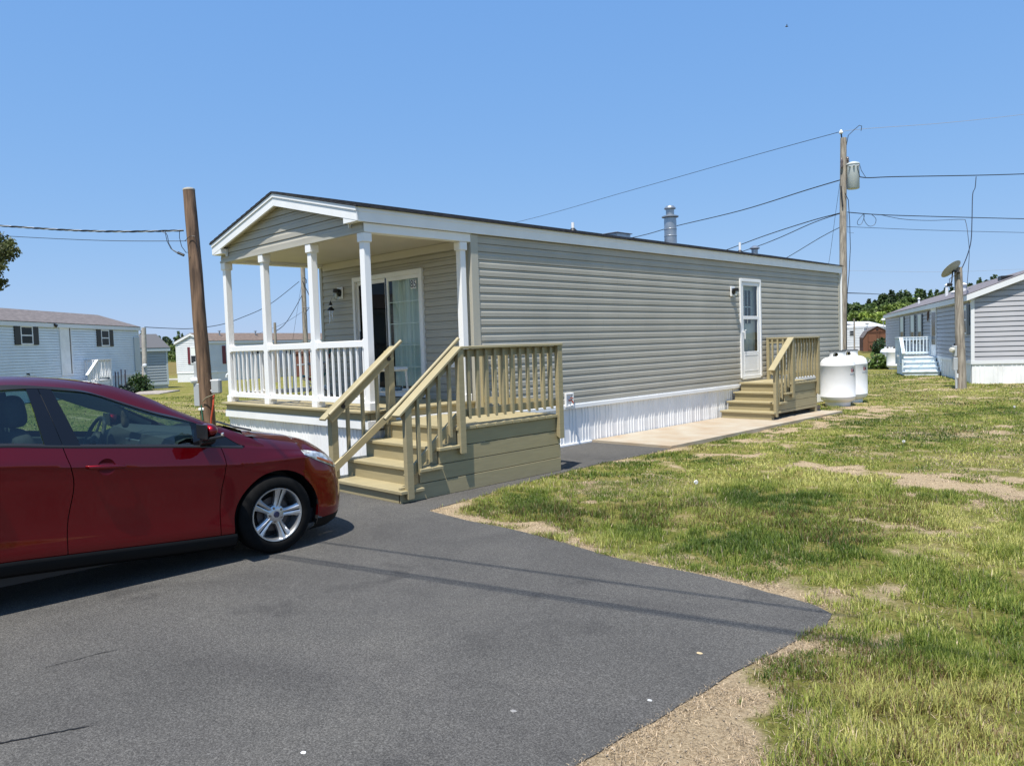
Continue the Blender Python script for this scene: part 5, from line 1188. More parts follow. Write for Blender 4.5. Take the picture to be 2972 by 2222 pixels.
# --- left white home with black shutters
def lat(x, d): p = V((0,0,0))+V((c_right.x, c_right.y, 0)).normalized()*x+V((c_fwd.x, c_fwd.y, 0)).normalized()*d; return V((p.x, p.y, gz(p.x, p.y)))
a, b_ = lat(-19.4, 15.0), lat(-19.4, 40.0); L_, rz = wall_frame(a, b_)
t, rf, s_ = home('mobile_home', 'long white mobile home with black shutters and a closed white door, behind the red car', V((a.x,a.y,-0.05)), rz, L_, 4.2, 3.16, 3.82, 0.85, M_oldwh, M_grroof, M_wht, M_oldwh, over=0.10, skirt_c=False, nrow=0.115)
HLft = t
for c in (((205,350),(350,555)), ((1070,392),(1167,570))):
    opening(t, L_, hit(t, *LP(*c[0])), hit(t, *LP(*c[1])), 'window', M_wht, M_bshut, shw=0.36)
opening(t, L_, hit(t, *LP(622,332)), hit(t, *LP(780,878)), 'door', M_wht)
A_, B_ = hit(t, *LP(1422,470)), hit(t, *LP(1502,835)); MB().box(A_.x, B_.x, -0.05, -0.01, B_.z, A_.z).build('utility_door', mat('grey access door', (0.50,0.54,0.56), 0.45), t)
A_ = hit(t, *LP(560,340)); mb = MB(); mb.tube([(A_.x,-0.0,A_.z),(A_.x,-0.12,A_.z+0.02)], 0.03, 8); mb.lathe((A_.x-0.02,-0.10,A_.z), (0.6,-0.5,-0.5), [(0,-0.02),(0.05,-0.02),(0.07,0.12),(0,0.11)], 12); mb.build('spotlight', M_black, t, smooth=True)
A_ = hit(t, *LP(295,865)); MB().tube([(A_.x-0.08,-0.03,A_.z),(A_.x+0.08,-0.03,A_.z)], 0.02, 6).tube([(A_.x,-0.0,A_.z),(A_.x,-0.09,A_.z-0.05)], 0.02, 6).build('tap', M_black, t)
# shed beyond it
b_ = lat(-19.3, 43.0); a = lat(-19.3-2.2*0.704, 43.0-2.2*0.707); L_, rz = wall_frame(a, b_)
t, _, _ = home('shed', 'blue grey sided shed with a dark hipped roof beyond the end of the white home', V((a.x,a.y,gz(a.x,a.y))), rz, L_, 3.6, 2.2, 2.95, 0.28, M_blgr, mat('charcoal shingle', (0.10,0.10,0.105), 0.95), mat('pale blue trim', (0.50,0.56,0.58), 0.5), M_blgr, over=0.14, skirt_c=False, cat='shed', nrow=0.15)
# steps of the left home
def at_frame(F, rz, p): return (Matrix.Translation(F) @ Matrix.Rotation(rz, 4, 'Z')) @ V(p)
M_wst = mat('white painted wood', (0.72,0.73,0.74), 0.5)
fwdang = math.atan2(c_fwd.y, c_fwd.x)
p = lat(-19.4, 32.9); steps('entry_steps', V((p.x,p.y,-0.02)), fwdang-math.pi/2, 'white wooden steps with railing at the door of the long white home', 1.15, [(0.0,0.16),(0.27,0.34),(0.54,0.52)], (0.80,0.70), 1.95, M_wst, M_wst, 7, 4)

# --- white home with maroon shutters
a = lat((607.6-1486)/2223*55.0, 55.0); b_ = lat((607.6-1486)/2223*55.0+0.41*19, 55.0+0.91*19); L_, rz = wall_frame(a, b_)
t, rf2, s2 = home('mobile_home', 'white mobile home with maroon shutters and brown roof behind the porch', V((a.x,a.y,gz(a.x,a.y))), rz, L_, 3.1, 2.85, 3.42, 0.70, M_whsid, M_brroof, M_wht, M_wht, over=0.10, nrow=0.14)
opening(t, L_, hit(t, *MP(962,580)), hit(t, *MP(1022,825)), 'window', M_wht, M_maroon, shw=0.33, curtain=0.45)
for c in ((1350,1460),(1775,1830)): opening(t, L_, hit(t, *MP(c[0],585)), hit(t, *MP(c[1],700)), 'window', M_wht, M_bshut, shw=0.28)
opening(t, L_, hit(t, *MP(485,600), 'x', 0.0), hit(t, *MP(575,830), 'x', 0.0), 'window', M_wht, M_maroon, plane='x', val=0.0, shw=0.26, curtain=0.45)
for px in (886, 1380):
    A_ = hit(t, *MP(px,455), 'y', 1.0); z = 2.85+s2*1.0+0.1; mb = MB(); mb.tube([(A_.x,1.0,z),(A_.x,1.0,z+0.35)], 0.05, 8); mb.lathe((A_.x,1.0,z+0.33), (0,0,1), [(0,0),(0.12,0),(0.12,0.04),(0,0.1)], 10); mb.build('flue_cap', M_metal, rf2)
# reddish shed beyond the porch chair
a, b_ = lat((856-1486)/2223*60, 60.0), lat((912-1486)/2223*60, 60.3); L_, rz = wall_frame(a, b_)
home('shed', 'rust brown garden shed glimpsed between the white porch balusters', V((a.x,a.y,gz(a.x,a.y))), rz, L_, 2.0, 1.9, 2.3, 0.12, mat('rust brown boards', (0.17,0.062,0.04), 0.8), M_brroof, mat('rust trim', (0.15,0.055,0.035), 0.8), M_black, over=0.08, skirt_c=False, cat='shed')

# --- grey home on the right
cn = lat(14.12, 23.5); cf = lat(23.25, 47.5); L_, rz = wall_frame(cf, cn)
t, rfr, s3 = home('mobile_home', 'grey sided mobile home with navy shutters and white skirting, behind the dish pole', V((cf.x,cf.y,0.0)), rz, L_, 4.3, 2.68, 3.48, 0.70, M_grsid, M_grroof2, M_wht, M_skirt, over=0.16, nrow=0.15)
for c in ((805,565,835,800), (905,548,938,815), (973,540,1007,815)): opening(t, L_, hit(t, *RP(c[0],c[1])), hit(t, *RP(c[2],c[3])), 'window', M_wht, M_navy, shw=0.33, shut_sides=(1,1), curtain=0.55)
opening(t, L_, hit(t, *RP(1402,455)), hit(t, *RP(1447,728)), 'window', M_wht, M_navy, shw=0.40, curtain=0.12)
opening(t, L_, hit(t, *RP(1100,482)), hit(t, *RP(1150,940)), 'storm', M_wht)
A_ = hit(t, *RP(1073,540)); mb = MB(); mb.obox((A_.x,-0.03,A_.z), (0.10,0,0), (0,0.02,0), (0,0,0.14)); 
for k in range(5): mb.tube([(A_.x-0.14+0.07*k,-0.05,A_.z-0.25),(A_.x-0.10+0.05*k,-0.05,A_.z+0.1)], 0.01, 5)
mb.build('wall_ornament', mat('rusty ornament', (0.14,0.08,0.05), 0.8), t)
p_ = hit(t, *RP(1760,215), 'y', 1.2); mb = MB(); mb.box(L_-1.3, L_-0.85, 0.95, 1.35, 2.68+s3*1.1+0.05, 2.68+s3*1.1+0.22); mb.build('roof_vent', M_black, rfr)
for (xx, yy, r_, h_) in ((8.0,0.8,0.05,0.35),(15.5,0.9,0.06,0.55),(19.2,0.9,0.09,0.35),(16.6,1.0,0.1,0.16)): MB().lathe((xx,yy,2.68+s3*yy), (0,0,1), [(r_,0),(r_,h_),(r_*1.6,h_+0.02),(0,h_+0.1)], 10).build('vent_pipe', M_wht, rfr)
grz = rz; GF = V((cf.x, cf.y, 0.0)); GH = t
M_bst = mat('pale blue painted wood', (0.62,0.70,0.75), 0.5, var=0.05, vscale=4)
q_ = hit(t, *RP(1150,1000)); xs = q_.x; d_ = Matrix.Rotation(grz, 4, 'Z')
# in this home's frame the near end is +x; the flight descends towards +x (nearer) with the wall on its right
F = at_frame(GF, grz, (xs+0.95, -0.03, 0.0)); steps('entry_steps', F, grz-math.pi/2+math.pi, 'pale blue painted wooden steps at the door of the grey home', 1.25, [(0.0,0.15),(0.27,0.32),(0.54,0.49)], (0.80,0.66), 2.15, M_bst, M_bst, 7, 4, mirror=False) if False else None
t = steps('entry_steps', F, grz+math.pi/2, 'pale blue painted wooden steps at the door of the grey home', 1.22, [(0.0,0.16),(0.27,0.33),(0.54,0.50)], (0.80,0.67), 2.3, M_bst, M_bst, 7, 3, mirror=True, post_h=0.78)

# --- far trailers, barn shed
a, b_ = lat((2425-1486)/2223*92, 92), lat((2509-1486)/2223*92, 92); L_, rz = wall_frame(a, b_)
t, _, _ = home('trailer', 'plain white trailer with one small dark window beyond the tall pole', V((a.x,a.y,gz(a.x,a.y))), rz, L_, 7.0, 2.75, 2.95, 0.55, M_whsid, M_wht, M_wht, M_wht, over=0.05, skirt_c=False, cat='trailer', nrow=0.2)
A_, B_ = hit(t, 2400+385/5.907, 820+822/5.907), hit(t, 2400+475/5.907, 820+910/5.907); opening(t, L_, A_, B_, 'window', M_grey, None)
a, b_ = lat((2508-1486)/2223*112, 112), lat((2640-1486)/2223*112, 118); L_, rz = wall_frame(a, b_)
t, _, _ = home('trailer', 'low white trailer with a maroon shutter, roof showing above the brown barn shed', V((a.x,a.y,gz(a.x,a.y))), rz, L_, 6.0, 2.9, 3.75, 0.6, M_whsid, mat('pale roof', (0.55,0.57,0.58), 0.7), M_wht, M_wht, over=0.1, skirt_c=False, cat='trailer', nrow=0.2)
opening(t, L_, hit(t, 2518, 952), hit(t, 2530, 962), 'window', M_wht, M_maroon, shw=0.5)
# gambrel barn shed
a = lat((2507-1486)/2223*80, 80); b_ = lat((2507-1486)/2223*80+2.5, 79.2); L_, rz = wall_frame(a, b_)
t = thing('barn_shed', 'brown gambrel-roofed barn shed with double doors beside the far white trailer', 'shed', V((a.x,a.y,gz(a.x,a.y))), rz, world=False)
Mbr = mat('brown barn boards', (0.165,0.068,0.035), 0.8, var=0.15, vscale=3, stretch=(8,8,0.5)); W_ = 2.7
prof = [(0,0.15),(0,1.55),(0.42,2.2),(W_/2,2.72),(W_-0.42,2.2),(W_,1.55),(W_,0.15)]
MB().prism([(x,0,z) for x, z in prof], (0,3.0,0)).build('wall', Mbr, t)
mb = MB()
for i in range(1, 5):
    (x0,z0), (x1,z1) = prof[i], prof[i+1]; dn = V((-(z1-z0),0,x1-x0)).normalized()*0.05
    mb.prism([(x0,-0.08,z0),(x1,-0.08,z1),(x1+dn.x,-0.08,z1+dn.z),(x0+dn.x,-0.08,z0+dn.z)], (0,3.2,0))
mb.build('roof', M_grroof, t)
Mbt = mat('barn trim', (0.11,0.045,0.024), 0.8)
for s0 in (0.45, W_/2+0.02):
    mb = MB(); s1 = s0+W_/2-0.47; mb.box(s0, s1, -0.03, -0.002, 0.25, 2.05); dr = mb.build('door', Mbr, t)
    mb = MB(); mb.box(s0, s1, -0.05, -0.03, 0.25, 0.33); mb.box(s0, s1, -0.05, -0.03, 1.08, 1.16); mb.box(s0, s1, -0.05, -0.03, 1.97, 2.05); mb.box(s0, s0+0.07, -0.05, -0.03, 0.33, 1.97); mb.box(s1-0.07, s1, -0.05, -0.03, 0.33, 1.97); mb.build('door_trim', Mbt, dr)
MB().box(0.35, W_-0.35, -0.06, -0.002, 2.12, 2.19).build('header_board', Mbt, t); MB().box(W_/2-0.12, W_/2+0.12, -0.04, -0.002, 2.34, 2.46).build('gable_vent', M_black, t)
p_ = on_ground(2545, 77); o = MB().prism([(0,0,0),(1.0,0,0),(1.0,0.8,0.22),(0,0.8,0.22)], (0,0.02,0.05)).build('ramp', mat('terracotta ramp', (0.50,0.24,0.15), 0.8)); o.location = p_; tag(o, 'pinkish wooden ramp board at the barn shed door', 'ramp')
# far lamps
for k, (px, py) in enumerate(((2516.5, 938), (2563.5, 928))):
    top = survey(px, py, 100); t = thing('street_lamp', ['white globe lamp on a thin post, left of the two above the far trailers', 'white lamp on a thin post, right of the two, close to the grey home'][k], 'lamp', (top.x, top.y, gz(top.x, top.y)), world=True, group='lamps beyond the trailers')
    MB().tube([(top.x,top.y,gz(top.x,top.y)),(top.x,top.y,top.z)], 0.05, 8).build('lamp_post', M_grey, t)
    MB().lathe((top.x,top.y,top.z), (0,0,1), [(0,-0.15),(0.20,-0.12),(0.26,0.0),(0.20,0.15),(0,0.2)], 14).build('lamp_globe', M_wht, t, smooth=True)
top = survey(2479, 925, 90); o = MB().tube([(top.x,top.y,gz(top.x,top.y)),(top.x,top.y,top.z)], 0.09, 8).build('wooden_post', M_poleg); tag(o, 'thin grey wooden post standing in front of the wooded hill', 'post')

# ================================================================ propane tanks
def arc_text(body, size, R_, zc, th, bold=0.0):
    vs, fs = text_mesh(body, size, bold); out = []
    for x, y, z in vs:
        a = th+x/R_; out.append((math.cos(a)*R_, math.sin(a)*R_, zc+y))
    return out, fs
def tank(label, loc, s=1.0, logo_dir=0.0, logo=True, group=None):
    t = thing('propane_tank', label, 'gas tank', loc, 0, world=False, group=group); Rr = 0.38*s
    prof = [(0.05,0.11),(0.20,0.09),(0.30,0.105),(0.355,0.145),(0.377,0.19),(0.38,0.215),(0.383,0.22),(0.383,0.23),(0.38,0.235),(0.38,0.93),(0.383,0.935),(0.383,0.945),(0.38,0.95),(0.375,0.99),(0.345,1.06),(0.28,1.11),(0.18,1.135),(0,1.14)]
    MB().lathe((0,0,0), (0,0,1), [(r*s, z*s) for r, z in prof], 56).build('tank_body', M_tank, t, smooth=True, angle=50)
    MB().lathe((0,0,0), (0,0,1), [(r*s, z*s) for r, z in [(0.255,0.0),(0.262,0.0),(0.272,0.02),(0.272,0.07),(0.262,0.12),(0.255,0.12),(0.255,0.02),(0.25,0.02)]], 40).build('foot_ring', M_tank, t, smooth=True, angle=40)
    # collar with lifting openings
    mb = MB(); r0, r1 = 0.165*s, 0.172*s; n_ = 64; z0, z1 = 1.10*s, 1.265*s
    def isgap(a, zz): 
        for c in (logo_dir+R(-72), logo_dir+R(40), logo_dir+R(160)):
            dd = (a-c+math.pi) % (2*math.pi)-math.pi
            if abs(dd) < 0.36-0.20*abs(zz-0.5)*2 and 0.3 < zz < 0.8: return True
        return False
    lv = [0,.3,.42,.55,.68,.8,1.0]
    for k in range(n_):
        a0, a1 = 2*math.pi*k/n_, 2*math.pi*(k+1)/n_
        for j in range(len(lv)-1):
            if isgap((a0+a1)/2, (lv[j]+lv[j+1])/2): continue
            za, zb = z0+(z1-z0)*lv[j], z0+(z1-z0)*lv[j+1]
            for r in (r0, r1): mb.add([(r*math.cos(a0),r*math.sin(a0),za),(r*math.cos(a1),r*math.sin(a1),za),(r*math.cos(a1),r*math.sin(a1),zb),(r*math.cos(a0),r*math.sin(a0),zb)], [(0,1,2,3)])
    cl = mb.build('collar', M_tank, t, fix=False)
    MB().lathe((0,0,0), (0,0,1), [(0.155*s,1.258*s),(0.184*s,1.258*s),(0.184*s,1.275*s),(0.155*s,1.28*s),(0,1.283*s)], 40).build('collar_cap', mat('dark grey lid', (0.06,0.065,0.07), 0.5), cl)
    MB().lathe((0,0,1.12*s), (0,0,1), [(0,0),(0.05*s,0),(0.05*s,0.06*s),(0.03*s,0.10*s),(0,0.11*s)], 16).build('valve', mat('valve brass', (0.30,0.22,0.10), 0.4, metal=0.8), cl)
    if logo:
        Rl = Rr+0.004
        mdark = mat('navy print', (0.015,0.02,0.06), 0.5); mred = mat('red print', (0.35,0.02,0.03), 0.5); mblue = mat('blue print', (0.02,0.10,0.22), 0.5)
        vs, fs = arc_text('D', 0.088*s, Rl, 0.82*s, logo_dir-0.085, 0.004); MB().add(vs, fs).build('logo_letter', mred, t, fix=False)
        vs, fs = arc_text('R', 0.088*s, Rl+0.001, 0.82*s, logo_dir+0.06, 0.004); MB().add(vs, fs).build('logo_letter', mdark, t, fix=False)
        vs, fs = arc_text('Dead River', 0.043*s, Rl, 0.735*s, logo_dir, 0.0); MB().add(vs, fs).build('logo_text', mblue, t, fix=False)
        vs, fs = arc_text('COMPANY', 0.017*s, Rl, 0.70*s, logo_dir+0.1, 0.0); MB().add(vs, fs).build('logo_text', mdark, t, fix=False)
        mb = MB(); rows = []
        for k in range(25):
            a = math.pi*(0.12+0.76*k/24); x = 0.085*math.cos(a); y = 0.055*math.sin(a); th = logo_dir-x/Rl; w_ = 0.004+0.006*math.sin(math.pi*k/24)
            rows.append([(Rl*math.cos(th), Rl*math.sin(th), 0.83*s+y+w_*e) for e in (-.5, .5)])
        mb.grid(rows); mb.build('logo_arc', mdark, t, fix=False)
    return t
def face(p, deg):  # direction (angle) from a point to the camera, turned by deg
    return math.atan2(-p.y, -p.x)+R(deg)
tp = on_ground(2430, 17.72); tank('front white propane tank with DR logo at the corner of the clay home', tp, 1.0, face(tp, 58), group='pair of white propane tanks')
tp = on_ground(2467, 18.45); tank('white propane tank standing behind the front tank, nearer the lawn', tp, 1.0, face(tp, 58), group='pair of white propane tanks')
p_ = on_ground(2595, 35.9); tank('white propane tank with a slotted collar beside the pale blue steps', p_, 0.86, 0, False, group='pair of tanks at the grey home')
p_ = on_ground(2576, 37.2); tank('white propane tank half hidden behind another, next to the leafy hosta', p_, 0.86, 0, False, group='pair of tanks at the grey home')
p_ = tp

# ================================================================ poles
def pole(name, label, base, top, r0, r1, m, cat='utility pole', n_=28):
    t = thing(name, label, cat, base); pts = []; rs = []
    base, top = V(base), V(top)
    for k in range(34):
        f = k/33; p = base.lerp(top, f); p += V((mnoise.noise(V((f*3,base.x,0))),mnoise.noise(V((f*3,base.y,5))),0))*0.018*math.sin(math.pi*f); pts.append(p); rs.append((r0+(r1-r0)*f)*(1+0.03*mnoise.noise(V((f*14,1,base.x)))))
    pts[0] = pts[0]-V((0,0,0.3)); rs[-1] *= 0.985
    mb = MB(); mb.tube(pts, rs, n_); mb.build('pole_shaft', m, t, smooth=True, angle=60)
    return t
# brown pole on the left
dP = 14.0; k_ = dP/2223
tb, tt = survey(608, 1265, dP), survey(548, 549, dP); dirp = (tt-tb); base = tb+dirp*((-tb.z)/dirp.z)
PB = pole('service_pole', 'leaning brown wooden pole with meter boxes beside the porch', base, tt, 0.132, 0.105, M_pole)
MB().lathe(tt, dirp.normalized(), [(0.0,0.012),(0.085,0.012),(0.107,0.0),(0.107,-0.025)], 28).build('cut_top', mat('pale cut wood', (0.50,0.45,0.36), 0.8), PB)
camdir = V((c_fwd.x, c_fwd.y, 0)).normalized(); rt = V((c_right.x, c_right.y, 0)).normalized()
def pbox(name, x0, x1, y0, y1, m, par, off=-0.10, dep=0.07, d=dP, bev=0.01):
    a = survey((x0+x1)/2, (y0+y1)/2, d+off); kk = (d+off)/2223
    return MB().obox(a, rt*(x1-x0)/2*kk, camdir*dep, V((0,0,(y1-y0)/2*kk))).build(name, m, par, bevel=bev)
pbox('conduit_box', 565, 575, 1050, 1096, M_grey, PB, 0.0, 0.05); pbox('meter_socket', 566, 583, 1112, 1178, M_grey, PB, -0.03, 0.06); pbox('junction_box', 577, 594, 1183, 1191, M_white, PB, -0.10, 0.03)
a = survey(571, 1104, dP-0.05); MB().lathe(a, rt*-1+camdir*-0.6, [(0,0.0),(0.06,0.0),(0.06,0.07),(0.045,0.10),(0,0.105)], 18).build('electric_meter', M_wht, PB, smooth=True)
b1 = pbox('phone_box', 616, 641, 1100, 1142, M_grey, PB, -0.06, 0.075, bev=0.022); pbox('box_hinge', 611, 620, 1102, 1107, M_wht, b1, -0.04, 0.03); pbox('box_hinge', 612, 620, 1131, 1135, M_wht, b1, -0.04, 0.03)
MB().tube([survey(621,1141,dP-0.1), survey(619,1175,dP-0.16), survey(613,1215,dP-0.16), survey(611,1262,dP-0.16)], 0.017, 8).build('orange_conduit', M_orange, PB)
MB().tube([survey(588,1165,dP-0.15), survey(598,1154,dP-0.17), survey(615,1147,dP-0.17), survey(623,1143,dP-0.14)], 0.010, 6).build('cable_loop', mat('olive cable', (0.22,0.20,0.13), 0.6), PB)
MB().tube([survey(584,1175,dP-0.12), survey(588,1215,dP-0.14), survey(592,1262,dP-0.15)], 0.012, 6).build('ground_wire', mat('green wire', (0.03,0.12,0.07), 0.5), PB)
# tall pole with transformer
dT = 26.0; tb, tt = survey(2446, 1050, dT), survey(2448, 401, dT); base = V((tb.x, tb.y, 0))+(tt-tb)*0.0
PT = pole('utility_pole', 'tall weathered grey utility pole with a transformer at the corner of the clay home', base, tt, 0.135, 0.10, M_poleg)
a = survey(2476, 510, dT-0.1)
MB().lathe(a, (0,0,1), [(0,-0.44),(0.185,-0.44),(0.20,-0.42),(0.20,0.36),(0.215,0.365),(0.215,0.385),(0.19,0.42),(0.10,0.455),(0,0.465)], 32).build('transformer', M_transf, PT, smooth=True, angle=40)
mb = MB()
for ang in (-0.9, -0.3, 0.3): mb.lathe(a+V((math.cos(fwdang+math.pi+ang)*0.20, math.sin(fwdang+math.pi+ang)*0.20, 0.28)), V((math.cos(fwdang+math.pi+ang), math.sin(fwdang+math.pi+ang), 0.1)), [(0,0),(0.03,0),(0.03,0.04),(0.015,0.08),(0,0.09)], 10)
mb.build('transformer_bushing', M_grey, PT); 
mb = MB(); c = survey(2460, 460, dT); mb.lathe(c, (0,0,1), [(0,-0.22),(0.04,-0.22),(0.06,-0.18),(0.03,-0.16),(0.06,-0.12),(0.03,-0.10),(0.06,-0.06),(0.03,-0.04),(0.05,0),(0.02,0.06),(0,0.07)], 12); c = survey(2443, 470, dT-0.13); mb.lathe(c, (0,0,1), [(0,-0.2),(0.035,-0.2),(0.05,-0.12),(0.03,-0.06),(0.05,0),(0.02,0.12),(0,0.14)], 12); mb.build('insulator', mat('brown insulator', (0.13,0.10,0.09), 0.3), PT, smooth=True)
mb = MB(); c = survey(2441, 384, dT); mb.lathe(c, (0,0,1), [(0,-0.06),(0.05,-0.05),(0.07,-0.02),(0.05,0.03),(0.03,0.08),(0,0.09)], 12); mb.build('top_insulator', M_wht, PT, smooth=True)
MB().tube([survey(2441,384,dT), survey(2443,402,dT), survey(2445,430,dT)], 0.025, 6).tube([survey(2456,425,dT), survey(2462,393,dT), survey(2480,376,dT), survey(2494,364,dT), survey(2501,366,dT), survey(2499,380,dT)], 0.011, 6).build('top_bracket', M_black, PT)
MB().tube([survey(2452,560,dT-0.14), survey(2462,580,dT-0.16), survey(2466,640,dT-0.16), survey(2468,720,dT-0.16), survey(2464,800,dT-0.16), survey(2459,850,dT-0.16), survey(2456,1030,dT-0.15)], 0.012, 6).build('down_cable', M_wire, PT)
MB().tube([survey(2441,540,dT-0.12), survey(2446,600,dT-0.12)], 0.02, 6).tube([survey(2482,478,dT-0.3), survey(2493,500,dT-0.3), survey(2496,515,dT-0.2)], 0.008, 6).tube([survey(2495,478,dT-0.3), survey(2500,495,dT-0.3), survey(2512,514,dT-0.2)], 0.008, 6).tube([survey(2460,620,dT-0.1), survey(2461,675,dT-0.1), survey(2478,676,dT-0.15)], 0.006, 5).build('jumper_wire', M_wire, PT)
# short pole with dish
dD = 21.6; tb, tt = survey(2790, 1118, dD), survey(2781, 776, dD); base = tb+(tt-tb)*((-tb.z)/(tt-tb).z)
PD = pole('service_pole', 'short grey wooden pole carrying a satellite dish in front of the grey home', base, tt, 0.135, 0.10, M_poleg)
kk = dD/2223
mb = MB(); c = survey(2765, 785, dD-0.1); 
# dish: shallow bowl facing up to the left, seen from behind
axd = (rt*-0.62+V((0,0,0.62))-camdir*-0.35).normalized(); axd = (rt*-0.38+camdir*0.62+V((0,0,0.72))).normalized()
mb.lathe(c, axd, [(0.0,0.0),(0.10,0.008),(0.21,0.035),(0.30,0.075),(0.305,0.07),(0.21,0.028),(0.10,0.0),(0,-0.008)], 36); dsh_ = mb.build('satellite_dish', mat('dish grey', (0.40,0.41,0.43), 0.6), PD, smooth=True)
MB().tube([c, c-axd*0.10+rt*0.12, survey(2781, 792, dD)], 0.028, 8).tube([c-V((0,0,0.02)), survey(2762,818,dD-0.2), survey(2757,826,dD-0.3)], 0.018, 6).build('dish_bracket', M_black, dsh_)
MB().lathe(survey(2757,826,dD-0.3), rt*-1, [(0,-0.05),(0.045,-0.05),(0.05,0.06),(0,0.07)], 12).build('dish_receiver', M_black, dsh_)
MB().tube([survey(2784,782,dD-.12), survey(2770,800,dD-.2), survey(2755,810,dD-.3), survey(2756,825,dD-.32)], 0.008, 5).build('dish_cable', M_wire, dsh_)
pbox('meter_socket', 2766, 2775, 1003, 1034, M_grey, PD, -0.05, 0.06, dD); pbox('breaker_box', 2765, 2777, 1037, 1074, M_grey, PD, -0.05, 0.06, dD); pbox('weatherhead', 2769, 2772, 996, 1003, M_black, PD, -0.05, 0.03, dD)
a = survey(2765, 1015, dD-0.08); MB().lathe(a, rt*-1+camdir*-0.8, [(0,0),(0.07,0),(0.07,0.08),(0.05,0.11),(0,0.115)], 16).build('electric_meter', mat('meter cream', (0.55,0.53,0.45), 0.4), PD, smooth=True)
MB().tube([survey(2774,1074,dD-.12), survey(2776,1127,dD-.12)], 0.03, 8).build('conduit', M_grey, PD); pbox('tag', 2776, 2781, 1084, 1096, M_wht, PD, -0.16, 0.01, dD, bev=0)
# pole at the end of the white home, left background
a = survey(417, 951, 39.0); b0 = survey(420, 1120, 39.0); b0.z = gz(b0.x, b0.y)
PE = pole('service_pole', 'slim pale pole with a small meter at the end of the long white home', b0, a, 0.13, 0.11, mat('pale pole', (0.42,0.39,0.34), 0.85, var=0.2, vscale=5), n_=14)
pbox('meter_box', 419, 425, 1056, 1090, M_grey, PE, -0.1, 0.1, 39.0); a = survey(421, 1060, 38.8); MB().lathe(a, camdir*-1, [(0,0),(0.09,0),(0.09,0.12),(0,0.14)], 12).build('electric_meter', M_wht, PE); MB().tube([survey(414,1090,38.8), survey(415,1120,38.8)], 0.05, 8).build('conduit', mat('rust conduit', (0.36,0.18,0.10), 0.6), PE)
# pole behind home 2 and small stub
dB = 55.0; tb, tt = survey(886, 1000, dB), survey(874, 640, dB); base = V((tb.x, tb.y, gz(tb.x, tb.y)))
PBk = pole('utility_pole', 'distant grey utility pole seen between the white porch posts', base, tt, 0.20, 0.14, M_poleg, n_=14)
mb = MB(); 
for pts in ([(878,808),(884,806),(889,812),(889,822)], [(879,892),(888,893),(898,892),(892,900),(888,905)], [(878,815),(884,830),(892,845),(899,860)]): mb.tube([survey(x, y, dB-0.25) for x, y in pts], 0.03, 5)
mb.build('jumper_wire', M_wire, PBk)
tb, tt = survey(799.5, 1015, 47), survey(797.5, 936, 47); base = V((tb.x, tb.y, gz(tb.x, tb.y))); pole('service_pole', 'thin grey stub pole rising behind the second white porch post', base, tt, 0.10, 0.08, M_poleg, n_=10)

# ================================================================ wires
def wire(label, pts, r, m=None, sag=0.0, name='power_cable', twist=False, n_=40):
    """pts: surveyed (px,py,depth) or vectors; smooth through them"""
    P3 = [survey(*p) if isinstance(p, tuple) else V(p) for p in pts]; out = []
    for i in range(len(P3)-1):
        p0 = P3[max(i-1,0)]; p1 = P3[i]; p2 = P3[i+1]; p3 = P3[min(i+2,len(P3)-1)]; k = max(6, int(n_/(len(P3)-1)))
        for j in range(k):
            t = j/k; q = 0.5*((2*p1)+(p2-p0)*t+(2*p0-5*p1+4*p2-p3)*t*t+(-p0+3*p1-3*p2+p3)*t**3)
            if len(P3) == 2: q = p1.lerp(p2, t)-V((0,0,sag*4*t*(1-t)))
            out.append(q)
    out.append(P3[-1])
    t_ = thing(name, label, 'cable', out[0]) if twist else None
    if twist:
        tot = 0; acc_ = [0]
        for i in range(1, len(out)): tot += (out[i]-out[i-1]).length; acc_.append(tot)
        d = (out[-1]-out[0]).normalized(); a = d.cross(V((0,0,1))).normalized(); b_ = a.cross(d)
        fine = []; 
        M_ = 260
        for k in range(M_+1):
            s = tot*k/M_; i = max(j for j in range(len(acc_)) if acc_[j] <= s+1e-9); i = min(i, len(out)-2); f = (s-acc_[i])/max(1e-9, acc_[i+1]-acc_[i]); fine.append(out[i].lerp(out[i+1], f))
        for ph, mm, rr in ((0, M_wire, r), (2.1, M_wire, r), (4.2, M_wireb, r*0.8)):
            MB().tube([p+(a*math.cos(tot*k/M_/0.55*2*math.pi+ph)+b_*math.sin(tot*k/M_/0.55*2*math.pi+ph))*r*1.05 for k, p in enumerate(fine)], rr, 5).build('strand', mm, t_)
        return t_
    o = MB().tube(out, r, 6).build(name, m or M_wire, smooth=True); tag(o, label, 'cable'); return o
wire('twisted black and silver service cable entering at the left edge towards the brown pole', [(-260,640,15.5),(0,655.5,14.9),(200,668,14.5),(360,672,14.2),(532,669,14.0)], 0.010, twist=True)
wire('thin black telephone line just below the twisted cable at the brown pole', [(-260,664,15.5),(0,684,14.9),(300,698,14.3),(541,699.5,14.0)], 0.006)
t = thing('cable_splice', 'black splice and looping drip wires hanging beside the brown pole', 'cable splice', survey(527,738,13.9))
mb = MB()
for pts in ([(478,670),(486,684),(490,706),(500,724),(518,734),(524,738)], [(468,671),(480,677),(485,700),(496,722),(516,736)], [(521,670),(521,690),(527,715),(540,733),(548,732)], [(536,700),(546,690),(556,684),(566,686),(571,695),(569,710),(573,730)]): mb.tube([survey(x, y, 13.86) for x, y in pts], 0.006, 5)
mb.build('drip_loop', M_wire, t); MB().tube([survey(516,733,13.86), survey(534,741,13.86)], 0.024, 8).build('connector', M_black, t)
wire('thin top line running left from the tall pole behind the home roof', [(2441,382,26),(2200,448,30),(1840,550,37),(1475,650,46),(1150,702,53),(874,644,55)], 0.010)
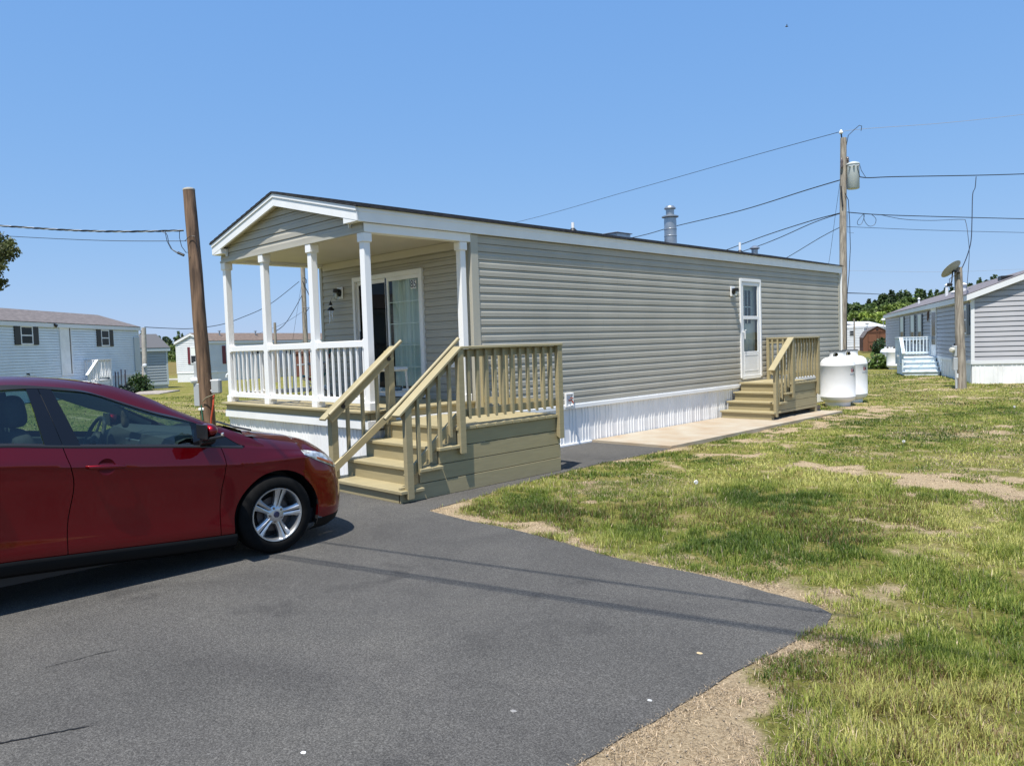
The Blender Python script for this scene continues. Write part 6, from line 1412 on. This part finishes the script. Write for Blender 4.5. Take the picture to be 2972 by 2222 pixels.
wire('thin top line running right from the tall pole out of the photo', [(2441,382,26),(2520,373,26.5),(2740,357,27.5),(2972,332,29),(3300,290,31)], 0.008, M_wireb)
wire('thick black cable running left from the transformer height down behind the roof', [(2437,523,26),(2340,552,28),(2150,611,32),(1958,657,37),(1815,694,41),(1500,752,49),(880,742,55)], 0.018)
wire('thick black cable running right from the transformer', [(2488,512,26),(2520,516,26.2),(2600,513,26.6),(2830,509,27.8),(2972,505,28.6),(3300,494,30)], 0.017)
wire('black bundle cable running left at mid height of the tall pole', [(2440,618,26),(2350,642,27.5),(2220,684,30),(2089,732,33.5),(1900,795,38)], 0.016)
wire('black cable slung under the bundle cable left of the tall pole', [(2440,619,26),(2400,632,26.6),(2347,652,27.5),(2250,695,29.5),(2157,729,32),(1900,815,37)], 0.014)
wire('black telephone bundle running right at mid height of the tall pole', [(2459,616,26),(2550,623,26.5),(2700,628,27.2),(2972,635,28.6),(3300,640,30)], 0.015)
wire('lower black cable running left from the tall pole', [(2443,657,26),(2380,690,28),(2276,752,31),(2150,820,34)], 0.012)
wire('lower thin line running right from the tall pole', [(2459,658,26),(2700,668,27.2),(2972,675,28.6),(3300,682,30)], 0.008)
wire('guy line slanting down left of the tall pole to behind the roof', [(2438,528,26),(2425,620,27.5),(2405,765,30),(2380,880,32)], 0.006)
wire('drooping drop cable hanging from the thick line down to the dish pole', [(2833,513,27.8),(2830,545,27),(2823,565,26.5),(2821,640,25),(2818,700,23.6),(2806,745,22.5),(2790,782,21.6)], 0.014)
wire('slack telephone drop from the mid line down behind the dish pole', [(2558,624,26.5),(2620,636,26.6),(2700,640,26.6),(2790,637,26.6),(2803,645,26.4),(2810,690,26),(2813,740,25),(2806,835,24)], 0.009)
wire('coiled spare loop of cable hanging just right of the tall pole', [(2507,620,26.3),(2490,640,26.3),(2490,652,26.3),(2500,650,26.3),(2508,630,26.3),(2507,620,26.3),(2509,640,26.3),(2522,656,26.3),(2538,652,26.3),(2542,635,26.3),(2528,621,26.3)], 0.008)
wire('very thin distant line crossing the sky right of the tall pole', [(2462,785,60),(2730,789,62),(2972,781,64),(3200,772,66)], 0.010, M_wireb)
wire('distant black line leading from the tall pole to the wooded hill', [(2458,850,40),(2540,853,70),(2600,857,110)], 0.03)
wire('sagging service line from the white home to the distant pole', [(420,949,39),(500,953,41.5),(560,953,43),(640,942,45.5),(700,922,48),(780,885,51),(868,817,55)], 0.020)
wire('black cable dropping from the distant pole to the stub pole', [(877,856,55),(850,905,53),(825,942,50),(799,962,47)], 0.022)
wire('pair of thin lines spreading from the distant pole to the roofs', [(877,905,55),(820,940,53),(740,972,52)], 0.010); wire('thin guy line leaning beside the distant pole', [(877,815,55),(862,905,56),(850,985,57)], 0.010)
# overhead lines crossing above the driveway, their shadows fall on the asphalt
def sh(x, y, Hh): k = Hh/SUN.z; return V((x+SUN.x*k, y+SUN.y*k, Hh))
def over(label, a, b_, Hh, r, off=0.0):
    a, b_ = V((*a,0)), V((*b_,0)); d = (b_-a).normalized(); p = a-d*45; q = b_+d*30
    pts = [sh(*(p.lerp(q, k/24)).xy, Hh+0.0) + V((0, off+0.05*math.sin(k*0.5), 0)) for k in range(25)]
    o = MB().tube(pts, r, 6).build('power_cable', M_wire, smooth=True); tag(o, label, 'cable')
over('overhead cable whose single thin shadow crosses the driveway nearer the grass', (-4.80,3.652), (-2.646,4.203), 5.6, 0.012)
over('overhead cable casting the wide upper part of the double shadow on the driveway', (-4.369,3.317), (-2.808,3.739), 5.6, 0.012)
over('overhead cable casting the lower part of the double shadow on the driveway', (-4.40,3.255), (-2.78,3.700), 5.6, 0.010)

# ================================================================ porch furniture and small things
t = thing('folding_chair', 'striped folding beach chair on the porch behind the white balusters', 'chair', (-10.62, 6.35, ZDK)); fr = mat('chair frame', (0.20,0.21,0.22), 0.4, metal=0.6)
cx, cy = -10.62, 6.35; ca, sa = math.cos(R(-35)), math.sin(R(-35))
def cw(x, y, z): return V((cx+x*ca-y*sa, cy+x*sa+y*ca, ZDK+z))
mb = MB()
for s in (-1, 1): mb.tube([cw(s*0.28,-0.28,0), cw(s*0.28,0.10,0.42), cw(s*0.28,0.22,0.85)], 0.012, 8); mb.tube([cw(s*0.28,0.28,0), cw(s*0.28,-0.24,0.38)], 0.012, 8); mb.tube([cw(s*0.29,-0.28,0.56), cw(s*0.29,0.16,0.58)], 0.016, 8)
mb.tube([cw(-0.28,-0.28,0), cw(0.28,-0.28,0)], 0.011, 8); mb.tube([cw(-0.28,0.28,0), cw(0.28,0.28,0)], 0.011, 8); mb.build('chair_frame', fr, t)
strp = bpy.data.materials.new('beach stripes'); strp.use_nodes = True; n = strp.node_tree.nodes; L = strp.node_tree.links; b = n['Principled BSDF']; b.inputs['Roughness'].default_value = 0.85
tc = n.new('ShaderNodeNewGeometry'); sx = n.new('ShaderNodeSeparateXYZ'); L.new(tc.outputs['Position'], sx.inputs[0]); md = n.new('ShaderNodeMath'); md.operation = 'MULTIPLY'; md.inputs[1].default_value = 1/0.36; L.new(sx.outputs[2], md.inputs[0]); fr_ = n.new('ShaderNodeMath'); fr_.operation = 'FRACT'; L.new(md.outputs[0], fr_.inputs[0])
r = n.new('ShaderNodeValToRGB'); r.color_ramp.interpolation = 'CONSTANT'; cs_ = [(0,(0.01,0.02,0.16)),(.18,(0.45,0.5,0.5)),(.25,(0.40,0.05,0.03)),(.42,(0.6,0.35,0.30)),(.48,(0.05,0.32,0.30)),(.64,(0.42,0.45,0.40)),(.70,(0.02,0.07,0.22)),(.85,(0.5,0.42,0.12)),(.92,(0.42,0.08,0.05))]
e = r.color_ramp.elements
while len(e) < len(cs_): e.new(0.5)
for k, (p_, c_) in enumerate(cs_): e[k].position = p_; e[k].color = (*c_, 1)
L.new(fr_.outputs[0], r.inputs[0]); L.new(r.outputs[0], b.inputs['Base Color'])
rows = [[cw(-0.27+0.54*j/6, y, z-0.02*math.sin(math.pi*j/6)) for j in range(7)] for y, z in ((-0.26,0.40),(-0.1,0.34),(0.06,0.33),(0.12,0.42),(0.17,0.6),(0.22,0.84))]
g1_ = MB().grid(rows); g1_.grid([[p-V((0,0.004,0.006)) for p in r_] for r_ in rows]); g1_.build('chair_fabric', strp, t, smooth=True, fix=False)
# white wicker side table with magazines
t = thing('side_table', 'small white wicker side table standing on the porch before the sliding door', 'table', (-8.80, 6.45, ZDK)); Mw = mat('white wicker', (0.66,0.68,0.67), 0.6, var=0.25, vscale=90, bump=0.4, bscale=120)
x0, y0 = -8.80, 6.45; mb = MB()
for sx_ in (-1, 1):
    for sy_ in (-1, 1): MB().tube([(x0+sx_*0.17, y0+sy_*0.14, ZDK), (x0+sx_*0.15, y0+sy_*0.12, ZDK+0.46)], [0.016,0.016], 8).build('leg', Mw, t, smooth=True)
MB().box(x0-0.185, x0+0.185, y0-0.15, y0+0.15, ZDK+0.45, ZDK+0.505).build('tabletop', Mw, t, bevel=0.02); MB().box(x0-0.16, x0+0.16, y0-0.13, y0+0.13, ZDK+0.155, ZDK+0.175).build('shelf', Mw, t, bevel=0.005)
o = MB().box(x0-0.12, x0+0.08, y0-0.12, y0+0.10, ZDK+0.177, ZDK+0.20).box(x0-0.10, x0+0.10, y0-0.11, y0+0.10, ZDK+0.201, ZDK+0.222).build('magazine', mat('blue magazine', (0.12,0.22,0.30), 0.4, var=0.8, vscale=20)); tag(o, 'blue and white magazines stacked on the shelf of the wicker side table', 'magazine')
# lantern wind chime
t = thing('wind_chime', 'small black and white lighthouse wind chime hanging below the porch lamp', 'wind chime', (-11.36, 7.10, 2.28)); c = V((-11.36, 7.10, 2.33))
mb = MB(); mb.lathe(c, (0,0,1), [(0.06,0.0),(0.056,0.02),(0.022,0.06),(0.02,0.09),(0.036,0.095),(0.02,0.12),(0.009,0.15),(0,0.165)], 14); mb.build('chime_roof', M_black, t); MB().lathe(c+V((0,0,0.061)), (0,0,1), [(0.023,0),(0.023,0.025),(0,0.026)], 12).build('chime_band', M_white, t)
for k in range(4): a = k*math.pi/2; MB().tube([c+V((0.032*math.cos(a),0.032*math.sin(a),0.0)), c+V((0.032*math.cos(a),0.032*math.sin(a),-0.13-0.03*k))], 0.005, 6).build('chime_rod', M_chrome, t)
MB().tube([c+V((0,0,0.16)), V((-11.30,7.13,2.60))], 0.002, 4).build('cord', M_wire, t)
# white vent gooseneck in the lawn
p_ = on_ground(667, 35); zt = survey(667, 1084, 35).z; mb = MB(); mb.tube([(p_.x,p_.y,p_.z-0.1),(p_.x,p_.y,zt-0.12)]+[tuple(V((p_.x,p_.y,zt-0.12))+rt*-0.11+(rt*math.cos(a)+V((0,0,math.sin(a))))*0.11) for a in [math.pi*k/8 for k in range(9)]]+[tuple(V((p_.x,p_.y,zt-0.17))-rt*0.22)], 0.05, 10)
o = mb.build('vent_pipe', M_wht, smooth=True); tag(o, 'white gooseneck vent pipe rising from the lawn left of the porch', 'pipe')
# bird
bp_ = survey(2283, 77, 70); t = MB(); t.tube([bp_+rt*-0.14, bp_+rt*-0.05, bp_+rt*0.05, bp_+rt*0.16], [0.01,0.06,0.06,0.008], 8); t.prism([bp_+rt*0.03, bp_+rt*-0.05, bp_+rt*0.02+V((0,0,0.22)), bp_+rt*0.07+V((0,0,0.2))], camdir*0.01); o = t.build('bird', M_black, smooth=True); tag(o, 'small dark bird flying high in the sky on the right', 'bird')

# ================================================================ trees and bushes
def leafmesh(name, pts, size, cols, m, parent=None, seed=0, aspect=0.6):
    g = np.random.default_rng(seed); P_ = np.asarray(pts, float); N_ = len(P_); s = size*g.uniform(0.55, 1.35, (N_, 1))
    a = g.normal(size=(N_, 3)); a /= np.linalg.norm(a, axis=1, keepdims=True); b__ = np.cross(a, g.normal(size=(N_, 3))); b__ /= np.linalg.norm(b__, axis=1, keepdims=True)
    a *= s/2; b__ *= s/2*aspect; off = ORG.get(parent, V((0,0,0))); P_ = P_-np.array([off[0], off[1], off[2]])
    Q = np.stack([P_-a, P_-b__, P_+a, P_+b__], 1)
    me = bpy.data.meshes.new(name); me.vertices.add(N_*4); me.vertices.foreach_set('co', Q.reshape(-1).astype(np.float32)); me.loops.add(N_*4); me.loops.foreach_set('vertex_index', np.arange(N_*4, dtype=np.int32)); me.polygons.add(N_)
    me.polygons.foreach_set('loop_start', np.arange(0, N_*4, 4, dtype=np.int32)); me.polygons.foreach_set('loop_total', np.full(N_, 4, np.int32)); me.update()
    ca = me.attributes.new('col', 'FLOAT_COLOR', 'POINT'); c4 = np.concatenate([np.clip(cols, 0, 1), np.ones((N_, 1))], 1); ca.data.foreach_set('color', np.repeat(c4, 4, axis=0).astype(np.float32).ravel())
    me.materials.append(m); o = link(bpy.data.objects.new(name, me)); 
    if parent: o.parent = parent; ORG[o] = off
    return o
def crown_pts(c, r, n_, g, squash=0.85, shell=0.55):
    """clumps of leaves around a crown ellipsoid"""
    out = []; nb = max(8, n_//90)
    for k in range(nb):
        d = g.normal(size=3); d /= np.linalg.norm(d); d[2] = d[2]*0.9+0.12; rr = r*(shell+(1-shell)*g.uniform()**0.6)
        cc = np.array([c[0]+d[0]*rr*0.78, c[1]+d[1]*rr*0.78, c[2]+d[2]*rr*0.72*squash]); br = r*g.uniform(0.16, 0.34)
        q = g.normal(size=(n_//nb, 3)); q /= np.linalg.norm(q, axis=1, keepdims=True); q *= g.uniform(0.35, 1.0, (len(q), 1))**0.5*br; q[:, 2] *= 0.7; out.append(cc+q)
    return np.concatenate(out)
leafm = bpy.data.materials.new('leaf'); leafm.use_nodes = True; n = leafm.node_tree.nodes; L = leafm.node_tree.links; b = n['Principled BSDF']; at_ = n.new('ShaderNodeAttribute'); at_.attribute_name = 'col'; L.new(at_.outputs['Color'], b.inputs['Base Color']); b.inputs['Roughness'].default_value = 0.6
tr = n.new('ShaderNodeBsdfTranslucent'); L.new(at_.outputs['Color'], tr.inputs[0]); ms = n.new('ShaderNodeMixShader'); ms.inputs[0].default_value = 0.25; L.new(b.outputs[0], ms.inputs[1]); L.new(tr.outputs[0], ms.inputs[2]); L.new(ms.outputs[0], n['Material Output'].inputs[0])
M_bark = mat('bark', (0.12,0.09,0.065), 0.9, var=0.3, vscale=4)
GRN = [np.array(c) for c in ((0.052,0.088,0.030), (0.085,0.135,0.032), (0.165,0.225,0.042), (0.205,0.265,0.048))]
def wood(name, label, spec, seed, size, per, kind='stuff'):
    """spec: list of (px, top_py, depth, radius_m, type)"""
    g = np.random.default_rng(seed); P_ = []; Cc = []; tr_ = MB()
    for px, tpy, d, r, ty in spec:
        top = survey(px, tpy, d); z0 = gz(top.x, top.y)
        if ty == 'pine':
            n_ = per; h = max(4.0, (top.z-z0)); zc = top.z-h*0.5; k = g.uniform(0, 1, n_)**0.75; lay = np.floor(k*9)/9*0.7+k*0.3; rad = r*(0.12+0.88*lay)*np.sqrt(g.uniform(0.1, 1, n_))*(0.75+0.25*np.sin(k*60)); an = g.uniform(0, 2*np.pi, n_); rad = rad*(0.7+0.5*vnoise(an*1.6, lay*9, seed+int(px)))
            q = np.stack([top.x+rad*np.cos(an), top.y+rad*np.sin(an), top.z-k*h*0.8-rad*0.15], 1); base = GRN[0]*0.9 if g.uniform() < 0.7 else GRN[1]*0.8
        else:
            cz = top.z-r*0.85; q = crown_pts((top.x, top.y, cz), r, per, g); q2 = crown_pts((top.x+g.normal()*r*0.4, top.y+g.normal()*r*0.4, cz-r*0.9), r*0.95, per//2, g); q = np.concatenate([q, q2]); base = {'dark': GRN[1], 'mid': (GRN[1]+GRN[2])/2, 'light': GRN[2], 'bright': GRN[3]}[ty]
            q[:, 2] = np.maximum(q[:, 2], z0+0.3)
        cl = np.clip(base*(1+0.25*g.normal())*g.uniform(0.65, 1.35, (len(q), 1))+0, 0, 1); P_.append(q); Cc.append(cl); tr_.tube([(top.x, top.y, z0-0.5), (top.x, top.y, top.z-r*0.5)], [0.22, 0.08], 5)
    P_ = np.concatenate(P_); Cc = np.concatenate(Cc); o = leafmesh(name, P_, size, Cc, leafm, seed=seed); tag(o, label, 'woodland', kind=kind)
    return o
def line(x, pts):
    for (a, b_), (c, d) in zip(pts, pts[1:]):
        if a <= x <= c: return b_+(d-b_)*(x-a)/(c-a)
    return pts[0][1] if x < pts[0][0] else pts[-1][1]
g = np.random.default_rng(5)
ridge = [(2380,892),(2460,876),(2490,872),(2540,868),(2556,852),(2600,845),(2650,842),(2680,838),(2720,842),(2800,822),(2870,800),(2972,800),(3100,820)]
spec = []
for px in np.arange(2385, 3120, 8): spec.append((px+g.normal()*5, line(px, ridge)+g.normal()*4+ (0 if g.uniform() < .7 else 9), 235+g.normal()*6, g.uniform(2.8, 4.2), 'pine' if (px > 2580 and g.uniform() < .75) or g.uniform() < .3 else 'dark'))
for px in np.arange(2385, 3120, 18): spec.append((px+g.normal()*6, line(px, ridge)+22+g.normal()*6, 215+g.normal()*5, g.uniform(3.5, 4.8), 'pine' if g.uniform() < .35 else ('dark' if g.uniform() < .6 else 'mid')))
wood('hillside_wood', 'dark pines and broadleaf trees along the ridge of the hill on the right', spec, 41, 0.85, 620)
spec = []
front = [(2380,905),(2470,905),(2510,888),(2560,880),(2590,876),(2640,872),(2700,884),(2760,880),(2900,870),(3100,870)]
for px in np.arange(2385, 3120, 18): spec.append((px+g.normal()*7, line(px, front)+g.normal()*5, 185+g.normal()*8, g.uniform(4.8, 6.6), ['light','bright','light','mid'][int(g.integers(0, 4))]))
for px in np.arange(2390, 3120, 30): spec.append((px+g.normal()*8, line(px, front)+34+g.normal()*6, 165+g.normal()*8, g.uniform(3.5, 5.0), ['light','mid','dark','bright'][int(g.integers(0, 4))]))
wood('hillside_wood', 'bright green broadleaf trees at the foot of the hill behind the far trailers', spec, 42, 0.95, 900)
spec = []
for px in np.arange(395, 545, 9): spec.append((px+g.normal()*4, 978+g.normal()*7-(14 if g.uniform() < .3 else 0), 280+g.normal()*8, g.uniform(2.6, 3.8), 'pine' if g.uniform() < .65 else 'dark'))
for px in np.arange(395, 1320, 16): spec.append((px+g.normal()*6, (990 if px < 545 else 975-(px-545)*0.012 + (8 if px < 800 else 0))+g.normal()*5, 262+g.normal()*8, g.uniform(3.6, 5.0), 'dark' if g.uniform() < .6 else 'mid'))
for px in np.arange(395, 1000, 22): spec.append((px+g.normal()*6, 1012+g.normal()*4, 250+g.normal()*6, g.uniform(3.6, 4.6), 'dark' if g.uniform() < .5 else 'mid'))
wood('distant_wood', 'dark green tree line beyond the brown field on the left', spec, 43, 0.95, 330)
spec = [(548,962,255,4.0,'pine')]
# the tree at the left edge
t_c = survey(-62, 762, 58); t = thing('tree', 'leafy tree crown reaching in at the left edge above the long white home', 'tree', (t_c.x, t_c.y, gz(t_c.x, t_c.y)))
g = np.random.default_rng(8); P_ = []; br = MB(); base = V((t_c.x, t_c.y, gz(t_c.x, t_c.y)-0.2)); br.tube([base, base+V((0.1,0,3)), V((t_c.x,t_c.y,t_c.z-1.0)), V((t_c.x+.2,t_c.y,t_c.z+2.0))], [0.32,0.26,0.16,0.04], 10)
for k in range(30):
    d = V((g.normal(), g.normal(), g.normal()*0.9)).normalized(); e_ = t_c+V((d.x*2.65*g.uniform(.7,1.0), d.y*2.65*g.uniform(.7,1.0), d.z*2.9*g.uniform(.7,1.0))); s0 = V((t_c.x, t_c.y, t_c.z-1.5+max(-1.2, d.z*1.5))); br.tube([s0, s0.lerp(e_, 0.5)+V((0,0,0.2)), e_], [0.08,0.045,0.012], 5)
    for q in range(4):
        c_ = s0.lerp(e_, 0.55+0.15*q); rr = 0.55; pp = g.normal(size=(80, 3)); pp /= np.linalg.norm(pp, axis=1, keepdims=True); pp *= g.uniform(0.2, 1, (80, 1))*rr; P_.append(np.array(c_)+pp)
P_ = np.concatenate(P_); leafmesh('crown', P_, 0.26, np.array([0.10,0.115,0.035])*g.uniform(0.5, 1.5, (len(P_), 1)), leafm, t, 3); br.build('trunk', M_bark, t, smooth=True)
# bushes
def bush(label, px, d, r, h, col, size, n_, seed, name='bush', flat=False):
    p_ = on_ground(px, d); g = np.random.default_rng(seed); t = thing(name, label, name, p_); 
    q = g.normal(size=(n_, 3)); q /= np.linalg.norm(q, axis=1, keepdims=True); q *= g.uniform(0.45, 1, (n_, 1)); q = q*np.array([r, r, h*0.62])*(0.8+0.4*vnoise(q[:, 0]*4+9, q[:, 1]*4+9, seed))[:, None]; q[:, 2] = np.abs(q[:, 2]+h*0.35); q += np.array(p_)
    leafmesh('leaves', q, size, np.array(col)*g.uniform(0.5, 1.5, (n_, 1)), leafm, t, seed, 0.7); MB().tube([p_, p_+V((0,0,h*0.6))], [0.03,0.01], 6).build('stem', M_bark, t)
    return t, p_
bush('round dark green bush at the end of the long white home', 396, 37.2, 0.60, 1.0, (0.035,0.075,0.018), 0.13, 1500, 1)
t, p_ = bush('low dark plants with tall flower spikes before the white home skirting', 357, 36.5, 0.45, 0.45, (0.03,0.05,0.04), 0.12, 500, 2, 'flowering_plant')
mb = MB(); g = np.random.default_rng(2)
for k in range(9): x, y = g.uniform(-1.0, 0.5), g.uniform(-.2, .2); mb.tube([(p_.x+rt.x*x+y, p_.y+rt.y*x, p_.z), (p_.x+rt.x*x+y+0.04, p_.y+rt.y*x, p_.z+0.9+g.uniform(0, .35))], [0.015, 0.03], 5)
mb.build('flower_spike', mat('flower spike', (0.06,0.06,0.09), 0.9), t)
bush('broad leaved hosta clump beside the tanks at the grey home', 2548, 36.8, 0.62, 0.75, (0.10,0.16,0.035), 0.26, 260, 4, 'hosta'); bush('dark shrub in front of the barn shed door', 2559, 72.0, 1.0, 1.5, (0.03,0.065,0.02), 0.22, 1400, 5, 'shrub')
